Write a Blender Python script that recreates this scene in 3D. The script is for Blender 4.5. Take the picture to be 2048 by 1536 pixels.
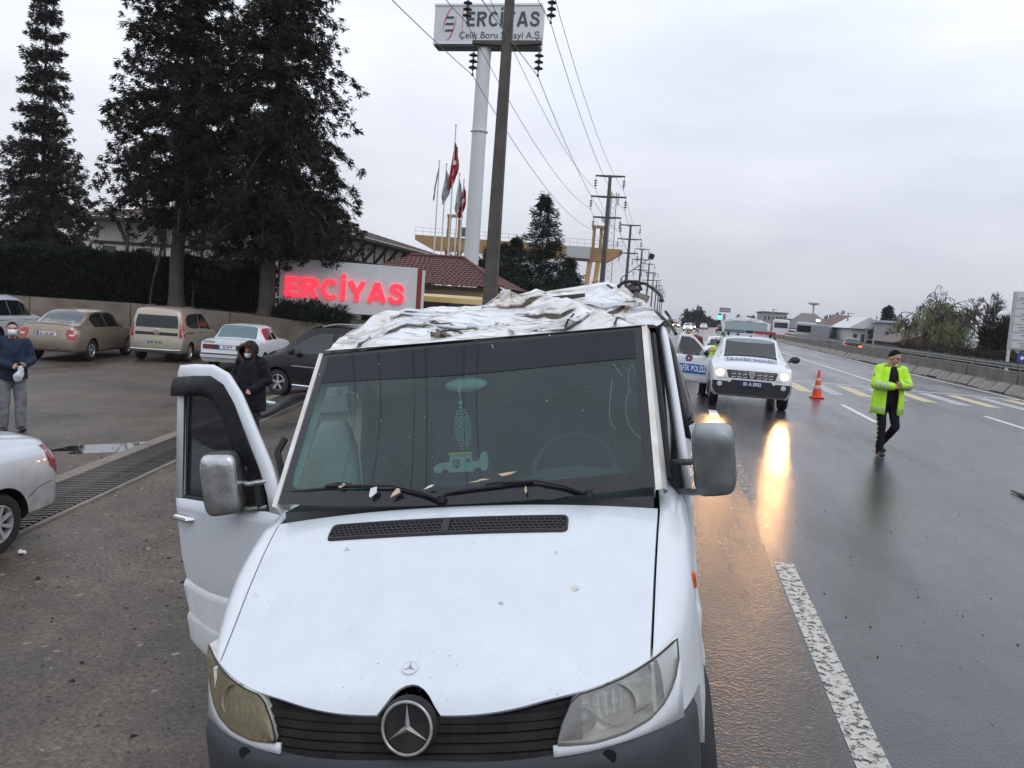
import bpy, bmesh, math, random
import numpy as np
from mathutils import Vector, Matrix, Euler
random.seed(7)
for o in list(bpy.data.objects): bpy.data.objects.remove(o)
sc = bpy.context.scene
col = sc.collection
R = math.radians
# ------------------------------------------------------------------ camera
CAMH = 2.15
AX = Matrix(((0.9775, -0.0868, 0.1921), (0.1990, 0.0800, -0.9767), (0.0694, 0.9930, 0.0955)))
cd = bpy.data.cameras.new('camera'); cam = bpy.data.objects.new('camera', cd); col.objects.link(cam)
cd.sensor_width = 36; cd.lens = 28.125; cd.clip_start = .05; cd.clip_end = 6000
_q = AX.to_quaternion(); cam.matrix_world = Matrix.Translation((0, 0, CAMH)) @ _q.to_matrix().to_4x4()
sc.camera = cam
_A = _q.to_matrix()
def at(px, py, Y):
    """point on the sight line of a photo position, Y metres down the road"""
    d = _A @ Vector(((px-1024)/1600., -(py-768)/1600., -1)); return Vector((0, 0, CAMH)) + d*(Y/d.y)
def on(px, py, z=0.0):
    d = _A @ Vector(((px-1024)/1600., -(py-768)/1600., -1)); return Vector((0, 0, CAMH)) + d*((z-CAMH)/d.z)
# ------------------------------------------------------------------ world, sun, exposure
w = bpy.data.worlds.new('World'); sc.world = w; w.use_nodes = True
nt = w.node_tree; nt.nodes.clear(); N = nt.nodes.new; LK = nt.links.new
out = N('ShaderNodeOutputWorld'); bg = N('ShaderNodeBackground'); bg.inputs[1].default_value = 1.24
sky = N('ShaderNodeTexSky'); sky.sky_type = 'NISHITA'; sky.sun_disc = False
sky.sun_elevation = R(38); sky.sun_rotation = R(-40); sky.dust_density = 4
ssc = N('ShaderNodeVectorMath'); ssc.operation = 'SCALE'; ssc.inputs['Scale'].default_value = .06; LK(sky.outputs[0], ssc.inputs[0])
tc = N('ShaderNodeTexCoord'); sep = N('ShaderNodeSeparateXYZ'); LK(tc.outputs['Generated'], sep.inputs[0])
mp = N('ShaderNodeMapping'); mp.inputs['Scale'].default_value = (1.3, 1.3, 4.5); LK(tc.outputs['Generated'], mp.inputs[0])
nz = N('ShaderNodeTexNoise'); nz.inputs['Scale'].default_value = 2.1; nz.inputs['Detail'].default_value = 5; nz.inputs['Roughness'].default_value = .5
LK(mp.outputs[0], nz.inputs['Vector'])
ra = N('ShaderNodeValToRGB'); ra.color_ramp.elements[0].position = 0.0; ra.color_ramp.elements[0].color = (.53, .555, .615, 1)
ra.color_ramp.elements[1].position = .45; ra.color_ramp.elements[1].color = (.90, .955, 1.06, 1)
e = ra.color_ramp.elements.new(.16); e.color = (.675, .71, .79, 1)
LK(sep.outputs[2], ra.inputs[0])
cl = N('ShaderNodeValToRGB'); cl.color_ramp.elements[0].position = .30; cl.color_ramp.elements[0].color = (.85, .86, .885, 1)
cl.color_ramp.elements[1].position = .70; cl.color_ramp.elements[1].color = (1.09, 1.085, 1.075, 1)
LK(nz.outputs[0], cl.inputs[0])
mul = N('ShaderNodeMix'); mul.data_type = 'RGBA'; mul.blend_type = 'MULTIPLY'; mul.inputs[0].default_value = 1
LK(ra.outputs[0], mul.inputs[6]); LK(cl.outputs[0], mul.inputs[7])
mx = N('ShaderNodeMix'); mx.data_type = 'RGBA'; mx.inputs[0].default_value = .93
LK(ssc.outputs[0], mx.inputs[6]); LK(mul.outputs[2], mx.inputs[7])
LK(mx.outputs[2], bg.inputs[0]); LK(bg.outputs[0], out.inputs[0])
sl = bpy.data.lights.new('sun', 'SUN'); sl.energy = .6; sl.angle = R(25); sl.color = (1, .97, .93)
so = bpy.data.objects.new('sun', sl); col.objects.link(so); so.rotation_euler = (R(42), 0, R(35)); so.location = (0, 0, 60)
vs = sc.view_settings; vs.view_transform = 'Standard'; vs.look = 'None'; vs.exposure = 0.0; vs.gamma = 1; vs.use_curve_mapping = False
sc.cycles.max_bounces = 7; sc.cycles.transparent_max_bounces = 12; sc.cycles.caustics_reflective = False; sc.cycles.caustics_refractive = False
sc.cycles.sample_clamp_indirect = 6; sc.cycles.volume_bounces = 0
sc.cycles.use_denoising = True
# ------------------------------------------------------------------ materials
MT = {}
def mat(name, c, rough=.5, metal=0., coat=0., var=0., vs_=4., bump=0., bs=60., c2=None, emit=None, es=1., spec=.5, dirt_or_sheen=None, sheen=0.):
    if name in MT: return MT[name]
    m = bpy.data.materials.new(name); m.use_nodes = True; t = m.node_tree; b = t.nodes['Principled BSDF']
    b.inputs['Base Color'].default_value = (*c, 1); b.inputs['Roughness'].default_value = rough; b.inputs['Metallic'].default_value = metal
    b.inputs['Coat Weight'].default_value = coat; b.inputs['Coat Roughness'].default_value = .06; b.inputs['Specular IOR Level'].default_value = spec
    co = t.nodes.new('ShaderNodeTexCoord')
    last = None
    if var or c2:
        n = t.nodes.new('ShaderNodeTexNoise'); n.inputs['Scale'].default_value = vs_; n.inputs['Detail'].default_value = 6; n.inputs['Roughness'].default_value = .62
        t.links.new(co.outputs['Object'], n.inputs['Vector'])
        r = t.nodes.new('ShaderNodeValToRGB'); d = c2 if c2 else tuple(x*(1-var) for x in c)
        u = c if c2 else tuple(min(1, x*(1+var*.6)) for x in c)
        r.color_ramp.elements[0].color = (*d, 1); r.color_ramp.elements[0].position = .33; r.color_ramp.elements[1].color = (*u, 1); r.color_ramp.elements[1].position = .67
        t.links.new(n.outputs[0], r.inputs[0]); t.links.new(r.outputs[0], b.inputs['Base Color']); last = r.outputs[0]
        rr = t.nodes.new('ShaderNodeMapRange'); rr.inputs['To Min'].default_value = max(0, rough*.75); rr.inputs['To Max'].default_value = min(1, rough*1.3)
        t.links.new(n.outputs[0], rr.inputs[0]); t.links.new(rr.outputs[0], b.inputs['Roughness'])
    if dirt_or_sheen:   # tint by height, road grime on lower panels, also a painted mirror highlight: (z full, z none, colour)
        z0, z1, dc = dirt_or_sheen
        s = t.nodes.new('ShaderNodeSeparateXYZ'); t.links.new(co.outputs['Object'], s.inputs[0])
        mr = t.nodes.new('ShaderNodeMapRange'); mr.inputs['From Min'].default_value = z1; mr.inputs['From Max'].default_value = z0; t.links.new(s.outputs[2], mr.inputs[0])
        n2 = t.nodes.new('ShaderNodeTexNoise'); n2.inputs['Scale'].default_value = 7; n2.inputs['Detail'].default_value = 7; t.links.new(co.outputs['Object'], n2.inputs['Vector'])
        mu = t.nodes.new('ShaderNodeMath'); mu.operation = 'MULTIPLY'; t.links.new(mr.outputs[0], mu.inputs[0])
        mr2 = t.nodes.new('ShaderNodeMapRange'); mr2.inputs['From Min'].default_value = .35; mr2.inputs['From Max'].default_value = .65; mr2.inputs['To Min'].default_value = .35; t.links.new(n2.outputs[0], mr2.inputs[0])
        t.links.new(mr2.outputs[0], mu.inputs[1])
        mi = t.nodes.new('ShaderNodeMix'); mi.data_type = 'RGBA'; t.links.new(mu.outputs[0], mi.inputs[0])
        if last: t.links.new(last, mi.inputs[6])
        else: mi.inputs[6].default_value = (*c, 1)
        mi.inputs[7].default_value = (*dc, 1); t.links.new(mi.outputs[2], b.inputs['Base Color'])
        rm = t.nodes.new('ShaderNodeMapRange'); rm.inputs['To Min'].default_value = rough; rm.inputs['To Max'].default_value = .8; t.links.new(mu.outputs[0], rm.inputs[0]); t.links.new(rm.outputs[0], b.inputs['Roughness'])
        rc = t.nodes.new('ShaderNodeMapRange'); rc.inputs['To Min'].default_value = coat; rc.inputs['To Max'].default_value = 0; t.links.new(mu.outputs[0], rc.inputs[0]); t.links.new(rc.outputs[0], b.inputs['Coat Weight'])
    if bump:
        n = t.nodes.new('ShaderNodeTexNoise'); n.inputs['Scale'].default_value = bs; n.inputs['Detail'].default_value = 4
        t.links.new(co.outputs['Object'], n.inputs['Vector']); bp = t.nodes.new('ShaderNodeBump'); bp.inputs['Strength'].default_value = bump; bp.inputs['Distance'].default_value = .02
        t.links.new(n.outputs[0], bp.inputs['Height']); t.links.new(bp.outputs[0], b.inputs['Normal'])
    if emit:
        b.inputs['Emission Color'].default_value = (*emit, 1); b.inputs['Emission Strength'].default_value = es
    MT[name] = m; return m
def glass(name, tint, film=.12, filmc=(.2, .28, .28), rough=.03, grain=0.):
    if name in MT: return MT[name]
    m = bpy.data.materials.new(name); m.use_nodes = True; t = m.node_tree; t.nodes.clear(); n = t.nodes.new; L = t.links.new
    o = n('ShaderNodeOutputMaterial'); tr = n('ShaderNodeBsdfTransparent'); tr.inputs[0].default_value = (*tint, 1)
    gl = n('ShaderNodeBsdfGlossy'); gl.inputs['Roughness'].default_value = rough; gl.inputs[0].default_value = (1, 1, 1, 1)
    lw = n('ShaderNodeLayerWeight'); pw = n('ShaderNodeMath'); pw.operation = 'POWER'; L(lw.outputs['Facing'], pw.inputs[0]); pw.inputs[1].default_value = 5; fr = n('ShaderNodeMath'); fr.operation = 'MULTIPLY_ADD'; L(pw.outputs[0], fr.inputs[0]); fr.inputs[1].default_value = .95; fr.inputs[2].default_value = .045
    m1 = n('ShaderNodeMixShader'); L(fr.outputs[0], m1.inputs[0]); L(tr.outputs[0], m1.inputs[1]); L(gl.outputs[0], m1.inputs[2])
    df = n('ShaderNodeBsdfDiffuse'); df.inputs[0].default_value = (*filmc, 1)
    m2 = n('ShaderNodeMixShader'); m2.inputs[0].default_value = film; L(m1.outputs[0], m2.inputs[1]); L(df.outputs[0], m2.inputs[2])
    if grain:   # drizzle droplets and road film
        co = n('ShaderNodeTexCoord'); mpn = n('ShaderNodeMapping'); mpn.inputs['Rotation'].default_value = (0, 0, .5); mpn.inputs['Scale'].default_value = (1, .35, .35); L(co.outputs['Object'], mpn.inputs[0])
        vn = n('ShaderNodeTexNoise'); vn.inputs['Scale'].default_value = 150; vn.inputs['Detail'].default_value = 3; L(mpn.outputs[0], vn.inputs['Vector'])
        v2 = n('ShaderNodeTexNoise'); v2.inputs['Scale'].default_value = 3; v2.inputs['Detail'].default_value = 5; L(co.outputs['Object'], v2.inputs['Vector'])
        mr = n('ShaderNodeMapRange'); mr.inputs['From Min'].default_value = .4; mr.inputs['From Max'].default_value = .75; mr.inputs['To Min'].default_value = film*.75; mr.inputs['To Max'].default_value = film+grain; L(vn.outputs[0], mr.inputs[0])
        ml = n('ShaderNodeMath'); ml.operation = 'MULTIPLY_ADD'; L(v2.outputs[0], ml.inputs[0]); ml.inputs[1].default_value = film*.6; ml.inputs[2].default_value = -film*.3
        ad = n('ShaderNodeMath'); ad.operation = 'ADD'; L(mr.outputs[0], ad.inputs[0]); L(ml.outputs[0], ad.inputs[1]); L(ad.outputs[0], m2.inputs[0])
    L(m2.outputs[0], o.inputs[0]); MT[name] = m; return m
GRIME = (.11, .095, .08)
M_WHITE = mat('white_paint', (.78, .80, .83), .28, coat=.5, var=.03, vs_=2)
M_BLACK = mat('black_plastic', (.018, .018, .02), .5, var=.3, vs_=8)
M_TRIM = mat('grey_bumper_plastic', (.046, .050, .056), .6, spec=.3, var=.18, vs_=6, bump=.05, bs=200)
M_RUB = mat('rubber', (.015, .015, .016), .65, var=.2)
M_CHR = mat('chrome', (.75, .76, .78), .12, metal=1)
M_STEEL = mat('brushed_metal', (.45, .46, .48), .35, metal=1, var=.15)
M_DGLASS = mat('dark_glass', (.012, .014, .017), .06, spec=.6)
M_LGLASS = mat('greenish_glass', (.10, .16, .17), .06, spec=.6)
M_RED = mat('red_lens', (.32, .012, .015), .15, coat=.6)
M_REDON = mat('lit_red_lens', (.5, .02, .02), .2, emit=(1, .06, .04), es=6)
M_AMBER = mat('amber_lens', (.55, .12, .03), .2, coat=.5)
M_CLEAR = mat('clear_lens', (.55, .56, .56), .12, coat=.6, spec=.6)
M_HEAD = mat('lit_headlight', (1, .8, .5), .3, emit=(1, .54, .18), es=17)
M_PLATE = mat('plate_white', (.78, .79, .8), .4); M_PBLUE = mat('plate_blue', (.02, .09, .5), .4); M_INK = mat('black_ink', (.015, .015, .018), .5)
M_NAVYP = mat('plate_navy', (.012, .018, .12), .35); M_SILV = mat('alloy', (.55, .56, .57), .3, metal=.85, var=.1)
M_SKIN = mat('skin', (.50, .29, .21), .55, var=.1, vs_=12); M_HAIR = mat('dark_hair', (.010, .008, .007), .7, spec=.12, bump=.4, bs=120)
M_MASK = mat('mask_cloth', (.72, .75, .78), .8)
# ------------------------------------------------------------------ mesh helpers
class MB:
    def __init__(s): s.v = []; s.f = []; s.m = []
    def add(s, vs_, fs, mi=0):
        k = len(s.v); s.v += [tuple(p) for p in vs_]; s.f += [tuple(i+k for i in f) for f in fs]; s.m += [mi]*len(fs); return s
    def box(s, c, sz, M=None, mi=0):
        x, y, z = (a/2 for a in sz); P = [Vector((i*x, j*y, k*z)) for i in (-1, 1) for j in (-1, 1) for k in (-1, 1)]
        if M is not None: P = [M @ p for p in P]
        P = [p+Vector(c) for p in P]
        return s.add(P, [(0, 1, 3, 2), (4, 6, 7, 5), (0, 4, 5, 1), (2, 3, 7, 6), (0, 2, 6, 4), (1, 5, 7, 3)], mi)
    def beam(s, a, b, wd, ht, mi=0, up=(0, 0, 1)):
        a = Vector(a); b = Vector(b); d = (b-a); L = d.length; d.normalize(); x = d.cross(Vector(up)); x = x.normalized() if x.length > 1e-5 else Vector((1, 0, 0)); z = x.cross(d)
        Mx = Matrix((x, d, z)).transposed(); return s.box((a+b)/2, (wd, L, ht), Mx, mi)
    def tube(s, pts, r, n=8, mi=0, cap=True):
        pts = [Vector(p) for p in pts]; rs = r if isinstance(r, (list, tuple)) else [r]*len(pts); V = []; F = []
        u = None
        for i, p in enumerate(pts):
            d = (pts[min(i+1, len(pts)-1)]-pts[max(i-1, 0)]).normalized()
            if u is None:
                u = d.orthogonal().normalized()
            u = (u-d*u.dot(d)); u = u.normalized() if u.length > 1e-6 else d.orthogonal().normalized(); w_ = d.cross(u)
            for k in range(n):
                a = 2*math.pi*k/n; V.append(p+(u*math.cos(a)+w_*math.sin(a))*rs[i])
        for i in range(len(pts)-1):
            for k in range(n): F.append((i*n+k, i*n+(k+1) % n, (i+1)*n+(k+1) % n, (i+1)*n+k))
        if cap: F.append(tuple(range(n-1, -1, -1))); F.append(tuple((len(pts)-1)*n+k for k in range(n)))
        return s.add(V, F, mi)
    def grid(s, rows, mi=0, flip=False):
        n = len(rows[0]); V = [p for r in rows for p in r]; F = []
        for i in range(len(rows)-1):
            for k in range(n-1):
                q = (i*n+k, i*n+k+1, (i+1)*n+k+1, (i+1)*n+k); F.append(q[::-1] if flip else q)
        return s.add(V, F, mi)
    def loft(s, rings, cap=True, mi=0):
        n = len(rings[0]); V = [p for r in rings for p in r]; F = []
        for i in range(len(rings)-1):
            for k in range(n): F.append((i*n+k, i*n+(k+1) % n, (i+1)*n+(k+1) % n, (i+1)*n+k))
        if cap: F.append(tuple(range(n-1, -1, -1))); F.append(tuple((len(rings)-1)*n+k for k in range(n)))
        return s.add(V, F, mi)
    def lathe(s, prof, n=24, c=(0, 0, 0), ax='z', mi=0):
        V = []; F = []; c = Vector(c)
        for (r, h) in prof:
            for k in range(n):
                a = 2*math.pi*k/n; p = (r*math.cos(a), r*math.sin(a), h)
                if ax == 'x': p = (h, p[0], p[1])
                if ax == 'y': p = (p[0], h, p[1])
                V.append(c+Vector(p))
        for i in range(len(prof)-1):
            for k in range(n): F.append((i*n+k, i*n+(k+1) % n, (i+1)*n+(k+1) % n, (i+1)*n+k))
        return s.add(V, F, mi)
    def prism(s, poly, fn, t0, t1, mi=0):
        n = len(poly); V = [fn(a, b, t0) for a, b in poly]+[fn(a, b, t1) for a, b in poly]
        F = [tuple(range(n)), tuple(range(2*n-1, n-1, -1))]+[(k, k+n, (k+1) % n+n, (k+1) % n) for k in range(n)]
        return s.add(V, F, mi)
    def ball(s, c, r, n=12, mi=0, M=None):
        r = (r, r, r) if not isinstance(r, (tuple, list)) else r; V = []; F = []; m = n//2; c = Vector(c)
        for i in range(m+1):
            t = math.pi*i/m
            for k in range(n):
                a = 2*math.pi*k/n; p = Vector((r[0]*math.sin(t)*math.cos(a), r[1]*math.sin(t)*math.sin(a), r[2]*math.cos(t)))
                V.append(c+(M @ p if M is not None else p))
        for i in range(m):
            for k in range(n): F.append((i*n+k, (i+1)*n+k, (i+1)*n+(k+1) % n, i*n+(k+1) % n))
        return s.add(V, F, mi)
    def mesh(s, name, bevel=0, weld=True, recalc=True):
        me = bpy.data.meshes.new(name); me.from_pydata(s.v, [], s.f); me.polygons.foreach_set('material_index', s.m)
        bm = bmesh.new(); bm.from_mesh(me)
        if weld: bmesh.ops.remove_doubles(bm, verts=bm.verts, dist=1e-5)
        if recalc: bmesh.ops.recalc_face_normals(bm, faces=bm.faces)
        if bevel:
            ed = [e_ for e_ in bm.edges if len(e_.link_faces) == 2 and e_.calc_face_angle(0) > .6]
            bmesh.ops.bevel(bm, geom=ed, offset=bevel, segments=2, affect='EDGES', clamp_overlap=True)
        bm.to_mesh(me); bm.free(); return me
    def build(s, name, mats, parent=None, bevel=0, smooth=35, weld=True, loc=None, rot=None):
        me = s.mesh(name, bevel, weld); return mkobj(name, me, mats, parent, smooth, loc, rot)
def mkobj(name, me, mats, parent=None, smooth=35, loc=None, rot=None):
    if mats is not None:
        for m in (mats if isinstance(mats, (list, tuple)) else [mats]): me.materials.append(m)
    if smooth:
        me.polygons.foreach_set('use_smooth', [True]*len(me.polygons)); me.set_sharp_from_angle(angle=R(smooth))
    o = bpy.data.objects.new(name, me); col.objects.link(o)
    if parent: o.parent = parent
    if loc is not None: o.location = loc
    if rot is not None: o.rotation_euler = rot
    return o
def npmesh(name, V, F, mats, parent=None, smooth=False):
    """V (n,3) float array, F (m,3|4) int array"""
    V = np.asarray(V, np.float32); F = np.asarray(F, np.int32); me = bpy.data.meshes.new(name); k = F.shape[1]
    me.vertices.add(len(V)); me.vertices.foreach_set('co', V.ravel()); me.loops.add(F.size); me.loops.foreach_set('vertex_index', F.ravel())
    me.polygons.add(len(F)); me.polygons.foreach_set('loop_start', np.arange(0, F.size, k, dtype=np.int32)); me.update(calc_edges=True); me.validate()
    for m in (mats if isinstance(mats, (list, tuple)) else [mats]): me.materials.append(m)
    o = bpy.data.objects.new(name, me); col.objects.link(o)
    if parent: o.parent = parent
    return o
def tag(o, label=None, cat=None, group=None, kind=None):
    if label: o['label'] = label
    if cat: o['category'] = cat
    if group: o['group'] = group
    if kind: o['kind'] = kind
    return o
def thing(name, label, cat, loc=(0, 0, 0), rot=(0, 0, 0), group=None):
    o = bpy.data.objects.new(name, None); col.objects.link(o); o.location = loc; o.rotation_euler = rot; o.empty_display_size = .3
    return tag(o, label, cat, group)
def evalmesh(o):
    dg = bpy.context.evaluated_depsgraph_get(); me = bpy.data.meshes.new_from_object(o.evaluated_get(dg)); return me
_tx = {}
def text(name, body, size, m, parent, Mx, ext=.002, off=0., align='CENTER', sx=1.):
    k = (body, size, ext, off, align, sx)
    if k not in _tx:
        c = bpy.data.curves.new('t', 'FONT'); c.body = body; c.size = size; c.extrude = ext; c.offset = off; c.align_x = align; c.align_y = 'CENTER'; c.resolution_u = 4
        t = bpy.data.objects.new('t', c); col.objects.link(t); me = evalmesh(t); bpy.data.objects.remove(t)
        for v in me.vertices: v.co.x *= sx
        me.materials.clear(); _tx[k] = me
    me = _tx[k].copy(); me.materials.append(m); o = bpy.data.objects.new(name, me); col.objects.link(o); o.parent = parent; o.matrix_local = Mx; return o
def frame(o, x, y, z):
    """local matrix with columns x, y, z at o"""
    m = Matrix((Vector(x), Vector(y), Vector(z))).transposed().to_4x4(); m.translation = Vector(o); return m
def pchip(xs, ys):
    xs = list(xs); ys = list(ys); n = len(xs); h = [xs[i+1]-xs[i] for i in range(n-1)]; d = [(ys[i+1]-ys[i])/h[i] for i in range(n-1)]; m = [0.]*n
    for i in range(1, n-1):
        if d[i-1]*d[i] > 0:
            a = 2*h[i]+h[i-1]; b = h[i]+2*h[i-1]; m[i] = (a+b)/(a/d[i-1]+b/d[i])
    m[0] = d[0]; m[-1] = d[-1]
    def f(x):
        if x <= xs[0]: return ys[0]
        if x >= xs[-1]: return ys[-1]
        i = 0
        while x > xs[i+1]: i += 1
        t = (x-xs[i])/h[i]; t2 = t*t; t3 = t2*t
        return (2*t3-3*t2+1)*ys[i]+(t3-2*t2+t)*h[i]*m[i]+(3*t2-2*t3)*ys[i+1]+(t3-t2)*h[i]*m[i+1]
    return f
def lerp(a, b, t): return a+(b-a)*t
def lin(x, xs, ys): return float(np.interp(x, xs, ys))
def gz(X, Y=0):
    """the shoulder falls from the carriageway to the parking lot"""
    if X >= .45: return 0.
    if X > .15: return -.155*(.45-X)**2/.6
    if X > -2.35: return -.02325+.155*(X-.15)
    if X > -2.65:
        t = (X+2.65)/.3; return -.434+.155*.3*(t*t/2)
    return -.434
LOT = -.434
# ------------------------------------------------------------------ ground, road, markings
def wetmat(name, c, c2, wet, bump, grain, patch=.25, spk=None, crack=0.):
    """asphalt: aggregate grain, worn patches, water film; wet = (roughness in the wet, roughness in the dry)"""
    m = bpy.data.materials.new(name); m.use_nodes = True; t = m.node_tree; b = t.nodes['Principled BSDF']; n = t.nodes.new; L = t.links.new
    co = n('ShaderNodeTexCoord')
    def noise(sc_, det=5, rg=.6, vec=None):
        x = n('ShaderNodeTexNoise'); x.inputs['Scale'].default_value = sc_; x.inputs['Detail'].default_value = det; x.inputs['Roughness'].default_value = rg; L(vec or co.outputs['Object'], x.inputs['Vector']); return x
    def ramp(src, p0, c0, p1, c1):
        r = n('ShaderNodeValToRGB'); r.color_ramp.elements[0].position = p0; r.color_ramp.elements[0].color = c0; r.color_ramp.elements[1].position = p1; r.color_ramp.elements[1].color = c1; L(src, r.inputs[0]); return r
    big = noise(patch, 7, .65); fine = noise(grain, 4, .8); mid = noise(2.2, 8, .8)
    base = ramp(big.outputs[0], .36, (*c, 1), .64, (*c2, 1))
    g = ramp(fine.outputs[0], .32, (.25, .25, .25, 1), .70, (1.75, 1.7, 1.65, 1))
    md = ramp(mid.outputs[0], .35, (.72, .72, .72, 1), .65, (1.2, 1.2, 1.2, 1))
    m1 = n('ShaderNodeMix'); m1.data_type = 'RGBA'; m1.blend_type = 'MULTIPLY'; m1.inputs[0].default_value = 1; L(base.outputs[0], m1.inputs[6]); L(g.outputs[0], m1.inputs[7])
    m2 = n('ShaderNodeMix'); m2.data_type = 'RGBA'; m2.blend_type = 'MULTIPLY'; m2.inputs[0].default_value = 1; L(m1.outputs[2], m2.inputs[6]); L(md.outputs[0], m2.inputs[7]); last = m2.outputs[2]
    vo = n('ShaderNodeTexVoronoi'); vo.inputs['Scale'].default_value = grain*.62; L(co.outputs['Object'], vo.inputs['Vector'])
    if spk:   # pale stones among the dark ones
        wn = ramp(vo.outputs['Color'], spk[0], (0, 0, 0, 1), spk[0]+.05, (1, 1, 1, 1)); m3 = n('ShaderNodeMix'); m3.data_type = 'RGBA'; L(wn.outputs[0], m3.inputs[0]); L(last, m3.inputs[6]); m3.inputs[7].default_value = (*spk[1], 1); last = m3.outputs[2]
    if crack:
        dv = noise(1.3, 4); mix = n('ShaderNodeMix'); mix.data_type = 'VECTOR'; mix.inputs[0].default_value = .35; L(co.outputs['Object'], mix.inputs[4]); L(dv.outputs['Color'], mix.inputs[5])
        v2 = n('ShaderNodeTexVoronoi'); v2.feature = 'DISTANCE_TO_EDGE'; v2.inputs['Scale'].default_value = crack; L(mix.outputs[1], v2.inputs['Vector'])
        cr = ramp(v2.outputs['Distance'], .002, (.45, .45, .45, 1), .012, (1, 1, 1, 1)); m4 = n('ShaderNodeMix'); m4.data_type = 'RGBA'; m4.blend_type = 'MULTIPLY'; m4.inputs[0].default_value = 1; L(last, m4.inputs[6]); L(cr.outputs[0], m4.inputs[7]); last = m4.outputs[2]
    L(last, b.inputs['Base Color'])
    mp_ = n('ShaderNodeMapping'); mp_.inputs['Scale'].default_value = (1, .16, 1); L(co.outputs['Object'], mp_.inputs[0])
    wn = noise(.55, 6, .6, mp_.outputs[0]); rr = n('ShaderNodeMapRange'); rr.inputs['From Min'].default_value = .38; rr.inputs['From Max'].default_value = .66; rr.inputs['To Min'].default_value = wet[0]; rr.inputs['To Max'].default_value = wet[1]; L(wn.outputs[0], rr.inputs[0]); L(rr.outputs[0], b.inputs['Roughness'])
    b.inputs['Specular IOR Level'].default_value = .5
    bp = n('ShaderNodeBump'); bp.inputs['Strength'].default_value = bump; bp.inputs['Distance'].default_value = .008; L(vo.outputs['Distance'], bp.inputs['Height'])
    bp2 = n('ShaderNodeBump'); bp2.inputs['Strength'].default_value = bump*.7; bp2.inputs['Distance'].default_value = .02; L(mid.outputs[0], bp2.inputs['Height']); L(bp.outputs[0], bp2.inputs['Normal']); L(bp2.outputs[0], b.inputs['Normal'])
    MT[name] = m; return m
G_ROAD = wetmat('wet_asphalt', (.040, .041, .045), (.068, .069, .073), (.12, .36), .24, 85, .22)
G_SHLD = wetmat('coarse_shoulder_asphalt', (.050, .047, .045), (.066, .060, .056), (.20, .38), .55, 75, .5, spk=(.90, (.16, .13, .11)))
G_LOT = wetmat('muddy_lot_asphalt', (.122, .096, .075), (.056, .051, .047), (.26, .72), .65, 42, .6, spk=(.90, (.24, .205, .17)))
G_EARTH = mat('earth_and_dead_grass', (.07, .065, .04), .9, c2=(.045, .05, .025), vs_=.4)
def sheet(name, xs, ys, dz, m, kind='structure'):
    b = MB(); b.grid([[(x, y, gz(x)+dz) for x in xs] for y in ys], flip=False); o = b.build(name, m, smooth=60); tag(o, kind=kind); return o
SX = [-2.65, -2.6, -2.5, -2.4, -2.35, -2, -1.5, -1, -.6, -.5, -.2, 0, .15, .2, .25, .3, .35, .4, .45]
sheet('ground', [-1500, -200, -60, -30]+SX+[2, 15, 60, 400, 1500], [-60, -15, 0, 10, 20, 35, 60, 200, 1000, 2500], -.010, G_EARTH)
sheet('parking_lot', [-60, -30, -12, -6]+[x for x in SX if x < -.51], [-15, 0, 5, 10, 20, 34], -.004, G_LOT)
sheet('road_shoulder', [x for x in SX if x > -.65]+[1.05], [-15, 0, 5, 10, 20, 40, 100, 400, 2000], .000, G_SHLD)
sheet('road', [1.05, 3, 6, 10, 14.0], [-15, 0, 5, 10, 20, 40, 100, 400, 2000], .000, G_ROAD)
sheet('opposite_road', [18.5, 22, 27.5], [-15, 40, 100, 400, 2000], .002, G_ROAD)
# painted markings: worn thermoplastic, see-through where it has flaked
def paint(name, c, wear):
    m = bpy.data.materials.new(name); m.use_nodes = True; t = m.node_tree; b = t.nodes['Principled BSDF']; n = t.nodes.new; L = t.links.new
    b.inputs['Base Color'].default_value = (*c, 1); b.inputs['Roughness'].default_value = .45
    co = n('ShaderNodeTexCoord'); x = n('ShaderNodeTexNoise'); x.inputs['Scale'].default_value = 17; x.inputs['Detail'].default_value = 7; x.inputs['Roughness'].default_value = .75; L(co.outputs['Object'], x.inputs['Vector'])
    r = n('ShaderNodeValToRGB'); r.color_ramp.elements[0].position = wear; r.color_ramp.elements[1].position = wear+.07; L(x.outputs[0], r.inputs[0]); L(r.outputs[0], b.inputs['Alpha']); MT[name] = m; return m
P_EDGE = paint('worn_white_line', (.52, .50, .45), .43); P_FAINT = paint('faint_white_line', (.40, .39, .37), .50)
P_LINE = paint('white_line', (.60, .60, .60), .30); P_YEL = paint('yellow_line', (.50, .42, .24), .33); P_WHT = paint('crossing_white', (.42, .42, .42), .40)
def stripe(name, pts, m, label, group=None):
    b = MB(); b.add([(x, y, .004) for x, y in pts], [tuple(range(len(pts)))]); o = b.build(name, m, smooth=0); return tag(o, label, 'road marking', group, 'structure')
def strip(x, y0, y1, wd, m, label, group=None, n=1): return stripe('road_marking', [(x-wd/2, y0), (x+wd/2, y0), (x+wd/2, y1), (x-wd/2, y1)], m, label, group)
strip(1.16, 1.0, 7.5, .175, P_EDGE, 'thick worn white edge line beside the wrecked van')
strip(1.10, 10.2, 12.8, .20, P_FAINT, 'faint remnant of white edge line past the van mirror')
strip(1.08, 18.6, 19.9, .20, P_LINE, 'short white edge dash in front of the police car')
strip(1.08, 23, 60, .18, P_FAINT, 'worn white edge line behind the police car')
for k, y in enumerate([20.4, 44, 56, 68, 80, 92, 104, 116, 128]): strip(4.95, y, y+(4.1 if k == 0 else 4), .15, P_LINE, 'white lane dash on the wet asphalt', 'white lane dashes')
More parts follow.
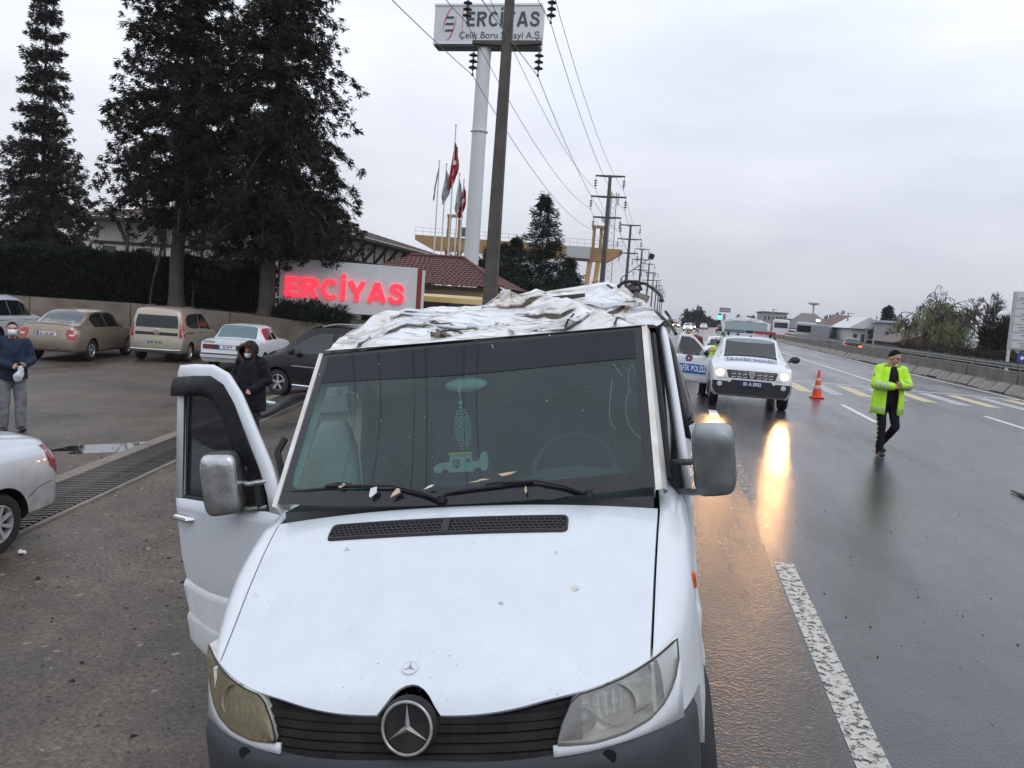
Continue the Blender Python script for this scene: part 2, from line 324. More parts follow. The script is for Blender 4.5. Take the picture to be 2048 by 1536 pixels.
strip(8.85, 20.6, 24.8, .15, P_LINE, 'white lane dash near the concrete barrier'); strip(8.75, 34, 190, .16, P_LINE, 'long solid white lane line before the crossing')
strip(13.0, 15, 300, .15, P_LINE, 'thin white line along the foot of the barrier')
for k in range(9):
    x = 4.55+.97*k; m = P_YEL if k % 2 == 0 else P_WHT
    strip(x, 28.3-.25*(k % 2), 32.6, .46, m, 'yellow bar of the pedestrian crossing' if k % 2 == 0 else 'white bar of the pedestrian crossing', 'yellow crossing bars' if k % 2 == 0 else 'white crossing bars')
stripe('road_marking', [(4.2, 33.6), (13.0, 33.0), (13.0, 33.25), (4.2, 33.85)], P_LINE, 'thin white stop line across the road beyond the crossing')
# puddle in the lot
pw = mat('puddle_water', (.02, .018, .015), .03, spec=.7)
b = MB(); c = on(250, 893, LOT); rnd = random.Random(3)
pp = []
for k in range(26):
    a = k*2*math.pi/26; rr = 1+.18*math.sin(3*a+1)+.12*math.sin(7*a); v = Vector((math.cos(a)*1.05*rr, math.sin(a)*.34*rr)); an = R(57); pp.append((c.x+v.x*math.cos(an)-v.y*math.sin(an), c.y+v.x*math.sin(an)+v.y*math.cos(an), LOT-.001))
b.add(pp, [tuple(range(26))]); tag(b.build('puddle', pw, smooth=0), 'small shallow puddle reflecting the sky beside the drain grate', 'puddle')
# drain channel with iron bars, across the lot entrance
def gl(t):  # centre line of the drain
    a = Vector((-6.85, 7.9)); d = (Vector((-9.0, 18.2))-a).normalized(); return a+d*t, d
root = thing('drain_grate', 'long iron drain grate with slanting bars sunk into the muddy lot', 'drain grate', (-6.9, 8.0, LOT))
iron = mat('wet_iron', (.26, .25, .24), .28, metal=.75, var=.45, vs_=3); dark = mat('drain_dark', (.01, .01, .01), .8); conc = mat('worn_concrete', (.20, .17, .14), .8, var=.3, vs_=3, bump=.3, bs=30)
def rel(p, z): return Vector((p.x+6.9, p.y-8.0, z))
p0, d = gl(-2.2); p1, _ = gl(10.6); nrm = Vector((d.y, -d.x)); HW = .36
b = MB(); b.add([rel(p0+nrm*-HW, .002), rel(p1+nrm*-HW, .002), rel(p1+nrm*HW, .002), rel(p0+nrm*HW, .002)], [(0, 1, 2, 3)]); b.build('channel_bed', dark, root, smooth=0)
for s_, wd in ((-1, .22), (1, .07)):
    b = MB(); a0 = p0+nrm*s_*(HW+wd/2); a1 = p1+nrm*s_*(HW+wd/2); b.beam(rel(a0, -.01), rel(a1, -.01), wd, .06); b.build('concrete_edge', conc, root, bevel=.008)
bar = MB(); dd = (nrm*.94+d*.36).normalized(); hl = HW/ (dd.dot(nrm)); bar.beam(Vector((dd.x*-hl, dd.y*-hl, 0)), Vector((dd.x*hl, dd.y*hl, 0)), .042, .03); bme = bar.mesh('bar', .006)
bme.materials.append(iron)
t = -2.1
while t < 10.5:
    p, _ = gl(t); o = bpy.data.objects.new('bar', bme); col.objects.link(o); o.parent = root; o.location = rel(p, .014+random.uniform(-.002, .002)); o.rotation_euler = (0, 0, random.uniform(-.015, .015)); t += .10
# loose grit
def grit(name, label, n, box, zf, s0, s1, m, seed):
    rg = np.random.default_rng(seed); P = np.stack([rg.uniform(box[0], box[1], n), rg.uniform(box[2], box[3], n)], 1); S = s0*(s1/s0)**(rg.random(n)**2.2)
    base = np.array([(1, 0, 0), (-.5, .87, 0), (-.5, -.87, 0), (.1, .05, .8), (0, 0, -.5)]); F0 = np.array([(0, 1, 3), (1, 2, 3), (2, 0, 3), (1, 0, 4), (2, 1, 4), (0, 2, 4)])
    V = base[None]*S[:, None, None]*rg.uniform(.6, 1.3, (n, 5, 3)); a = rg.uniform(0, 6.3, n); ca, sa = np.cos(a)[:, None], np.sin(a)[:, None]
    x = V[..., 0]*ca-V[..., 1]*sa+P[:, :1]; y = V[..., 0]*sa+V[..., 1]*ca+P[:, 1:]; z = V[..., 2]+np.array([zf(*p) for p in P])[:, None]
    F = (F0[None]+5*np.arange(n)[:, None, None]).reshape(-1, 3); o = npmesh(name, np.stack([x, y, z], -1).reshape(-1, 3), F, m); return tag(o, label, 'gravel', kind='stuff')
grit('gravel', 'fine dark gravel scattered over the muddy lot', 5200, (-8.5, -.8, 1.6, 13), lambda x, y: gz(x)-.003, .004, .02, mat('grit_dark', (.045, .037, .031), .6, c2=(.13, .11, .09), vs_=5), 1)
grit('pale_gravel', 'pale stone chips scattered over the muddy lot', 700, (-8, -.8, 1.6, 12), lambda x, y: gz(x)-.003, .004, .012, mat('grit_pale', (.28, .25, .22), .6), 2)
grit('road_grit', 'small dark stones scattered on the wet road', 1100, (.1, 7, 2, 18), lambda x, y: gz(x), .003, .014, mat('road_grit', (.025, .025, .026), .5), 3)
grit('mud_clods', 'dark clods of mud lying on the lot beside the van', 90, (-5.2, -1.5, 2.2, 7.5), lambda x, y: gz(x)-.004, .010, .034, mat('mud', (.03, .025, .02), .9), 5)
# concrete median barrier: upright slabs with tilted foot blocks
slab = mat('barrier_concrete', (.17, .15, .135), .85, var=.35, vs_=1.3, bump=.25, bs=18); foot = mat('barrier_foot', (.25, .225, .20), .85, var=.3, vs_=2, bump=.3, bs=20)
b = MB(); b.prism([(-.30, 0), (.30, 0), (.14, .42), (.11, .92), (-.11, .92), (-.14, .42)], lambda a, c, t: (a, t, c), 0, 2.92); sme = b.mesh('concrete_slab', .02); sme.materials.append(slab)
b = MB(); b.prism([(-.62, .0), (-.30, .0), (-.20, .36), (-.27, .40)], lambda a, c, t: (a, t, c), .02, 1.43); fme = b.mesh('foot_block', .02); fme.materials.append(foot)
rb = random.Random(5)
for k in range(75):
    y = 16+2.95*k
    o = thing('barrier_segment', 'grey concrete median barrier slab with tilted foot blocks', 'barrier', (14.25+rb.uniform(-.02, .02), y, rb.uniform(-.01, .02)), (0, rb.uniform(-.015, .015), rb.uniform(-.006, .006)), 'concrete barrier slabs along the median')
    s = bpy.data.objects.new('slab', sme); col.objects.link(s); s.parent = o
    for j in range(2):
        f = bpy.data.objects.new('foot_block', fme); col.objects.link(f); f.parent = o; f.location = (rb.uniform(-.03, .03), j*1.47, rb.uniform(-.02, .02)); f.rotation_euler = (0, rb.uniform(-.06, .05), rb.uniform(-.02, .02))
# planted median and guard rail
sheet_m = MB(); sheet_m.grid([[(14.40, y, .62), (15.2, y, .70), (16.6, y, .62), (17.6, y, .45), (18.4, y, .05)] for y in (-10, 30, 80, 160, 320, 700)]); tag(sheet_m.build('median_strip', mat('median_grass', (.075, .085, .035), .9, c2=(.10, .085, .05), vs_=.8, bump=.5, bs=12), smooth=60), kind='structure')
rail = mat('galvanised_rail', (.25, .26, .26), .5, metal=.5, var=.3, vs_=2)
gr = thing('guard_rail', 'long grey steel guard rail on posts along the grassy median', 'guard rail', (16.4, 15, .5))
b = MB(); prof = [(-.02, 0), (.03, .05), (.03, .10), (-.02, .155), (.03, .21), (.03, .26), (-.02, .31)]
b.grid([[(x, y, z+.35) for x, z in prof] for y in (0, 60, 160, 300)]); o = b.build('rail', rail, gr, smooth=60); o.modifiers.new('s', 'SOLIDIFY').thickness = .006
b = MB(); b.box((0, 0, .25), (.08, .12, .9)); pm = b.mesh('post', .01); pm.materials.append(rail)
for k in range(46):
    o = bpy.data.objects.new('post', pm); col.objects.link(o); o.parent = gr; o.location = (.09, k*4-2+4, 0)
# ------------------------------------------------------------------ the wrecked van
van = thing('van', 'white passenger van with crushed torn roof and its passenger door hanging open', 'van', (-.597, 2.376, -.127), (R(1.0), R(-8.84), R(1.75)))
VM = Matrix.Translation(van.location) @ van.rotation_euler.to_matrix().to_4x4(); VI = VM.inverted()
_C = VI @ Vector((0, 0, CAMH))
def vl(px, py, y):
    d = VI.to_3x3() @ (_A @ Vector(((px-1024)/1600., -(py-768)/1600., -1))); return _C+d*((y-_C.y)/d.y)
V_WHITE = mat('van_white', (.68, .715, .755), .30, coat=.35, var=.05, vs_=1.5, dirt_or_sheen=(.35, .95, (.30, .27, .23)))
V_HOOD = mat('van_hood_white', (.64, .685, .735), .25, coat=.5, var=.045, vs_=6, bump=.03, bs=420)
zc = pchip([.02, .045, .07, .10, .15, .25, .4, .6, .8, 1.0], [.87, .925, .962, .992, 1.018, 1.068, 1.15, 1.265, 1.365, 1.445])
def Hz(x, y): return zc(y)-.105*x*x
def yf(x, z): return .03+.28*(min(abs(x), .9)/.87)**3.2+.25*(z-.85)
def hw(y): return lin(y, [.2, .3, .95], [.785, .79, .845])
def front(x):
    y = .1
    for _ in range(40): y = lerp(y, yf(x, Hz(x, y)), .5)
    return y, Hz(x, y)
def hood_rear(s): return .918+.045*s*s
rows = []; S = [-1+2*i/72 for i in range(73)]
fr = []
for s in S:
    x = s*.787; y, z = front(x)
    if abs(x) < .100:
        zn = .910+math.sqrt(max(0, .100**2-x*x))*.95
        if zn > z:
            while Hz(x, y) < zn: y += .002
            z = Hz(x, y)
    fr.append((x, y, z))
rows.append([(x, y+.05, z-.02) for x, y, z in fr]); rows.append([(x, y+.006, z-.010) for x, y, z in fr])
for i in range(25):
    v = (i/24)**1.35; r = []
    for s, (x0, y0, z0) in zip(S, fr):
        y = lerp(y0, hood_rear(s), v); x = s*hw(y); r.append((x, y, Hz(x, y)))
    rows.append(r)
rows.append([(x, y+.004, z-.03) for x, y, z in rows[-1]])
b = MB(); b.grid(rows)
for sgn in (0, -1): b.grid([[(r[sgn][0], r[sgn][1], r[sgn][2]) for r in rows], [(r[sgn][0], r[sgn][1], r[sgn][2]-.03) for r in rows]])
hood = b.build('hood', V_HOOD, van, smooth=50)
# hood scuffs and specks
def on_hood(px, py, off=.002):
    y = .5
    for _ in range(30):
        p = vl(px, py, y); e_ = p.z-Hz(p.x, y)-off; y += e_*.9
        y = max(.03, min(1.0, y))
    return vl(px, py, y)
b = MB(); rs = random.Random(11)
def fleck(b, p, r, nx, ny, n=6, rs=rs):
    b.add([p+nx*math.cos(k*6.283/n)*r*rs.uniform(.5, 1.2)+ny*math.sin(k*6.283/n)*r*rs.uniform(.4, 1.2) for k in range(n)], [tuple(range(n))])
hx, hy = Vector((1, 0, 0)), Vector((0, .87, .49))
for k in range(90):
    px, py = rs.uniform(470, 1290), 1400-abs(rs.gauss(0, 45)); fleck(b, on_hood(px, py), rs.choice([.0007, .001, .0013, .002]), hx, hy)
for k in range(110):
    px, py = rs.uniform(480, 1285), rs.uniform(1085, 1390); fleck(b, on_hood(px, py), rs.choice([.0008, .001, .0014, .0025]), hx, hy)
tag(b.build('paint_chips', mat('chip_grey', (.22, .23, .25), .6), hood, smooth=0), kind='stuff')
b = MB()
for (px, py, ln, an) in ((1000, 1208, .02, .3), (1115, 1105, .012, .7), (1150, 1175, .012, 0), (490, 1195, .016, 1.2), (508, 1190, .016, 1.2), (695, 1098, .02, .1)):
    for k in range(4):
        p = on_hood(px+rs.uniform(-5, 5), py+rs.uniform(-4, 4)); fleck(b, p, ln*.35, hx*math.cos(an)*1.5+hy*math.sin(an), hy*.5)
b.build('scuff_mark', mat('scuff', (.45, .44, .43), .7), hood, smooth=0)
p = on_hood(1150, 1176, .003); b = MB(); fleck(b, p, .014, hx, hy, 8); fleck(b, p+Vector((.004, 0, .001)), .008, hx, hy, 7); b.build('mud_splat', mat('splat', (.62, .60, .55), .7), hood, smooth=0)
# badges
def star3(b, M, r, w_, d, mi=0):
    for k in range(3):
        a = math.pi/2+k*2.0944; u = Vector((math.cos(a), math.sin(a), 0)); n_ = Vector((-u.y, u.x, 0))
        P = [n_*w_, n_*-w_, u*r, Vector((0, 0, d))]
        b.add([M @ q for q in P], [(0, 1, 3), (1, 2, 3), (2, 0, 3)], mi)
def ring(b, M, r, tr, n=40, m=10, mi=0):
    rg = []
    for i in range(n+1):
        a = 2*math.pi*i/n; c = Vector((math.cos(a)*r, math.sin(a)*r, 0)); u = c.normalized(); rg.append([M @ (c+u*math.cos(2*math.pi*k/m)*tr+Vector((0, 0, 1))*math.sin(2*math.pi*k/m)*tr) for k in range(m)])
    b.loft(rg, cap=False, mi=mi)
Mb = frame(on_hood(820, 1335, .004), (1, 0, 0), (0, .9, .44), (0, -.44, .9))
b = MB(); ring(b, Mb, .0265, .0025, 28, 6); b.add([Mb @ Vector((math.cos(k*.314)*.026, math.sin(k*.314)*.026, 0)) for k in range(20)], [tuple(range(20))]); b.build('hood_badge', mat('badge_white', (.62, .65, .69), .35), hood)
b = MB(); star3(b, Mb @ Matrix.Translation((0, 0, .0012)), .024, .004, .003); b.build('badge_star', mat('badge_grey', (.28, .30, .33), .3, metal=.6), hood)
# hood vent
vent = thing('hood_vent', None, None); vent.parent = van
def hv(x, y, o): y = y+.10*x*x; return (x, y, Hz(x, y)+o)
b = MB(); outl = []
VX0, VX1, VY0, VY1 = -.545, .485, .742, .832
def rrect(x0, x1, y0, y1, r, n=5):
    P = []
    for cx, cy, a0 in ((x1-r, y1-r, 0), (x0+r, y1-r, 90), (x0+r, y0+r, 180), (x1-r, y0+r, 270)):
        for k in range(n): a = R(a0+90*k/(n-1)); P.append((cx+r*math.cos(a), cy+r*math.sin(a)))
    return P
def dens(P, m=12):
    Q = []
    for i in range(len(P)):
        a, c = P[i], P[(i+1) % len(P)]; k = max(1, int(math.dist(a, c)/.06))
        for j in range(k): Q.append((lerp(a[0], c[0], j/k), lerp(a[1], c[1], j/k)))
    return Q
o1 = dens(rrect(VX0, VX1, VY0, VY1, .02)); cx_, cy_ = (VX0+VX1)/2, (VY0+VY1)/2
def shr(P, dx, dy): return [(cx_+(x-cx_)*(1-dx/(VX1-VX0)*2), cy_+(y-cy_)*(1-dy/(VY1-VY0)*2)) for x, y in P]
o2 = shr(o1, .012, .012)
rg = [[hv(x, y, .001) for x, y in o1], [hv(x, y, .012) for x, y in shr(o1, .003, .003)], [hv(x, y, .012) for x, y in shr(o1, .010, .010)], [hv(x, y, .003) for x, y in o2]]
b.loft(rg, cap=False); b.box(hv(cx_+.01, cy_, .006), (.03, VY1-VY0-.02, .016), Matrix.Rotation(math.atan(.52), 3, 'X')); b.build('frame', M_BLACK, vent)
b = MB()
for i in range(1, 4):
    y = lerp(VY0+.012, VY1-.012, i/4)
    b.tube([hv(lerp(VX0+.01, VX1-.01, k/10), y, .005) for k in range(11)], .0026, 5)
k = 0
for r_ in range(4):
    x = VX0+.02+(r_ % 2)*.011
    while x < VX1-.015:
        y0 = lerp(VY0+.012, VY1-.012, r_/4); y1 = lerp(VY0+.012, VY1-.012, (r_+1)/4); b.beam(hv(x, y0, .005), hv(x, y1, .005), .0045, .005); x += .022
tag(b.build('vent_mesh', mat('vent_black', (.03, .03, .035), .5), vent), kind='stuff')
b = MB(); b.grid([[hv(lerp(VX0+.012, VX1-.012, k/10), y, .0015) for k in range(11)] for y in (VY0+.011, cy_, VY1-.011)]); b.build('vent_shadow', mat('vent_shade_black', (.006, .006, .007), .7), vent)  # black sheet on the closed hood, paints the shade inside the vent
# fenders and cowl sides
def arch(y, c=.93, r=.41): return .34+math.sqrt(max(0, r*r-(y-c)**2)) if abs(y-c) < r else .34
def xo(y): return lin(y, [.26, .3, .36, .45, .55, .7, 1.0, 1.3], [.80, .845, .885, .915, .940, .965, .975, .978])
fme_ = []
for sg in (1, -1):
    b = MB(); rows = []
    for i in range(45):
        y = lerp(.285, 1.28, i/44); xi = hw(y)+.009; zi = Hz(hw(y), y) if y < .95 else lerp(Hz(.845, .95), 1.40, (y-.95)/.33); X = max(xo(y), xi+.012)
        zl = .80 if y < .55 else max(.80 if y < .62 else .35, arch(y))
        zl = max(arch(y), .80 if y < .56 else .36); sec = [(xi, zi-.04), (xi, zi-.004), (lerp(xi, X, .12), zi-.001), (lerp(xi, X, .45), zi-.012), (lerp(xi, X, .75), zi-.045), (lerp(xi, X, .93), zi-.10)]
        q = zi-.17; sec += [(X, q), (X+.004, lerp(q, zl, .35)), (X+.004, lerp(q, zl, .7)), (X+.014, lerp(q, zl, .93)), (X+.014, zl), (X-.05, zl)]
        rows.append([(sg*x, y, z) for x, z in sec])
    b.grid(rows); b.build('fender', V_WHITE, van, smooth=50)
    # body-coloured strip under the headlight
def zlo(x): return lin(x, [.40, .485, .6, .7, .78, .83, .865, .885], [.835, .834, .822, .826, .842, .872, .92, .99])
def zhi(x): return lin(x, [.485, .50, .535, .562], [.846, .89, front(.535)[1]-.02, front(.562)[1]-.004]) if x < .562 else front(min(x, .88))[1]-.004
for sg in (1, -1):
    b = MB(); xs = [.47+.42*k/18 for k in range(19)]
    b.grid([[(sg*x, yf(x, z)-.004, z) for x in xs for z in (lerp(.795, zlo(x)-.005, t_),)] for t_ in (0, .5, 1)]); o = b.build('headlight_trim', V_WHITE, van, smooth=60); o.modifiers.new('s', 'SOLIDIFY').thickness = .012
# headlights
V_LENS = glass('headlight_lens', (.95, .95, .94), .30, (.58, .58, .55), .04); V_LENSY = glass('yellowed_lens', (.55, .50, .38), .62, (.33, .29, .185), .15, grain=.15)
V_REFL = mat('headlight_reflector', (.80, .79, .76), .22, metal=.6, var=.25, vs_=9); V_HOUSE = mat('headlight_housing', (.66, .65, .61), .4, metal=.1, var=.35, vs_=11)
for sg, lens, lab in ((1, V_LENS, 'clear headlight with visible reflector bowls'), (-1, V_LENSY, 'yellowed cloudy headlight')):
    hl = thing('headlight', lab, None); hl.parent = van
    xs = [.487+(.884-.487)*k/26 for k in range(27)]
    def pt(x, t_, off): z = lerp(zlo(x), max(zhi(x), zlo(x)+.004), t_); return (sg*x, yf(x, z)+off, z)
    b = MB(); b.grid([[pt(x, j/10, -.014-.012*math.sin(math.pi*j/10)) for x in xs] for j in range(11)]); b.build('lens', lens, hl, smooth=60)
    # dark sealing bead round the lens
    bd = [pt(x, 0, -.010) for x in xs]+[pt(x, 1, -.010) for x in xs[::-1]]; b = MB(); b.tube(bd+[bd[0], bd[1]], .004, 5, cap=False); b.build('seal', M_BLACK, hl)
    b = MB(); b.grid([[(pt(x, j/10, .075+.02*math.sin(j*1.4+k*.5))) for k, x in enumerate(xs)] for j in range(11)])
    rim = [pt(x, 0, -.008) for x in xs]; rim2 = [pt(x, 0, .08) for x in xs]; b.grid([rim, rim2]); b.grid([[pt(x, 1, -.008) for x in xs], [pt(x, 1, .08) for x in xs]])
    b.grid([[pt(xs[0], j/10, -.008) for j in range(11)], [pt(xs[0], j/10, .08) for j in range(11)]]); b.build('housing', V_HOUSE, hl, smooth=40)
    for cx, cz, r_ in ((.665, .915, .072), (.565, .888, .042)):
        y0 = yf(cx, cz)+.005; b = MB(); b.lathe([(r_, 0), (r_*.93, .02), (r_*.7, .045), (r_*.35, .06), (.012, .064)], 28, (sg*cx, y0, cz), 'y'); b.lathe([(.0, .02), (.014, .02), (.016, .03), (.012, .062)], 12, (sg*cx, y0, cz), 'y'); b.build('reflector_bowl', V_REFL, hl)
    for k in range(5):
        x = .615+.024*k; b = MB(); b.beam((sg*x, yf(x, .9)+.03, .875), (sg*x, yf(x, .9)+.03, .955), .006, .01); b.build('reflector_facet', mat('pale_facet', (.75, .75, .72), .25, metal=.3), hl)
    b = MB(); b.beam((sg*.795, yf(.795, .9)-.004, .85), (sg*.795, yf(.795, .9)+.01, 1.01), .012, .03); b.build('divider', V_HOUSE, hl)
    b = MB(); b.grid([[(sg*x, yf(x, z)+.03, z) for x in (.81, .83, .85, .868)] for z in (.885, .92, .96, 1.0)]); b.build('indicator_reflector', mat('indicator_reflector', (.62, .50, .45), .3, metal=.5, var=.2), hl)
# grille with star
gr = thing('grille', None, None); gr.parent = van
GM = mat('grille_black', (.014, .014, .015), .6, spec=.25, vs_=9, c2=(.032, .031, .029))
b = MB(); xs = [-.56+1.12*k/30 for k in range(31)]; b.grid([[(x, yf(x, z)+.05, z) for x in xs] for z in (.74, .80, .88, .93)]); b.build('backing', mat('grille_dark', (.008, .008, .008), .7), gr)
for z in (.765, .795, .825, .855, .885, .912):
    b = MB(); b.grid([[(x, yf(x, z)+o_, z+dz) for x in xs] for o_, dz in ((.03, .013), (.014, .013), (.012, -.010), (.03, -.013))]); b.build('slat', GM, gr, smooth=40)
b = MB(); b.grid([[(x, yf(x, .96)+o_, front(x)[1]+dz) for x in xs] for o_, dz in ((.045, -.024), (.02, -.026), (.02, -.05), (.05, -.055))]); b.build('top_rail', GM, gr, smooth=40)
Ms = frame((0.004, .022, .908), (1, 0, 0), (0, .24, .97), (0, -.97, .24))
b = MB(); b.lathe([(0, .0), (.085, .0), (.094, -.01), (.097, -.03)], 40, (0, 0, 0), 'z'); b.v = [tuple(Ms @ Vector(q)) for q in b.v]; em = b.build('emblem_disc', GM, gr)
b = MB(); ring(b, Ms @ Matrix.Translation((0, 0, .008)), .082, .0055, 48, 10); star3(b, Ms @ Matrix.Translation((0, 0, .004)), .079, .0105, .011); b.build('star', mat('dull_star', (.36, .36, .34), .35, metal=.7, var=.3, vs_=14), gr, smooth=30)
# bumper
path = [(-.925, .47), (-.92, .42), (-.90, .36), (-.87, .285), (-.79, .195), (-.68, .115), (-.5, .06), (-.25, .03), (0, .02)]; path += [(-x, y) for x, y in path[-2::-1]]
pf = (pchip(range(len(path)), [p[0] for p in path]), pchip(range(len(path)), [p[1] for p in path]))
prof = [(-.06, .800), (-.012, .796), (.004, .782), (.014, .755), (.016, .70), (.016, .56), (.0, .42), (-.05, .34), (-.10, .33)]
b = MB(); rows = []
for i in range(97):
    t_ = i*(len(path)-1)/96; x, y = pf[0](t_), pf[1](t_); dx = pf[0](min(t_+.05, 16))-pf[0](max(t_-.05, 0)); dy = pf[1](min(t_+.05, 16))-pf[1](max(t_-.05, 0)); l = math.hypot(dx, dy); nx, ny = dy/l, -dx/l
    rows.append([(x+nx*o_, y+ny*o_, z) for o_, z in prof])
b.grid(rows); bump = b.build('bumper', M_TRIM, van, smooth=45)
for x, sg in ((.645, 1), (-.615, -1)):
    y = lin(abs(x), [.5, .68], [.06, .115])-.017; b = MB(); b.add([(x+.021*math.cos(a)*(1+.15*math.sin(a)), y+.002-.0*math.sin(a), .782+.022*math.sin(a)-(.006 if math.sin(a) < 0 else 0)) for a in [k*.3927 for k in range(16)]], [tuple(range(16))])
    for q in range(1): pass
    b.build('tow_eye_hole', mat('hole_black', (.004, .004, .005), .8), bump, smooth=0)
# windscreen
def ws(s, t): return Vector((s*lerp(.838, .822, t), lerp(.905+.055*s*s, 1.535+.07*s*s, t), lerp(1.428+.025*s*s, 2.092+.006*s, t)+.02*math.sin(math.pi*t)*(1-s*s)))
wsn = Vector((0, -.72, .69))
def on_ws(px, py, off=.006):
    y = 1.1
    for _ in range(25):
        p = vl(px, py, y); t = max(0, min(1, (p.z-1.428)/.664)); s = max(-1, min(1, p.x/.83)); y = lerp(y, ws(s, t).y, .6)
    return vl(px, py, y)+wsn*off
V_GLASS = glass('windscreen_glass', (.45, .66, .64), .14, (.14, .225, .225), .02, grain=.02)  # film colour holds the wet dirt film plus painted reflection haze
b = MB(); b.grid([[ws(-1+2*i/24, j/14) for i in range(25)] for j in range(15)]); wsc = b.build('windscreen', V_GLASS, van, smooth=60)
FRIT = mat('frit_black', (.016, .017, .02), .12, spec=.5, var=.2, vs_=30); b = MB()
def band(s0, s1, t0, t1, n, m_, off=.003): b.grid([[ws(lerp(s0, s1, i/n), lerp(t0, t1, j/m_))+wsn*off for i in range(n+1)] for j in range(m_+1)])
band(-1, 1, -.005, .085, 24, 2); band(-1, -.958, .085, .985, 1, 14); band(.958, 1, .085, .985, 1, 14); band(-1, 1, .975, 1.0, 24, 1)
for sg in (1, -1):   # rounded inner corners
    for k in range(5):
        a0, a1 = R(90*k/5), R(90*(k+1)/5); c = (.958-.05, .085+.07); P = [ws(sg*.958, .085), ws(sg*(c[0]+.05*math.sin(a0)), c[1]-.07*math.cos(a0)), ws(sg*(c[0]+.05*math.sin(a1)), c[1]-.07*math.cos(a1))]; b.add([p+wsn*.003 for p in P], [(0, 1, 2)])
b.build('frit_border', FRIT, wsc)
b = MB(); b.grid([[ws(lerp(-.957, .957, i/24), lerp(.765+.012*math.cos(i/24*6.28), .975, j/4))+wsn*.0035 for i in range(25)] for j in range(5)]); b.build('sun_strip', glass('smoked_film', (.10, .11, .14), .35, (.035, .04, .055), .04, grain=.02), wsc, smooth=60)
b = MB()
for pl in ([(1225, 760), (1220, 800), (1219, 835), (1224, 850), (1231, 860)], [(1258, 780), (1252, 805), (1252, 830), (1258, 850), (1268, 868), (1283, 880)], [(1260, 735), (1256, 760), (1262, 790)], [(1226, 728), (1238, 745), (1246, 755)], [(1245, 735), (1275, 748), (1262, 730)], [(984, 690), (990, 705), (986, 728)]):
    b.tube([on_ws(x, y, .006) for x, y in pl], .0012, 4)
b.build('crack', mat('glass_crack', (.55, .62, .62), .3), wsc)
b = MB(); rs = random.Random(4)
for k in range(60):
    px, py = rs.uniform(600, 1270), rs.uniform(700, 980); fleck(b, on_ws(px, py, .005), rs.choice([.001, .0014, .0018, .003]), hx, Vector((0, .7, .7)), 5, rs)
for px, py, r_ in ((737, 754, .005), (866, 756, .005), (763, 843, .004), (850, 835, .003), (1094, 803, .005), (1167, 822, .005), (640, 750, .004), (1205, 682, .005), (612, 938, .004), (1100, 672, .005)): fleck(b, on_ws(px, py), r_, hx, Vector((0, .7, .7)), 6, rs)
tag(b.build('paint_flakes', mat('flake', (.66, .64, .6), .7), wsc, smooth=0), kind='stuff')
# wipers
def wiper(pts, blade, piv):
    w_ = thing('wiper', None, None); w_.parent = van
    b = MB(); b.tube([on_ws(x, y, .03) for x, y in pts], [.011, .009, .007, .006][:len(pts)], 6); b.lathe([(0, 0), (.018, 0), (.018, .03), (0, .035)], 12, on_ws(*piv, .012)); b.build('arm', M_BLACK, w_)
    b = MB(); P = [on_ws(x, y, .016) for x, y in blade]; b.tube(P, [.004]+[.008]*(len(P)-2)+[.004], 6); b.build('blade', M_RUB, w_)
    b = MB(); m_ = P[len(P)//2]; b.tube([m_+Vector((-.06, 0, .01)), m_+Vector((0, 0, .018)), m_+Vector((.06, 0, .01))], .007, 6); b.build('bridge', M_BLACK, w_)
wiper([(880, 1003), (850, 992), (790, 978), (655, 978)], [(570, 988), (620, 984), (680, 978), (740, 976)], (884, 1006))
wiper([(1172, 992), (1130, 978), (1075, 968), (1010, 972)], [(882, 992), (930, 984), (1000, 976), (1068, 968)], (1178, 995))
# pillars
def pillar(sg, x_add):
    b = MB(); rows = []
    for k in range(14):
        t_ = -.03 if k == 0 else (k-1)/12; p = ws(sg*1.0, t_); q = .055*(1-.25*t_)+x_add
        rows.append([p+Vector((-sg*.004, .03, -.04)), p+Vector((sg*.004, -.002, .006)), p+Vector((sg*.03, .012, .008)), p+Vector((sg*q*.75, .06, -.005)), p+Vector((sg*q, .12, -.03)), p+Vector((sg*(q-.02), .15, -.05))])
    b.grid(rows); return b.build('windscreen_pillar', mat('van_pillar', (.76, .78, .80), .4, vs_=7, c2=(.60, .56, .48)), van, smooth=50)
pillar(1, .0); pillar(-1, -.02)
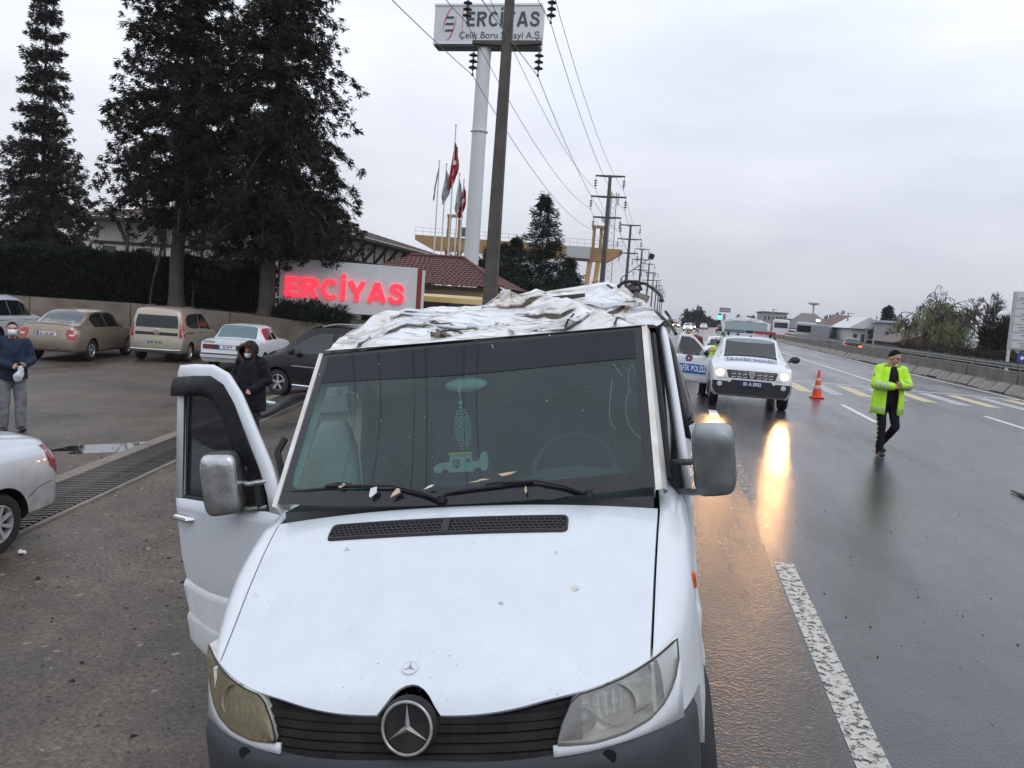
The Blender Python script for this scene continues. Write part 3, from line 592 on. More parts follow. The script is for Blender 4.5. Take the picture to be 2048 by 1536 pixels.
# doors
def sx(z, y=0):
    base = lin(z, [.3, .9, 1.42, 2.06], [.965, .985, .975, .875]); return base
GROOVE = mat('door_seam', (.02, .02, .022), .6)
def door(fn, mirror_side, opened):
    d_ = thing('door', 'passenger door swung wide open' if opened else 'driver door with bent frame', None); d_.parent = van
    def zb(u): return .40+.10*max(0, (u-.75)/.3)**2
    us = [0, .03, .1, .25, .45, .65, .8, .92, .99, 1.03, 1.045]
    b = MB()
    zs = [0, .03, .18, .2, .215, .40, .42, .435, .62, .8, .93, 1.0]
    rows = []
    for t_ in zs:
        r = []
        for u in us:
            z = lerp(zb(u), 1.335, t_); ed = -.02 if u in (0, 1.045) else 0; gro = {.2: .012, .215: .012, .42: .010, .435: .010}.get(t_, 0); bl = {.18: 0}.get(t_, 0)
            low = .0 if t_ > .43 else (.012 if t_ > .2 else .020)
            r.append(fn(u, z, ed+low-(.012 if gro else 0)-(.03 if t_ == 0 else 0)))
        rows.append(r)
    b.grid(rows)
    outer = [(0, 1.33), (.02, 1.42), (.10, 1.56), (.25, 1.74), (.40, 1.92), (.52, 2.02), (.66, 2.065), (.85, 2.075), (1.02, 2.075), (1.04, 2.05), (1.045, 1.33)]
    inner = [(.12, 1.345), (.13, 1.43), (.19, 1.53), (.32, 1.70), (.44, 1.86), (.55, 1.955), (.68, 1.995), (.85, 2.0), (.955, 2.0), (.97, 1.98), (.975, 1.345)]
    for dp in (0,): b.grid([[fn(u, z, dp-.012) for u, z in outer], [fn(u, z, dp) for u, z in [(lerp(a[0], c[0], .2), lerp(a[1], c[1], .2)) for a, c in zip(outer, inner)]], [fn(u, z, dp) for u, z in [(lerp(a[0], c[0], .75), lerp(a[1], c[1], .75)) for a, c in zip(outer, inner)]], [fn(u, z, dp-.015) for u, z in inner]])
    o = b.build('door_panel', V_WHITE, d_, smooth=40); md = o.modifiers.new('s', 'SOLIDIFY'); md.thickness = .035; md.offset = -1 if opened else 1; md.offset = 0
    # rubber window channel, glass, quarter-light post
    b = MB(); b.tube([fn(u, z, -.004) for u, z in inner+[inner[0]]], .012, 6); b.tube([fn(.47, 1.35, -.01), fn(.49, 1.9, -.01)], .014, 6); b.build('window_seal', M_RUB, d_)
    b = MB(); b.grid([[fn(u, z, -.018) for u, z in inner], [fn(u, 1.35, -.018) for u, z in inner]]); b.build('window_glass', glass('door_glass', (.07, .08, .09), .22, (.03, .034, .042), .02, grain=.05), d_, smooth=60)
    dfl = [(.20, 1.56), (.32, 1.715), (.43, 1.865), (.54, 1.965), (.67, 2.012), (.85, 2.015), (1.06, 2.012)]
    b = MB(); rws = []
    for k, (u, z) in enumerate(dfl):
        n_ = Vector((dfl[min(k+1, 6)][0]-dfl[max(k-1, 0)][0], dfl[min(k+1, 6)][1]-dfl[max(k-1, 0)][1])).normalized(); pu, pz = n_.y, -n_.x; wd = .035 if k == 0 else .10
        rws.append([fn(u-pu*.015, z-pz*.015, .004), fn(u, z, .028), fn(u+pu*wd*.5, z+pz*wd*.5, .042), fn(u+pu*wd, z+pz*wd, .04)])
    b.grid(rws); o = b.build('wind_deflector', mat('smoked_acrylic', (.006, .0065, .008), .4, spec=.12, vs_=20, c2=(.014, .015, .017)), d_, smooth=60); o.modifiers.new('s', 'SOLIDIFY').thickness = .004
    b = MB(); b.tube([fn(.86, 1.225, .012), fn(.88, 1.228, .04), fn(1.0, 1.235, .045), fn(1.035, 1.235, .02)], [.014, .017, .017, .014], 8); b.build('handle', M_CHR, d_)
    b = MB(); b.ball(fn(.93, 1.235, -.006), .001); pts_ = [fn(.93+.055*math.cos(k*.5236), 1.23+.075*math.sin(k*.5236), .003) for k in range(12)]; b.add(pts_, [tuple(range(12))]); b.build('handle_recess_shade', mat('recess_shade', (.50, .52, .55), .4), d_, smooth=0)  # grey disc on the flat panel, paints the shade of a handle recess
    # inner trim card
    b = MB(); b.grid([[fn(u, lerp(zb(u)+.03, 1.34, t_), -.055) for u in us[1:-1]] for t_ in (0, .3, .6, 1)]); o = b.build('inner_trim', mat('door_card', (.06, .06, .065), .7), d_, smooth=40); o.modifiers.new('s', 'SOLIDIFY').thickness = .02
    return d_
HG = Vector((-.955, 1.235, 0)); ANG = R(60); dv = Vector((-math.sin(ANG), math.cos(ANG), 0)); dn = Vector((-math.cos(ANG), -math.sin(ANG), 0))
dL = door(lambda u, z, o_: HG+dv*u+dn*(sx(z)-.975+o_)+Vector((0, 0, z)), -1, True)
dR = door(lambda u, z, o_: Vector((lin(z, [.3, .9, 1.42, 2.06], [.965, .985, .985, .925])+o_+.010*math.sin(u*3)*(1 if z > 1.5 else 0), 1.27+u, z)), 1, False)
# black jamb seen between the pillar and the bent driver door
b = MB(); b.tube([(.905, 1.22, 1.42), (.893, 1.46, 1.70), (.878, 1.66, 1.95), (.875, 1.76, 2.05)], .016, 6); b.build('door_jamb_seal', M_RUB, van)
b = MB(); b.tube([(-.93, 1.22, 1.44), (-.90, 1.42, 1.72), (-.865, 1.62, 1.98), (-.85, 1.78, 2.06)], .02, 6); b.tube([(-.95, 1.30, .5), (-.955, 1.28, 1.44), (-1.02, 1.36, 1.62), (-1.0, 1.42, 1.68)], .018, 6); b.build('door_jamb_seal', M_RUB, van)
# mirrors
def mirror(c, sz, yaw, m, arms, foot):
    r_ = thing('mirror', 'scuffed chrome door mirror' if c[0] < 0 else 'dull grey door mirror', None); r_.parent = van
    b = MB(); rg = []
    Mx = Matrix.Rotation(yaw, 3, 'Z')
    for k, (yy, sc_) in enumerate(((-.5, .35), (-.49, .72), (-.42, .88), (-.25, .97), (0.1, 1), (.42, 1), (.5, .96))):
        rr = []
        for j in range(32):
            a = j*2*math.pi/32; ca, sa = math.cos(a), math.sin(a); e_ = .42; x = math.copysign(abs(ca)**e_, ca)*.5*sz[0]*sc_; z = math.copysign(abs(sa)**e_, sa)*.5*sz[2]*(sc_*.6+.4 if sc_ < .9 else sc_)*(1-.06*(x/sz[0]))
            rr.append(Vector(c)+Mx @ Vector((x, yy*sz[1], z)))
        rg.append(rr)
    b.loft(rg); b.build('housing', m, r_, smooth=50)
    for a in arms:
        b = MB(); b.tube(a, .0145, 8); b.build('arm', m, r_)
    b = MB(); b.box(foot, (.05, .07, .16)); b.build('bracket', M_BLACK, r_, bevel=.01)
    return r_
MCH = mat('worn_chrome', (.60, .62, .63), .22, metal=.85, c2=(.28, .28, .27), vs_=7, bump=.1, bs=30, dirt_or_sheen=(1.33, 1.46, (.13, .14, .115))); MGR = mat('dull_mirror_grey', (.17, .185, .19), .33, metal=.55, var=.35, vs_=8, dirt_or_sheen=(1.70, 1.60, (.55, .59, .63)))  # grey mirror: highlight painted on its top; chrome: dark green towards the bottom
pm = vl(447, 967, 1.36); pr = vl(1428, 920, 1.10)
mirror(pm, (.205, .14, .325), R(12), MCH, ([pm+Vector((.08, .02, .0)), vl(500, 968, 1.33), vl(538, 962, 1.30)], [pm+Vector((.08, .02, -.14)), vl(500, 1019, 1.33), vl(536, 1014, 1.31)]), vl(524, 990, 1.34))
mirror(pr, (.18, .15, .305), R(-6), MGR, ([vl(1352, 925, 1.24), vl(1378, 924, 1.16), pr+Vector((-.05, .02, .0))], [vl(1356, 982, 1.24), vl(1385, 984, 1.14), pr+Vector((-.05, 0, -.135))]), vl(1352, 955, 1.27))
# side repeater
q = vl(1378, 1160, .74); b = MB(); b.prism([(-.035, -.02), (.03, -.024), (.042, 0), (.03, .024), (-.035, .02)], lambda a, c, t: (q.x+t, q.y+c*1.0, q.z+a*.9), -.02, .028); b.build('side_repeater', M_AMBER, van, bevel=.006)
# body behind the cab
def sb(z, y): return sx(z)+lin(z, [.6, 1.05, 1.45, 2.06], [0, .03, .125, .085])*lin(y, [2.35, 2.6, 4.5, 6], [.3, 1, .8, .3])
for sg in (1, -1):
    b = MB(); ys = [2.36, 2.40, 2.6, 3, 3.5, 4, 4.5, 5, 5.5, 5.95]; f_ = (lambda z, y: sb(z, y)) if sg > 0 else (lambda z, y: sx(z))
    b.grid([[(sg*f_(z, y), y, z) for y in ys] for z in (.36, .5, .9, 1.2, 1.42, 1.46)]); b.grid([[(sg*f_(z, y), y, z) for y in ys] for z in (1.98, 2.03, 2.07)])
    for y0, y1 in ((2.36, 2.46), (3.72, 3.84), (5.7, 5.95)): b.grid([[(sg*f_(z, y), y, z) for y in (y0, y1)] for z in (1.46, 1.6, 1.8, 1.98)])
    o = b.build('side_panel', V_WHITE, van, smooth=50)
    for y0, y1 in ((2.44, 3.74), (3.82, 5.72)):
        b = MB(); b.grid([[(sg*(f_(z, lerp(y0, y1, k/6))+.006+.012*math.sin(math.pi*j/5)), lerp(y0, y1, k/6), z) for k in range(7)] for j, z in enumerate((1.40, 1.52, 1.64, 1.76, 1.88, 2.0))]); o = b.build('side_window', M_DGLASS, van, smooth=60); o.modifiers.new('s', 'SOLIDIFY').thickness = .006
        if sg > 0: b = MB(); b.tube([(f_(z, y)+.012, y, z) for y, z in ((y0, 1.40), (y1, 1.40))], .012, 6); b.tube([(f_(z, y)+.012, y, z) for y, z in ((y0, 1.40), (y0, 1.7), (y0, 2.0))], .012, 6); b.build('window_rubber', M_RUB, van)
b = MB(); b.grid([[(x, 5.95, z) for x in (-.96, -.5, 0, .5, .97)] for z in (.4, 1, 1.5, 2.07)]); b.build('rear_wall', V_WHITE, van)
b = MB(); b.box((0, 3.6, .42), (1.86, 4.7, .06)); b.box((0, 1.0, .62), (1.5, .9, .4)); b.build('floor_pan', M_BLACK, van)
b = MB(); b.box((0, .62, .86), (1.45, .5, .3)); b.build('hood_light_block', mat('light_block_dark', (.012, .012, .012), .8), van)  # dark box added under the hood to block light at the panel gaps
# torn and flattened roof
Hs = ([-.95, -.9, -.71, -.45, -.23, -.12, .2, .55, .75, .88, .98, 1.06], [2.19, 2.225, 2.265, 2.28, 2.30, 2.325, 2.335, 2.34, 2.30, 2.20, 2.09, 2.0])
rn = np.random.default_rng(8)
def folds(x, y):
    s = 0
    for a, fq, am, ph in ((.5, 4.4, .032, .3), (-.9, 6.6, .022, 1.7), (1.3, 10, .011, 2.2), (-.2, 17, .005, .4), (2.2, 26, .003, 3)):
        q = (x*math.cos(a)+y*math.sin(a))*fq+ph+.8*math.sin(x*3.1+y*1.7+a); s += am*(1-2*abs(math.sin(q)))
    return s
b = MB(); rows = []
nx_, ny_ = 130, 170
for j in range(ny_+1):
    v = j/ny_; r = []
    for i in range(nx_+1):
        s = -1+2*i/nx_; ye = 1.53+.07*s*s; y = lerp(ye, 5.9, v**1.35); xw = lerp(.845, 1.0 if s > 0 else .93, min(1, (y-ye)/.7)); x = s*xw
        k = min(1, (y-ye)/(1.35 if x > .2 else lerp(.8, 1.35, max(0, min(1, (x+.6)/.8))))); k = k*k*(3-2*k)*.7+.3*k; z = lerp(2.105, lin(x, *Hs), k); z += (folds(x, y)-.008)*min(1, (y-ye)/.22)*(.35+.65*min(1, (1-abs(s))*6))
        if y > 3.0: z -= (y-3.0)*.05
        if y > 1.6 and -.45 < x < .1: z += .02*math.sin((x+.45)*5.7)*math.exp(-((y-1.95)/.22)**2)
        r.append((x, y, z))
    rows.append(r)
b.grid(rows)
rm = bpy.data.materials.new('torn_roof_metal'); rm.use_nodes = True; t = rm.node_tree; bs_ = t.nodes['Principled BSDF']; n = t.nodes.new; L = t.links.new
co = n('ShaderNodeTexCoord'); n1 = n('ShaderNodeTexNoise'); n1.inputs['Scale'].default_value = 4.2; n1.inputs['Detail'].default_value = 8; n1.inputs['Roughness'].default_value = .7; n1.inputs['Distortion'].default_value = .8; L(co.outputs['Object'], n1.inputs['Vector'])
r1 = n('ShaderNodeValToRGB'); cr = r1.color_ramp; cr.elements[0].position = .30; cr.elements[0].color = (.07, .055, .045, 1); cr.elements[1].position = .56; cr.elements[1].color = (.72, .745, .785, 1); e = cr.elements.new(.36); e.color = (.38, .32, .24, 1); e = cr.elements.new(.43); e.color = (.66, .64, .60, 1); L(n1.outputs[0], r1.inputs[0])
mpn = n('ShaderNodeMapping'); mpn.inputs['Scale'].default_value = (3, 26, 3); mpn.inputs['Rotation'].default_value = (0, 0, .35); L(co.outputs['Object'], mpn.inputs[0]); n2 = n('ShaderNodeTexNoise'); n2.inputs['Scale'].default_value = 2.2; n2.inputs['Detail'].default_value = 6; n2.inputs['Distortion'].default_value = .5; L(mpn.outputs[0], n2.inputs['Vector'])
r2 = n('ShaderNodeValToRGB'); r2.color_ramp.elements[0].position = .33; r2.color_ramp.elements[0].color = (.22, .20, .18, 1); r2.color_ramp.elements[1].position = .45; r2.color_ramp.elements[1].color = (1, 1, 1, 1); L(n2.outputs[0], r2.inputs[0])
mm = n('ShaderNodeMix'); mm.data_type = 'RGBA'; mm.blend_type = 'MULTIPLY'; mm.inputs[0].default_value = .9; L(r1.outputs[0], mm.inputs[6]); L(r2.outputs[0], mm.inputs[7]); L(mm.outputs[2], bs_.inputs['Base Color']); bs_.inputs['Roughness'].default_value = .38; bs_.inputs['Coat Weight'].default_value = .3
roof = b.build('crushed_roof', rm, van, smooth=11)
# split seams, gashes and buckled bows in the sheet metal
_rv = np.array([p for q in rows for p in q])
def rz(x, y): i = int(np.argmin((_rv[:, 0]-x)**2+(_rv[:, 1]-y)**2)); return float(_rv[i, 2])
GASH = mat('gash_dark', (.022, .019, .017), .8, c2=(.12, .095, .07), vs_=25); rs = random.Random(33)
for (x0, y0, x1, y1, wd) in ((-.55, 1.78, -.30, 1.92, .016), (-.28, 1.90, -.02, 1.80, .022), (.30, 1.72, .62, 1.95, .014), (.10, 2.25, .46, 2.15, .016), (-.62, 2.15, -.38, 2.35, .016), (.55, 2.2, .80, 2.5, .014), (-.15, 2.5, .25, 2.62, .018), (-.75, 1.70, -.68, 1.95, .012), (.66, 1.66, .74, 1.9, .010)):
    A_, B_ = [], []; n_ = 9; d_ = Vector((x1-x0, y1-y0, 0)); pn = Vector((-d_.y, d_.x, 0)).normalized()
    for k in range(n_):
        t = k/(n_-1); q = Vector((x0, y0, 0))+d_*t+pn*rs.uniform(-.012, .012); h_ = wd*math.sin(math.pi*t)**.6*rs.uniform(.4, 1.2)+.001
        for L_, s_ in ((A_, 1), (B_, -1)): v = q+pn*h_*s_; L_.append(Vector((v.x, v.y, rz(v.x, v.y)+.007)))
    b = MB(); b.grid([A_, B_]); b.build('gash', GASH, roof, smooth=0)
    b = MB(); lip = [v+Vector((0, 0, rs.uniform(.006, .022)))+pn*rs.uniform(-.004, .014) for v in A_]; b.grid([A_, lip]); o = b.build('torn_lip', rm, roof, smooth=10); o.modifiers.new('s', 'SOLIDIFY').thickness = .003
for yb in (1.98, 2.42):
    b = MB(); P = [Vector((x, yb+.06*math.sin(x*4+yb), rz(x, yb)+.004+.012*abs(math.sin(x*7+yb)))) for x in (-.8, -.6, -.42, -.38, -.1, .1, .14, .4, .6, .8)]
    for p_, q_ in zip(P, P[1:]): b.beam(p_, q_, .05, .016)
    b.build('buckled_bow', rm, roof, smooth=10)
# roof rail peeled up along the far side, with the stub of a bow
def px3(pts): return [vl(*p) for p in pts]
b = MB(); P = px3([(985, 606, 2.9), (1040, 600, 2.95), (1100, 592, 3.0), (1160, 583, 3.0), (1215, 575, 3.0), (1262, 590, 2.9), (1290, 612, 2.8)]); b.tube(P, [.02, .03, .034, .036, .04, .035, .02], 7); b.build('roof_rail', rm, roof, smooth=30)
b = MB(); P = px3([(1055, 606, 2.75), (1110, 598, 2.75), (1170, 590, 2.75)]); b.tube(P, [.012, .02, .012], 6); b.build('gap_shade', mat('gap_shade_dark', (.03, .027, .025), .7), roof)  # dark rod painted in for the shaded gap beneath the rail
b = MB(); q = vl(1012, 596, 2.7); b.box(q, (.075, .05, .11), Matrix.Rotation(.15, 3, 'Y')); b.build('roof_bow_stub', rm, roof, bevel=.012)
b = MB()
for pl in ([(962, 618, 2.6), (985, 600, 2.6), (1008, 585, 2.62)], [(1000, 575, 2.8), (1030, 588, 2.8), (1055, 598, 2.8)], [(1005, 590, 2.7), (1040, 597, 2.75), (1080, 601, 2.8)]): b = MB(); b.tube(px3(pl), .006, 5); b.build('bent_strip', mat('bare_strip', (.42, .41, .40), .4, metal=.5), roof)
rs = random.Random(21)
for k in range(16):
    b = MB()   # torn flaps standing up
    x, y = rs.uniform(-.8, .85), rs.uniform(1.64, 2.6); z = 2.12+.12*min(1, (y-1.55)/1.3); a = rs.uniform(0, 6.28); u = Vector((math.cos(a), math.sin(a), rs.uniform(-.05, .2))); v_ = Vector((-u.y, u.x, rs.uniform(.1, .5))).normalized(); l, wd = rs.uniform(.05, .16), rs.uniform(.02, .06); c = Vector((x, y, z-.005))
    b.grid([[c-u*l, c+v_*.01, c+u*l], [c-u*l*.8+v_*wd, c+v_*wd*1.3, c+u*l*.7+v_*wd*.8]]); o = b.build('torn_flap', rm, roof, smooth=11); o.modifiers.new('s', 'SOLIDIFY').thickness = .004
CAB = mat('cable_black', (.015, .015, .016), .45)
b = MB()
for pl, r_ in (([(1240, 585, 2.7), (1237, 572, 2.7), (1250, 563, 2.7), (1275, 564, 2.7), (1283, 578, 2.7), (1262, 588, 2.7), (1246, 580, 2.7)], .012), ([(1262, 566, 2.7), (1290, 567, 2.7), (1310, 580, 2.65), (1322, 592, 2.6), (1325, 602, 2.55), (1318, 600, 2.55)], .010), ([(1215, 570, 2.9), (1230, 580, 2.8), (1255, 588, 2.7), (1280, 585, 2.7)], .008), ([(1243, 592, 2.7), (1262, 575, 2.72), (1272, 592, 2.7), (1250, 569, 2.7), (1280, 571, 2.7)], .007)):
    b = MB(); b.tube(px3(pl), r_, 6); b.build('cable', CAB, van)
b = MB(); b.ball(vl(1262, 580, 2.72), (.05, .05, .035), 8); b.build('cable_knot', CAB, van); b = MB(); b.beam(vl(1268, 588, 2.6), vl(1298, 598, 2.6), .02, .035); b.build('torn_bracket', mat('bracket_dirt', (.05, .045, .04), .7, c2=(.25, .22, .18), vs_=20), van)
b = MB()
for pl, r_ in (([(845, 655, 1.9), (868, 642, 1.95), (890, 652, 1.9), (905, 663, 1.85)], .0045), ([(862, 672, 1.75), (885, 662, 1.8), (912, 660, 1.8), (934, 674, 1.72)], .0055), ([(880, 648, 1.95), (900, 646, 1.95), (914, 660, 1.85)], .004), ([(1131, 655, 1.8), (1136, 640, 1.8), (1148, 628, 1.85)], .006), ([(1310, 620, 2.2), (1325, 635, 2.1), (1345, 655, 2.0), (1352, 668, 1.95)], .010), ([(1330, 622, 2.2), (1338, 632, 2.2), (1345, 645, 2.1)], .008)):
    b = MB(); b.tube(px3(pl), r_, 5); b.build('loose_wire', CAB, van)
b = MB(); rs = random.Random(9)
for k in range(40): b.ball(vl(rs.gauss(884, 14), rs.gauss(670, 4), 1.72+rs.uniform(0, .1)), rs.uniform(.004, .013), 6)
tag(b.build('torn_lining', mat('lining_dark', (.03, .025, .02), .9, c2=(.30, .24, .17), vs_=30), van), kind='stuff')
# wheels
def wheel(parent, c, r, wd, out, rim_m, spokes=5, rimr=.62, cover=False, steel=False):
    """out = +1/-1: which way along x the outer face looks"""
    b = MB(); h = wd/2; b.lathe([(r*rimr, -h*.9), (r*.80, -h), (r*.94, -h*.92), (r, -h*.6), (r, h*.6), (r*.94, h*.92), (r*.80, h), (r*rimr, h*.9), (r*rimr, -h*.9)], 36, (0, 0, 0), 'x'); o = b.build('wheel', M_RUB, parent, loc=c, smooth=40)
    b = MB(); f = out*h; R0 = r*rimr
    b.lathe([(R0, f*.9), (R0*.96, f*.95), (R0*.93, f*.75), (R0*.88, f*.3)], 36, (0, 0, 0), 'x'); b.lathe([(0, f*.96), (R0*.16, f*.96), (R0*.22, f*.86), (R0*.22, f*.3)], 20, (0, 0, 0), 'x')
    wf = R0*(1.5/spokes if not cover else 1.9/spokes)
    for k in range(spokes):
        a = 2*math.pi*k/spokes+.3; u = Vector((0, math.cos(a), math.sin(a))); v_ = Vector((0, -math.sin(a), math.cos(a)))
        P = [u*R0*.15+v_*wf*.38, u*R0*.15-v_*wf*.38, u*R0*.55-v_*wf*.5, u*R0*.93-v_*wf*.42, u*R0*.93+v_*wf*.42, u*R0*.55+v_*wf*.5]
        b.add([p+Vector((f*.86 if i in (0, 1, 2, 5) else f*.92, 0, 0)) for i, p in enumerate(P)]+[p+Vector((f*.6, 0, 0)) for p in P], [(0, 1, 2, 3, 4, 5)]+[(i, i+6, (i+1) % 6+6, (i+1) % 6) for i in range(6)])
    b.build('rim', rim_m, o, smooth=40)
    b = MB(); b.add([(f*.25, math.cos(k*.349)*R0*.9, math.sin(k*.349)*R0*.9) for k in range(18)], [tuple(range(18))]); b.build('brake_disc', M_BLACK, o, smooth=0)
    return o
for sg in (1, -1):
    wheel(van, (sg*.88, .93, .335), .35, .25, sg, M_STEEL, 6); wheel(van, (sg*.85, 4.45, .335), .345, .225, sg, M_STEEL, 6)
# cabin
INT = mat('cabin_grey', (.075, .08, .082), .75, var=.2); SEAT = mat('seat_cloth', (.05, .055, .06), .9, var=.2); SEATP = mat('pale_seat_cover', (.42, .43, .40), .85, var=.12, vs_=6, bump=.15, bs=30)
b = MB(); b.loft([[(x, y, z) for y, z in ((.98, 1.20), (.98, 1.405), (1.18, 1.40), (1.34, 1.37+bulge), (1.42, 1.30+bulge), (1.44, 1.0))] for x, bulge in ((-.82, 0), (-.3, 0), (.05, 0), (.12, .03), (.32, .10), (.5, .11), (.7, .08), (.8, .02), (.83, 0))]); dash = b.build('dashboard', INT, van, smooth=50)
b = MB(); Mw = frame((.44, 1.60, 1.40), (1, 0, 0), (0, .55, .83), (0, -.83, .55)); ring(b, Mw, .205, .017, 36, 8); b.ball(Mw @ Vector((0, 0, -.02)), (.06, .05, .05), 10)
for a in (0, math.pi, -math.pi/2): b.tube([Mw @ Vector((0, 0, -.02)), Mw @ Vector((math.cos(a)*.2, math.sin(a)*.2, 0))], .014, 6)
b.tube([Mw @ Vector((0, 0, -.02)), (.44, 1.40, 1.22)], .03, 8); b.build('steering_wheel', mat('wheel_grey', (.06, .065, .07), .5), van)
def seat(x, y, m, wd=.42):
    s_ = thing('seat', None, None); s_.parent = van; b = MB(); rg = []
    for k, (z, w_, th) in enumerate(((.95, .95, .12), (1.0, 1, .14), (1.3, 1, .13), (1.55, .86, .11), (1.66, .62, .09), (1.70, .45, .06))): rg.append([(x+w_*wd/2*math.copysign(abs(math.cos(a))**.5, math.cos(a)), y+(z-.95)*.22+th/2*math.copysign(abs(math.sin(a))**.6, math.sin(a)), z) for a in [i*2*math.pi/20 for i in range(20)]])
    b.loft(rg); b.build('backrest', m, s_, smooth=60); b = MB(); b.box((x, y-.22, .9), (wd, .5, .16)); b.build('cushion', m, s_, bevel=.05)
    b = MB(); b.box((x, y+.20, 1.80), (.26, .09, .17)); b.build('headrest', m, s_, bevel=.035)
seat(vl(662, 900, 1.8).x, 1.72, SEATP, .30); seat(-.22, 1.98, SEAT); seat(.45, 2.02, SEAT, .48)
b = MB(); b.grid([[(x, y, 2.05-.30*max(0, (x+.35))*.55-dz+.02*math.sin(x*9+y*5)) for x in (-.8, -.5, -.3, -.1, .1, .3, .5, .7, .84)] for y, dz in ((1.75, .0), (1.95, .06), (2.15, .14), (2.3, .26))]); b.build('sagging_headliner', mat('headliner_grey', (.42, .45, .44), .9, var=.15, vs_=6), van, smooth=60)
b = MB(); b.box((0, 2.75, 1.25), (1.8, .04, 1.6)); b.build('partition', mat('partition_grey', (.05, .055, .06), .9), van)
b = MB(); q = vl(932, 769, 1.42); b.ball(q, (.105, .02, .036), 18); b.tube([q+Vector((0, .01, .03)), q+Vector((0, .08, .1))], .008, 6); b.box(q+Vector((0, -.018, .0)), (.05, .012, .025)); b.build('interior_mirror', mat('mirror_back', (.55, .60, .59), .4), van, smooth=50)
# things lying in and on the van
def vthing(name, label, cat, p): o = thing(name, label, cat, VM @ p, van.rotation_euler); return o
q = vl(930, 905, 1.30); pend = vthing('hanging_ornament', 'pale beaded tassel ornament hanging from the van mirror', 'ornament', q); hgt = (vl(930, 800, 1.30)-q).z
b = MB(); b.tube([(0, .0, hgt*1.25), (0, 0, hgt*.95)], .002, 5); b.build('cord', SEATP, pend)
PB = mat('ornament_pale', (.36, .40, .39), .5, var=.3, vs_=60)
b = MB()
for z, r_ in ((.95, .012), (.86, .01)): b.ball((0, 0, hgt*z), r_, 8)
for k in range(14):
    z = hgt*(.80-.055*k); r_ = .034*math.sin(math.pi*min(1, (k+1.5)/15))**.7+.004
    for j in range(9): a = j*.698+k*.35; b.ball((math.cos(a)*r_, math.sin(a)*r_, z), .0052, 6)
tag(b.build('beads', PB, pend), kind='stuff'); b = MB(); b.lathe([(.004, hgt*.78), (.028, hgt*.6), (.032, hgt*.4), (.02, hgt*.15), (.006, .0)], 14); b.build('tassel', mat('tassel_grey', (.16, .2, .2), .7), pend)
q = vl(922, 930, 1.22); orn = vthing('dashboard_ornament', 'white toy pickup cutout with a small crest standing on the dashboard', 'ornament', q-Vector((0, 0, .035)))
OW = mat('ornament_white', (.46, .50, .49), .5)
prof = [(-.13, .005), (-.135, .03), (-.11, .045), (-.055, .05), (-.05, .085), (.05, .085), (.055, .045), (.085, .05), (.10, .085), (.125, .09), (.128, .03), (.12, .005), (.10, .002), (.09, .018), (.065, .018), (.055, .002), (-.06, .002), (-.07, .018), (-.09, .018), (-.10, .002)]
b = MB(); b.prism(prof, lambda a, c, t: (a, t, c), 0, .02); b.build('cutout', OW, orn)
b = MB(); b.box((.0, .008, .088), (.11, .024, .008)); b.build('gold_strip', mat('gold_strip', (.55, .5, .15), .4), orn)
b = MB(); b.prism([(-.014, .062), (-.014, .03), (0, .02), (.014, .03), (.014, .062)], lambda a, c, t: (a-.02, t, c), -.003, 0); cr_ = b.build('crest', M_INK, orn)
b = MB()
for k in (-.006, .004): b.box((k-.02, -.004, .045), (.004, .002, .026))
b.build('crest_stripe', OW, orn); b = MB(); b.add([(.03, -.002, .06), (.045, -.002, .07), (.04, -.002, .055), (.05, -.002, .045), (.035, -.002, .05), (.028, -.002, .04)], [(0, 1, 2, 3, 4, 5)]); b.build('bird_mark', M_INK, orn, smooth=0)
q = vl(672, 790, 1.72); b = MB(); b.prism([(-.06, 0), (.0, .0), (.012, .045), (.02, .01), (.03, .05), (.026, -.01), (0, -.012), (-.06, -.01)], lambda a, c, t: (a, t, c), 0, .006); o = b.build('torn_clip', OW, van, loc=q)
# torn lining scraps lying on the scuttle
SC = mat('lining_beige', (.55, .44, .30), .9, var=.25, vs_=25); SW = mat('scrap_white', (.68, .69, .69), .7, var=.1, vs_=20)
def scrap(px, py, w_, h_, an, m, label, seed, off=.03):
    rs = random.Random(seed); o = vthing('torn_scrap', label, 'scrap', on_ws(px, py, off)); n_ = rs.choice((5, 6, 7)); P = []
    for k in range(n_):
        a = k*2*math.pi/n_; r_ = rs.uniform(.35, 1.35); P.append((math.cos(a)*w_*r_*.8, math.sin(a)*h_*r_*.8))
    b = MB(); ca, sa = math.cos(an), math.sin(an); b.prism(P, lambda a, c, t: Vector((a*ca-c*sa, (a*sa+c*ca)*.66-t*.7, (a*sa+c*ca)*.75+t*.7+.004*math.sin(a*60))), 0, .004); b.build('scrap_sheet', m, o, smooth=30)
    return o
scrap(748, 995, .05, .022, 1.0, SW, 'long white torn strip lying under the passenger side wiper', 1)
scrap(797, 990, .045, .020, .5, SC, 'beige torn lining shard between the two wiper arms', 2)
scrap(1020, 960, .05, .012, .1, SC, 'beige torn lining shard standing above the driver side wiper', 3, .05)
scrap(1054, 990, .010, .03, .1, SC, 'pointed beige sliver below the driver side wiper', 4)
scrap(690, 978, .022, .010, .4, SC, 'small beige scrap beside the passenger side wiper blade', 5)
scrap(860, 982, .03, .008, .2, SW, 'white crumpled scrap in the middle of the windscreen foot', 6)
scrap(960, 972, .05, .008, .1, SC, 'thin beige strip lying along the driver side wiper blade', 7, .04)
q = on_ws(1093, 966, -.03); o = vthing('dashboard_box', 'pale turquoise rounded cover lying on the dashboard', 'cover', q-Vector((0, -.03, .03))); b = MB(); b.ball((0, .02, 0), (.085, .06, .045), 16); b.build('lid', mat('turquoise', (.45, .80, .74), .4), o, smooth=60)
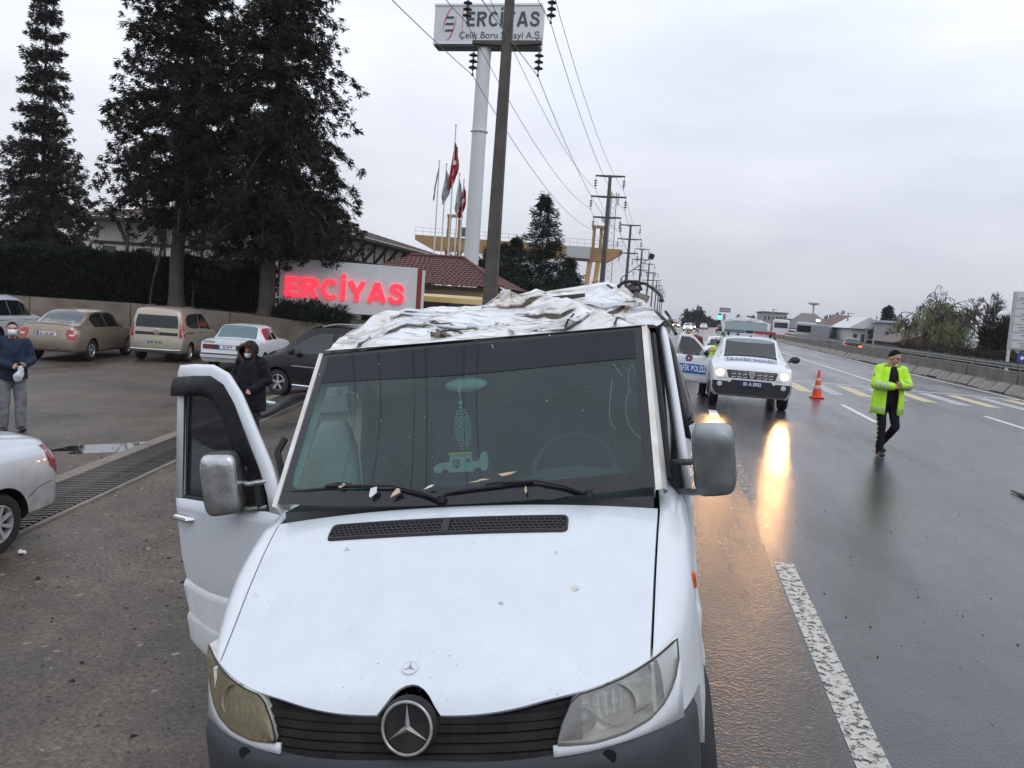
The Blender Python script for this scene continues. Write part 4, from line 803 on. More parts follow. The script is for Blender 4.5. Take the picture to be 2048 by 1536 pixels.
# ------------------------------------------------------------------ cars
class Car:
    """lofted body; rows of (y, z low, z belt, z top, half width, half width of the roof), rear first; front is +y"""
    def __init__(s, name, label, cat, loc, az, rows, paint, wheels, wr=.31, group=None, scale=1., rim=M_SILV, spokes=5, crown=.03, arch=1.19, cut=None, ws_open=None, tw=.2):
        s.root = thing(name, label, cat, loc, (0, 0, -R(az)), group); s.root.scale = (scale,)*3; s.rows = rows; s.crown = crown
        ys = [r[0] for r in rows]; fs = [pchip(ys, [r[k] for r in rows]) for k in range(1, 6)]
        s.N = 500; s.y0, s.y1 = ys[0], ys[-1]; s.tab = [[f(s.y0+(s.y1-s.y0)*i/s.N) for f in fs] for i in range(s.N+1)]
        st = []
        for a, c in zip(ys, ys[1:]):
            k = max(2, int((c-a)/.12)); st += [a+(c-a)*i/k for i in range(k)]
        st.append(ys[-1])
        b = MB(); rg = []
        for y in st:
            h = s.ring(y); rg.append([(x, y, z) for x, z in h]+[(-x, y, z) for x, z in h[-2:0:-1]])
        b.loft(rg)
        me = b.mesh('body'); me.materials.append(paint); me.materials.append(M_BLACK)
        o = mkobj('body', me, None, s.root, 0)
        cu = MB()
        for wy in wheels:
            wmax = s.par(wy)[3]
            for sg in (1, -1): cu.lathe([(0, sg*(wmax-.27)), (wr*arch, sg*(wmax-.27)), (wr*arch, sg*(wmax+.2)), (0, sg*(wmax+.2))], 28, (0, wy, wr), 'x')
        if ws_open:   # window openings punched through the shell, with a hollow cabin
            for fn in ws_open: fn(cu)
        cm = cu.mesh('cut'); cm.materials.append(M_BLACK); co_ = bpy.data.objects.new('cut', cm); col.objects.link(co_); co_.parent = s.root
        bpy.context.view_layer.update()
        md = o.modifiers.new('b', 'BOOLEAN'); md.object = co_; md.operation = 'DIFFERENCE'; md.solver = 'EXACT'; md.material_mode = 'TRANSFER'
        m2 = evalmesh(o); o.modifiers.clear(); o.data = m2; bpy.data.objects.remove(co_)
        if len(m2.materials) == 0: m2.materials.append(paint)
        m2.polygons.foreach_set('use_smooth', [True]*len(m2.polygons)); m2.set_sharp_from_angle(angle=R(38)); s.body = o
        for wy in wheels:
            wmax = s.par(wy)[3]
            for sg in (1, -1): wheel(s.root, (sg*(wmax-.03-tw/2), wy, wr), wr, tw, sg, rim, spokes)
    def par(s, y):
        t = max(0, min(s.N-1e-6, (y-s.y0)/(s.y1-s.y0)*s.N)); i = int(t); f = t-i; return [lerp(a, c, f) for a, c in zip(s.tab[i], s.tab[i+1])]
    def ring(s, y):
        zl, zb, zt, w_, wt = s.par(y); g = max(.01, zt-zb); rc = min(.10, .5*g); e = min(.06, .25*(zb-zl))
        return [(0, zl), (w_*.7, zl), (w_-.08, zl), (w_-.015, zl+min(.07, .3*(zb-zl))), (w_, lerp(zl, zb, .55)), (w_-.008, zb-e), (w_-.035, zb), (lerp(w_-.04, wt, .5), zb+(g-rc)*.5), (wt, zt-rc), (wt-.03, zt-rc*.4), (wt-.10, zt-rc*.08), (wt*.5, zt+s.crown*.75), (0, zt+s.crown)]
    def side(s, y, z):
        h = s.ring(y)[2:11]; return float(np.interp(z, [p[1] for p in h], [p[0] for p in h]))
    def top(s, x, y):
        h = s.ring(y)[6:]; xs = [p[0] for p in h][::-1]; return float(np.interp(abs(x), xs, [p[1] for p in h][::-1]))
    def inside(s, x, y, z):
        h = s.ring(y)
        if z < h[0][1] or z > s.top(x, y): return False
        return abs(x) <= s.side(y, z)
    def end(s, x, z, sg=-1):
        y = s.y0 if sg < 0 else s.y1
        for _ in range(400):
            if s.inside(x, y, z): break
            y -= sg*.006
        return y
    def skin(s, name, G, nrm, m, parent=None, off=.005, th=.02):
        """G grid of surface points, raised by off along nrm, with a skirt"""
        rows = [[Vector(p)+nrm(p)*off for p in r] for r in G]; b = MB(); b.grid(rows); n_ = len(rows[0])
        loop = rows[0]+[r[-1] for r in rows[1:]]+rows[-1][-2::-1]+[r[0] for r in rows[-2:0:-1]]; inner = [p-nrm(p)*th for p in loop]
        k = len(loop); b.add(loop+inner, [(i, (i+1) % k, (i+1) % k+k, i+k) for i in range(k)]); return b.build(name, m, parent or s.root, smooth=40)
    def sidewin(s, name, cols, m, sg=1, off=.004, n=4, parent=None):
        G = [[(sg*s.side(y, lerp(z0, z1, j/n)), y, lerp(z0, z1, j/n)) for y, z0, z1 in cols] for j in range(n+1)]
        return s.skin(name, G, lambda p: Vector((sg, 0, .15)).normalized(), m, parent, off)
    def endpatch(s, name, rws, m, sg=-1, n=6, off=.006, parent=None, mid=3):
        G = []
        for (z0, a0, b0), (z1, a1, b1) in zip(rws, rws[1:]):
            for j in range(mid): t = j/mid; G.append((lerp(z0, z1, t), lerp(a0, a1, t), lerp(b0, b1, t)))
        G.append(rws[-1]); G = [[(lerp(a, c, k/n), s.end(lerp(a, c, k/n), z, sg), z) for k in range(n+1)] for z, a, c in G]
        return s.skin(name, G, lambda p: Vector((0, sg, .12)).normalized(), m, parent, off)
    def toppatch(s, name, rws, m, n=8, off=.005, parent=None, mid=3):
        G = []
        for (y0, a0, b0), (y1, a1, b1) in zip(rws, rws[1:]):
            for j in range(mid): t = j/mid; G.append((lerp(y0, y1, t), lerp(a0, a1, t), lerp(b0, b1, t)))
        G.append(rws[-1]); G = [[(lerp(a, c, k/n), y, s.top(lerp(a, c, k/n), y)) for k in range(n+1)] for y, a, c in G]
        return s.skin(name, G, lambda p: Vector((0, 0, 1)), m, parent, off)
    def plate(s, txt, z, sg=-1, wd=.52, ht=.112, x=0, style='tr', y=None):
        y = (s.end(x, z, sg) if y is None else y)+sg*.012; p = thing('license_plate', None, None); p.parent = s.root
        b = MB(); b.box((x, y, z), (wd, .012, ht)); b.build('plate_board', M_PLATE if style == 'tr' else M_NAVYP, p, bevel=.004)
        sx_ = -sg if sg > 0 else 1
        if style == 'tr':
            b = MB(); b.box((x-(wd/2-.03)*(1 if sg < 0 else -1), y+sg*.005, z), (.05, .008, ht-.01)); b.build('country_band', M_PBLUE, p)
        ux = Vector((1, 0, 0)) if sg < 0 else Vector((-1, 0, 0)); nz_ = Vector((0, sg, 0)); Mx = frame((x+ux.x*.02, y+sg*.008, z), ux, nz_.cross(ux), nz_)
        text('plate_lettering', txt, .105, M_INK if style == 'tr' else M_PLATE, p, Mx, .001, .0025, sx=.86); return p
    def handle(s, y, z, sg, m): b = MB(); x = s.side(y, z); b.tube([(sg*(x+.005), y-.07, z), (sg*(x+.028), y-.05, z), (sg*(x+.028), y+.05, z), (sg*(x+.005), y+.07, z)], .011, 6); b.build('door_handle', m, s.root)
    def seam(s, pts, sg, m=None):
        b = MB(); b.tube([(sg*(s.side(y, z)+.0005), y, z) for y, z in pts], .004, 4); b.build('door_seam', m or GROOVE, s.root)
    def rail(s, y0, y1, m, off=.06, xin=.05, r=.014):
        for sg in (1, -1):
            n_ = 8; P = []
            for k in range(n_+1):
                y = lerp(y0, y1, k/n_); x = s.par(y)[4]-xin; P.append((sg*x, y, s.top(x, y)+off*min(1, 5*min(k/n_, 1-k/n_)+.05)))
            b = MB(); b.tube(P, r, 6); b.build('roof_rail', m, s.root)
SEDAN = [(-2.25, .38, .60, .66, .60, .50), (-2.22, .33, .66, .76, .72, .60), (-2.15, .30, .80, .96, .80, .66), (-2.08, .29, .90, 1.05, .83, .70), (-1.7, .27, .94, 1.06, .86, .72), (-1.55, .26, .95, 1.09, .865, .70), (-1.0, .25, .95, 1.38, .867, .62), (-.7, .25, .95, 1.45, .867, .60), (0, .25, .94, 1.47, .867, .60), (.5, .25, .93, 1.42, .865, .60), (1.1, .25, .92, 1.07, .86, .66), (1.25, .25, .90, 1.0, .86, .70), (1.9, .27, .82, .90, .83, .68), (2.15, .3, .70, .78, .76, .6), (2.25, .36, .55, .62, .6, .5)]
T_TAN = mat('champagne_paint', (.28, .235, .18), .3, metal=.45, coat=.5, dirt_or_sheen=(.25, .8, (.16, .135, .11)))
T_TAN2 = mat('light_champagne_paint', (.42, .38, .305), .3, metal=.35, coat=.5, dirt_or_sheen=(.25, .7, (.22, .19, .155)))
T_WHT = mat('car_white', (.70, .73, .77), .28, coat=.5, dirt_or_sheen=(.2, .6, (.3, .28, .25))); T_SIL = mat('silver_white_paint', (.60, .63, .68), .27, metal=.25, coat=.6, dirt_or_sheen=(.25, 1.0, (.27, .24, .205)))
T_BLK = mat('car_black', (.008, .0085, .01), .2, coat=.25, spec=.3, dirt_or_sheen=(.15, .5, (.035, .032, .03)))
HDG = -15
def car_at(px, py, z=LOT): p = on(px, py, z); return (p.x, p.y, z)
def place(px, py, az, lx, ly, z=LOT, sc=1.):
    """origin so that the local point (lx, ly) stands on the photo position"""
    p = on(px, py, z); a = R(az); f = Vector((math.sin(a), math.cos(a))); r_ = Vector((math.cos(a), -math.sin(a))); q = Vector((p.x, p.y))-(r_*lx+f*ly)*sc; return (q.x, q.y, z)
# champagne sedan
c = Car('parked_sedan', 'champagne four-door sedan parked nose to the wall behind the man in navy', 'car', place(180, 722, HDG, .78, -1.30, sc=1.06), HDG, SEDAN, T_TAN, (-1.30, 1.32), .315, 'cars parked along the wall', 1.06)
c.toppatch('rear_window', [(-1.56, -.56, .56), (-1.3, -.55, .55), (-.98, -.53, .53)], mat('sedan_rear_glass', (.06, .075, .09), .08, spec=.6))
for sg in (1, -1):
    c.sidewin('rear_side_window', [(-1.12, 1.0, 1.22), (-.95, .99, 1.33), (-.7, .99, 1.38), (-.3, .985, 1.40)], M_DGLASS, sg); c.sidewin('front_side_window', [(-.24, .985, 1.40), (.2, .98, 1.39), (.5, .97, 1.32), (.85, .96, 1.14), (1.0, .96, 1.03)], M_DGLASS, sg)
    c.handle(-.62, .90, sg, M_CHR); c.handle(.35, .89, sg, M_CHR); c.seam([(-.27, .3), (-.27, .6), (-.27, .94)], sg)
    c.endpatch('tail_light', [(.64, sg*.58, sg*.80), (.80, sg*.50, sg*.80), (.93, sg*.53, sg*.77)], M_RED, parent=None); c.sidewin('tail_light', [(-2.17, .68, .90), (-2.05, .70, .92)], M_RED, sg)
    c.endpatch('reverse_light', [(.755, sg*.60, sg*.74), (.80, sg*.60, sg*.74)], M_CLEAR, off=.010)
    c.sidewin('bumper_seam', [(-2.2, .52, .53), (-1.8, .50, .51)], GROOVE, sg, .001)
c.endpatch('plate_recess', [(.70, -.36, .36), (.90, -.38, .38)], mat('champagne_plate_panel', (.25, .21, .165), .35, metal=.4)); c.plate('81 DZ 067', .80)  # slightly darker champagne panel around the plate
c.toppatch('trunk_spoiler', [(-2.10, -.68, .68), (-2.0, -.66, .66)], T_TAN, off=.025)
# light champagne van car
FIO = [(-1.95, .36, .60, .66, .74, .66), (-1.935, .33, .68, .80, .80, .74), (-1.90, .31, .95, 1.10, .835, .78), (-1.85, .30, 1.02, 1.45, .85, .74), (-1.80, .29, 1.05, 1.62, .855, .70), (-1.72, .28, 1.06, 1.69, .858, .70), (-1.5, .27, 1.06, 1.72, .858, .70), (-.5, .26, 1.05, 1.73, .858, .70), (.35, .26, 1.03, 1.68, .856, .68), (.9, .26, 1.0, 1.38, .85, .68), (1.25, .26, .98, 1.12, .84, .70), (1.7, .28, .86, .96, .80, .64), (1.88, .32, .70, .80, .72, .56), (1.95, .38, .55, .62, .58, .48)]
c = Car('parked_minivan', 'pale champagne high-roofed minivan with roof bars parked beside the sedan', 'car', place(378, 724, HDG, .80, -1.20, sc=1.02), HDG, FIO, T_TAN2, (-1.20, 1.30), .31, 'cars parked along the wall', 1.02)
c.endpatch('rear_window', [(1.10, -.66, .66), (1.3, -.65, .65), (1.50, -.60, .60)], M_DGLASS, n=8); c.endpatch('black_strip', [(.86, -.66, .66), (.96, -.66, .66)], M_BLACK, n=8, mid=2)
c.plate('81 FF 467', .63, y=-1.93); b = MB(); yb = c.end(0, .98); b.lathe([(0, -.03), (.10, -.03), (.115, -.02), (.115, .03)], 28, (0, yb, .98), 'y'); bd = b.build('badge_disc', T_TAN2, c.root); b = MB(); b.lathe([(.045, -.035), (.055, -.045), (.062, -.035)], 24, (0, yb, .98), 'y'); b.build('badge_ring', M_STEEL, bd)
b = MB(); b.tube([(-.78, -1.98, .42), (-.6, -2.0, .41), (.6, -2.0, .41), (.78, -1.98, .42)], .022, 8); b.build('bumper_bar', M_CHR, c.root)
for sg in (1, -1):
    c.endpatch('tail_light', [(.80, sg*.70, sg*.80), (1.1, sg*.71, sg*.81), (1.26, sg*.71, sg*.79)], M_RED, n=3); c.sidewin('tail_light', [(-1.88, .84, 1.2), (-1.84, .84, 1.24), (-1.78, .86, 1.2)], M_RED, sg)
    c.sidewin('rear_side_window', [(-1.5, 1.20, 1.40), (-1.3, 1.14, 1.52), (-1.0, 1.10, 1.56), (-.35, 1.08, 1.57)], M_DGLASS, sg); c.sidewin('front_side_window', [(-.28, 1.08, 1.57), (.2, 1.06, 1.54), (.55, 1.04, 1.40), (.95, 1.02, 1.16)], M_DGLASS, sg); c.sidewin('sliding_track', [(-1.75, .93, .97), (-1.0, .93, .97)], M_BLACK, sg)
    c.handle(-.42, .95, sg, M_CHR); c.handle(-.18, .95, sg, M_CHR); c.seam([(-.31, .3), (-.31, .7), (-.31, 1.05)], sg)
c.rail(-1.55, -.1, M_STEEL, .075, .07, .018)
# old white saloon
TOF = [(-2.1, .38, .66, .70, .78, .70), (-2.09, .34, .80, .86, .82, .74), (-2.07, .30, .90, .97, .83, .74), (-1.5, .28, .93, .99, .835, .74), (-1.42, .27, .93, 1.0, .835, .70), (-1.02, .26, .93, 1.36, .835, .60), (-.9, .26, .93, 1.39, .835, .59), (0, .26, .92, 1.40, .835, .59), (.35, .26, .91, 1.36, .83, .59), (.85, .26, .90, 1.0, .83, .68), (1.0, .27, .89, .96, .83, .72), (1.9, .30, .82, .88, .80, .70), (2.05, .33, .74, .80, .78, .66), (2.1, .38, .6, .66, .74, .6)]
c = Car('parked_saloon', 'boxy old white saloon with greenish rear window parked behind the hooded person', 'car', place(428, 738, HDG+2, -.70, -1.25, sc=1.02), HDG+2, TOF, T_WHT, (-1.22, 1.25), .29, 'cars parked along the wall', 1.02, crown=.015)
c.toppatch('rear_window', [(-1.40, -.60, .60), (-1.2, -.57, .57), (-1.03, -.53, .53)], M_LGLASS, off=.016)
c.endpatch('light_panel', [(.68, -.76, .76), (.82, -.77, .77)], M_BLACK, n=10, mid=2)
for sg in (1, -1):
    c.endpatch('tail_light', [(.70, sg*.42, sg*.72), (.80, sg*.42, sg*.72)], mat('dull_red_lens', (.14, .012, .014), .2, coat=.5), off=.012, n=3); c.sidewin('rear_side_window', [(-.98, .98, 1.22), (-.8, .97, 1.31), (-.2, .97, 1.32)], M_DGLASS, sg); c.sidewin('front_side_window', [(-.13, .97, 1.32), (.3, .96, 1.29), (.72, .95, 1.03)], M_DGLASS, sg)
c.plate('81 FP 9', .75, x=-.05, y=-2.10); b = MB(); b.box((0, -2.12, .50), (1.64, .10, .14)); b.box((0, -2.10, .57), (1.62, .06, .02)); b.build('bumper', mat('grey_bumper', (.55, .56, .57), .5), c.root, bevel=.02)
b = MB(); b.box((0, -2.165, .545), (1.62, .012, .035)); b.build('bumper_strip', M_BLACK, c.root)
text('trunk_script', 'DOĞAN', .09, M_INK, c.root, frame((-.58, c.end(-.58, .89)-.008, .89), (1, 0, 0), (0, 0, 1), (0, -1, 0)), .001, .002)
# black panel van seen from the side
c = Car('parked_black_car', 'black high-roofed car with silver sill strip standing behind the wrecked van', 'car', place(560, 792, -82, -.82, 1.15, sc=1.06), -82, FIO, T_BLK, (-1.20, 1.25), .31, 'cars parked along the wall', 1.06)
for sg in (1, -1):
    c.sidewin('front_side_window', [(-.15, 1.08, 1.55), (.2, 1.06, 1.53), (.52, 1.05, 1.40), (.9, 1.03, 1.17)], mat('clearish_glass', (.035, .045, .048), .08, spec=.6), sg); c.sidewin('rear_side_window', [(-1.5, 1.2, 1.45), (-1.0, 1.1, 1.56), (-.24, 1.08, 1.56)], M_DGLASS, sg)
    c.sidewin('chrome_strip', [(-1.0, .73, .752), (.85, .73, .752)], M_CHR, sg, .012); b = MB(); b.tube([(sg*(c.side(y, .32)+.03), y, .30) for y in (-.75, 0, .8)], .03, 8); b.build('side_step', M_CHR, c.root); c.handle(-.2, .95, sg, M_BLACK)
    b = MB(); b.ball((sg*.99, .78, 1.08), (.11, .06, .085), 12); b.tube([(sg*.84, .8, 1.03), (sg*.95, .79, 1.04)], .025, 6); b.build('door_mirror', M_BLACK, c.root)
c.rail(-1.5, .2, M_STEEL, .07, .07, .018)
c.toppatch('windscreen', [(.45, -.56, .56), (.8, -.58, .58), (1.18, -.6, .6)], M_DGLASS)
# white suv at the far end of the row
SUV = [(-2.2, .40, .66, .72, .70, .6), (-2.17, .36, .8, .92, .80, .70), (-2.1, .33, .95, 1.12, .87, .76), (-1.95, .32, 1.02, 1.42, .90, .70), (-1.7, .31, 1.04, 1.60, .905, .66), (-1.2, .30, 1.04, 1.67, .905, .66), (0, .30, 1.02, 1.69, .905, .66), (.45, .30, 1.01, 1.63, .90, .66), (1.05, .30, 1.0, 1.22, .90, .70), (1.3, .30, .98, 1.10, .89, .72), (1.9, .32, .88, .98, .86, .70), (2.12, .36, .76, .84, .78, .62), (2.2, .42, .6, .68, .64, .52)]
c = Car('parked_suv', 'white SUV with roof rails half hidden behind the champagne sedan', 'car', place(-8, 700, HDG-2, .84, -1.3, sc=1.05), HDG-2, SUV, T_WHT, (-1.30, 1.32), .35, 'cars parked along the wall', 1.05)
for sg in (1, -1):
    c.sidewin('rear_side_window', [(-1.9, 1.12, 1.25), (-1.7, 1.10, 1.44), (-1.2, 1.09, 1.54), (-.5, 1.08, 1.56)], M_DGLASS, sg, .022); c.sidewin('middle_side_window', [(-.44, 1.08, 1.56), (.3, 1.07, 1.54)], M_DGLASS, sg, .022); c.sidewin('front_side_window', [(.36, 1.07, 1.53), (.7, 1.06, 1.40), (1.1, 1.05, 1.20)], M_DGLASS, sg, .022)
    c.seam([(-.47, .4), (-.47, 1.05)], sg); c.handle(-.6, 1.0, sg, T_WHT); c.sidewin('sill_strip', [(-1.6, .92, .95), (1.2, .92, .95)], M_BLACK, sg)
c.rail(-1.5, .3, M_STEEL, .06, .06, .016); c.toppatch('windscreen', [(.55, -.6, .6), (1.1, -.62, .62)], M_DGLASS)
# silver saloon cut by the frame, near the drain
SYM = [(-2.15, .36, .58, .64, .60, .50), (-2.12, .32, .66, .76, .72, .62), (-2.05, .29, .80, .96, .80, .68), (-1.97, .28, .90, 1.03, .825, .70), (-1.75, .27, .93, 1.06, .84, .70), (-1.45, .26, .94, 1.10, .845, .68), (-.95, .25, .94, 1.36, .845, .60), (-.6, .25, .94, 1.43, .845, .59), (0, .25, .93, 1.44, .845, .59), (.5, .25, .92, 1.38, .84, .60), (1.05, .25, .91, 1.06, .84, .66), (1.9, .28, .80, .88, .80, .66), (2.1, .34, .64, .70, .70, .56), (2.15, .38, .55, .6, .6, .5)]
SA = 177
c = Car('silver_saloon', 'silver white saloon with eight-spoke wheel covers cut off beside the drain grate', 'car', place(-4, 1112, SA, -.80, -1.28, sc=.96), SA, SYM, T_SIL, (-1.28, 1.25), .30, None, .96, rim=mat('wheel_cover', (.50, .50, .50), .4, metal=.4, var=.15, vs_=9), spokes=8)
for sg in (1, -1):
    c.sidewin('rear_side_window', [(-1.12, 1.0, 1.17), (-1.0, .985, 1.26), (-.8, .98, 1.33), (-.25, .98, 1.37)], M_DGLASS, sg); c.sidewin('front_side_window', [(-.18, .98, 1.37), (.4, .97, 1.33), (.9, .96, 1.08)], M_DGLASS, sg)
    c.sidewin('tail_light', [(-2.06, .66, .82), (-2.02, .68, .93), (-1.93, .76, .965), (-1.88, .86, .965)], M_RED, sg, .008); c.endpatch('tail_light', [(.68, sg*.58, sg*.76), (.93, sg*.6, sg*.76)], M_RED, n=3)
    c.seam([(-2.1, .56), (-1.95, .60), (-1.75, .575), (-1.62, .50)], sg); c.seam([(-1.0, .97), (-1.02, .8), (-.85, .55), (-.83, .3)], sg); c.sidewin('fuel_flap', [(-1.45, .76, .90), (-1.30, .76, .90)], T_SIL, 1, .003) if sg > 0 else None
c.toppatch('rear_window', [(-1.44, -.56, .56), (-.95, -.52, .52)], M_DGLASS)
# ------------------------------------------------------------------ traffic police car with raised tailgate
DUS = [(-2.1, .44, .70, .78, .74, .66), (-2.08, .38, .86, 1.0, .84, .74), (-2.0, .34, 1.0, 1.30, .885, .72), (-1.9, .33, 1.05, 1.52, .90, .68), (-1.6, .32, 1.06, 1.58, .905, .66), (-.6, .31, 1.05, 1.61, .905, .655), (.1, .31, 1.04, 1.59, .905, .65), (.35, .31, 1.03, 1.53, .905, .65), (.95, .31, 1.02, 1.13, .905, .70), (1.15, .31, 1.0, 1.08, .905, .74), (1.7, .31, .95, 1.02, .895, .74), (1.95, .29, .88, .95, .87, .74), (2.05, .29, .80, .88, .84, .73), (2.11, .32, .66, .72, .76, .66)]
P_WHT = mat('police_white', (.66, .69, .72), .28, coat=.5, dirt_or_sheen=(.3, .6, (.3, .28, .26)))
DSC = 1.12; DAZ = 181.5; dl = place(1493, 814, DAZ, 0, 1.35, 0, DSC)
def hole_ws(cu):
    cu.loft([[(x, y, z) for x, y, z in ((-.60, .985, 1.0), (.60, .985, 1.0), (.60, .985, 1.35), (-.60, .985, 1.35))], [(-.56, .20, 1.12), (.56, .20, 1.12), (.545, .20, 1.545), (-.545, .20, 1.545)], [(-.56, -1.2, 1.12), (.56, -1.2, 1.12), (.54, -1.2, 1.53), (-.54, -1.2, 1.53)]])
c = Car('police_car', 'white traffic police SUV with lit headlights, raised tailgate and an open door', 'police car', dl, DAZ, DUS, P_WHT, (-1.32, 1.32), .345, None, DSC, rim=M_STEEL, ws_open=[hole_ws], tw=.21)
pc = c
G = [[(lerp(-.60, .60, k/10)*lerp(1, .93, j/6), lerp(.97, .33, j/6), c.top(lerp(-.60, .60, k/10)*lerp(1, .93, j/6), lerp(.97, .33, j/6))+.004) for k in range(11)] for j in range(7)]
b = MB(); b.grid(G); b.build('windscreen', glass('police_windscreen', (.55, .61, .61), .16, (.34, .38, .39), .03), c.root, smooth=60)  # pale film colour also paints in the reflections on the glass
b = MB(); b.grid([[(x*1.03, y+.01, z-.01) for x, y, z in G[0]], [(x, y, z+.004) for x, y, z in G[0]], [(x*.99, y-.05, z+.035) for x, y, z in G[0]]]); b.build('scuttle', M_BLACK, c.root)
for x in (-.32, .32):
    b = MB(); b.box((x, -.35, 1.28), (.40, .12, .34)); b.build('seat_back', mat('seat_grey', (.07, .07, .075), .9), c.root, bevel=.05); b = MB(); b.box((x, -.38, 1.47), (.22, .08, .12)); b.build('headrest', MT['seat_grey'], c.root, bevel=.03)
# front
BL = mat('police_grille', (.02, .02, .022), .4)
c.endpatch('grille', [(.70, -.50, .50), (.80, -.53, .53), (.875, -.55, .55)], BL, 1, 12)
for sg in (1, -1):
    for z0 in (.745, .815):
        for k in range(3):
            x = sg*(.15+.125*k); b = MB(); yy = c.end(x, z0, 1)+.012; P = [(x-.05, yy, z0), (x-.035, yy, z0+.022), (x+.035, yy, z0+.022), (x+.05, yy, z0), (x+.035, yy, z0-.022), (x-.035, yy, z0-.022), (x-.05, yy, z0)]; b.tube(P, .008, 5); b.build('grille_link', M_CHR, c.root)
    hl = c.endpatch('headlight', [(.69, sg*.52, sg*.72), (.80, sg*.53, sg*.79), (.885, sg*.56, sg*.80)], M_CLEAR, 1, 6, .012)
    b = MB(); yy = c.end(sg*.69, .80, 1); b.ball((sg*.685, yy+.015, .795), (.085, .03, .07), 16); b.build('headlight_beam', M_HEAD, c.root)
    ld = bpy.data.lights.new('headlight_bulb', 'SPOT'); ld.energy = 170; ld.color = (1, .50, .17); ld.spot_size = R(75); ld.spot_blend = .8; ld.shadow_soft_size = .07
    lo = bpy.data.objects.new('headlight_bulb', ld); col.objects.link(lo); lo.parent = c.root; lo.location = (sg*.685, yy+.08, .795); lo.rotation_euler = (R(87), 0, 0)
    lo.rotation_euler = Vector((0, -1, .06)).to_track_quat('Z', 'Y').to_euler()
    c.endpatch('bumper_corner', [(.33, sg*.60, sg*.74), (.45, sg*.52, sg*.83), (.62, sg*.50, sg*.84)], M_BLACK, 1, 6, .018); b = MB(); yy = c.end(sg*.68, .55, 1); b.lathe([(0, .03), (.045, .03), (.055, .02), (.055, -.02)], 16, (sg*.68, yy+.01, .55), 'y'); b.build('fog_lamp', M_CLEAR, c.root)
    c.sidewin('sill_cladding', [(-2.0, .36, .48), (-1.0, .33, .46), (1.0, .33, .46), (1.9, .38, .6)], M_BLACK, sg, .01)
    c.sidewin('rear_side_window', [(-1.85, 1.15, 1.36), (-1.5, 1.12, 1.48), (-.95, 1.11, 1.51)], M_DGLASS, sg); c.sidewin('middle_side_window', [(-.88, 1.11, 1.51), (-.2, 1.10, 1.51)], M_DGLASS, sg); c.sidewin('front_side_window', [(-.14, 1.10, 1.51), (.3, 1.09, 1.47), (.75, 1.08, 1.17)], M_DGLASS, sg)
b = MB(); b.ball((-1.03, .72, 1.14), (.12, .07, .085), 12); b.tube([(-.88, .75, 1.09), (-.98, .73, 1.11)], .03, 6); b.build('door_mirror', M_BLACK, c.root)
c.endpatch('lower_bumper', [(.33, -.70, .70), (.45, -.60, .60), (.60, -.50, .50)], M_BLACK, 1, 10, .014); c.endpatch('air_intake', [(.60, -.46, .46), (.66, -.42, .42)], M_BLACK, 1, 8, .012)
b = MB(); yy = c.end(0, .79, 1)+.02; b.prism([(-.07, .86), (.07, .86), (.055, .77), (.02, .715), (-.02, .715), (-.055, .77)], lambda a, q, t: (a, yy+t, q), 0, .015); bd = b.build('shield_badge', M_CHR, c.root, bevel=.004); b = MB(); b.prism([(-.045, .84), (.045, .84), (.035, .775), (.012, .74), (-.012, .74), (-.035, .775)], lambda a, q, t: (a, yy+t, q), .012, .019); b.build('badge_center', mat('badge_dark', (.25, .26, .27), .4), bd)
c.plate('81 A 5932', .585, 1, .53, .115, 0, 'navy', y=2.135)
yh = 1.45; text('hood_lettering', 'TRAFİK POLİSİ', .36, mat('lettering_blue', (.10, .15, .30), .5), c.root, frame((0, yh, c.top(0, yh)+.012), (-1, 0, 0), (0, -.985, .17), (0, .17, .985)), .001, .006, sx=.47)
c.toppatch('hood_scoop', [(1.15, -.12, .12), (1.2, -.12, .12)], mat('emblem_grey', (.3, .33, .38), .5), off=.006)
c.rail(-1.5, .1, M_BLACK, .07, .05, .024)
# light bar
lb = thing('light_bar', None, None); lb.parent = c.root; zr = c.top(.3, -.15)+.09
for nm, x0, x1, m in (('red_lens', -.62, -.10, mat('lightbar_red', (.30, .02, .03), .2, coat=.5)), ('lightbar_center', -.10, .10, M_BLACK), ('blue_lens', .10, .62, mat('lightbar_blue', (.10, .13, .19), .2, coat=.5))):
    b = MB(); b.box(((x0+x1)/2, -.15, zr), (x1-x0-.004, .22, .075)); b.build(nm, m, lb, bevel=.02)
b = MB(); b.box((-.5, -.15, zr-.07), (.05, .1, .08)); b.build('bar_foot', M_BLACK, lb); b = MB(); b.box((.5, -.15, zr-.07), (.05, .1, .08)); b.build('bar_foot', M_BLACK, lb)
b = MB(); b.tube([(.28, .05, c.top(.28, .05)), (.26, -.05, c.top(.28, .05)+.10)], .006, 5); b.lathe([(.0, .04), (.035, .03), (.04, 0)], 12, (.28, .05, c.top(.28, .05))); b.build('antenna', M_BLACK, c.root)
b = MB(); b.ball((-.02, .2, c.top(0, .2)+.015), (.02, .03, .025), 8); b.build('washer_fin', M_BLACK, c.root)
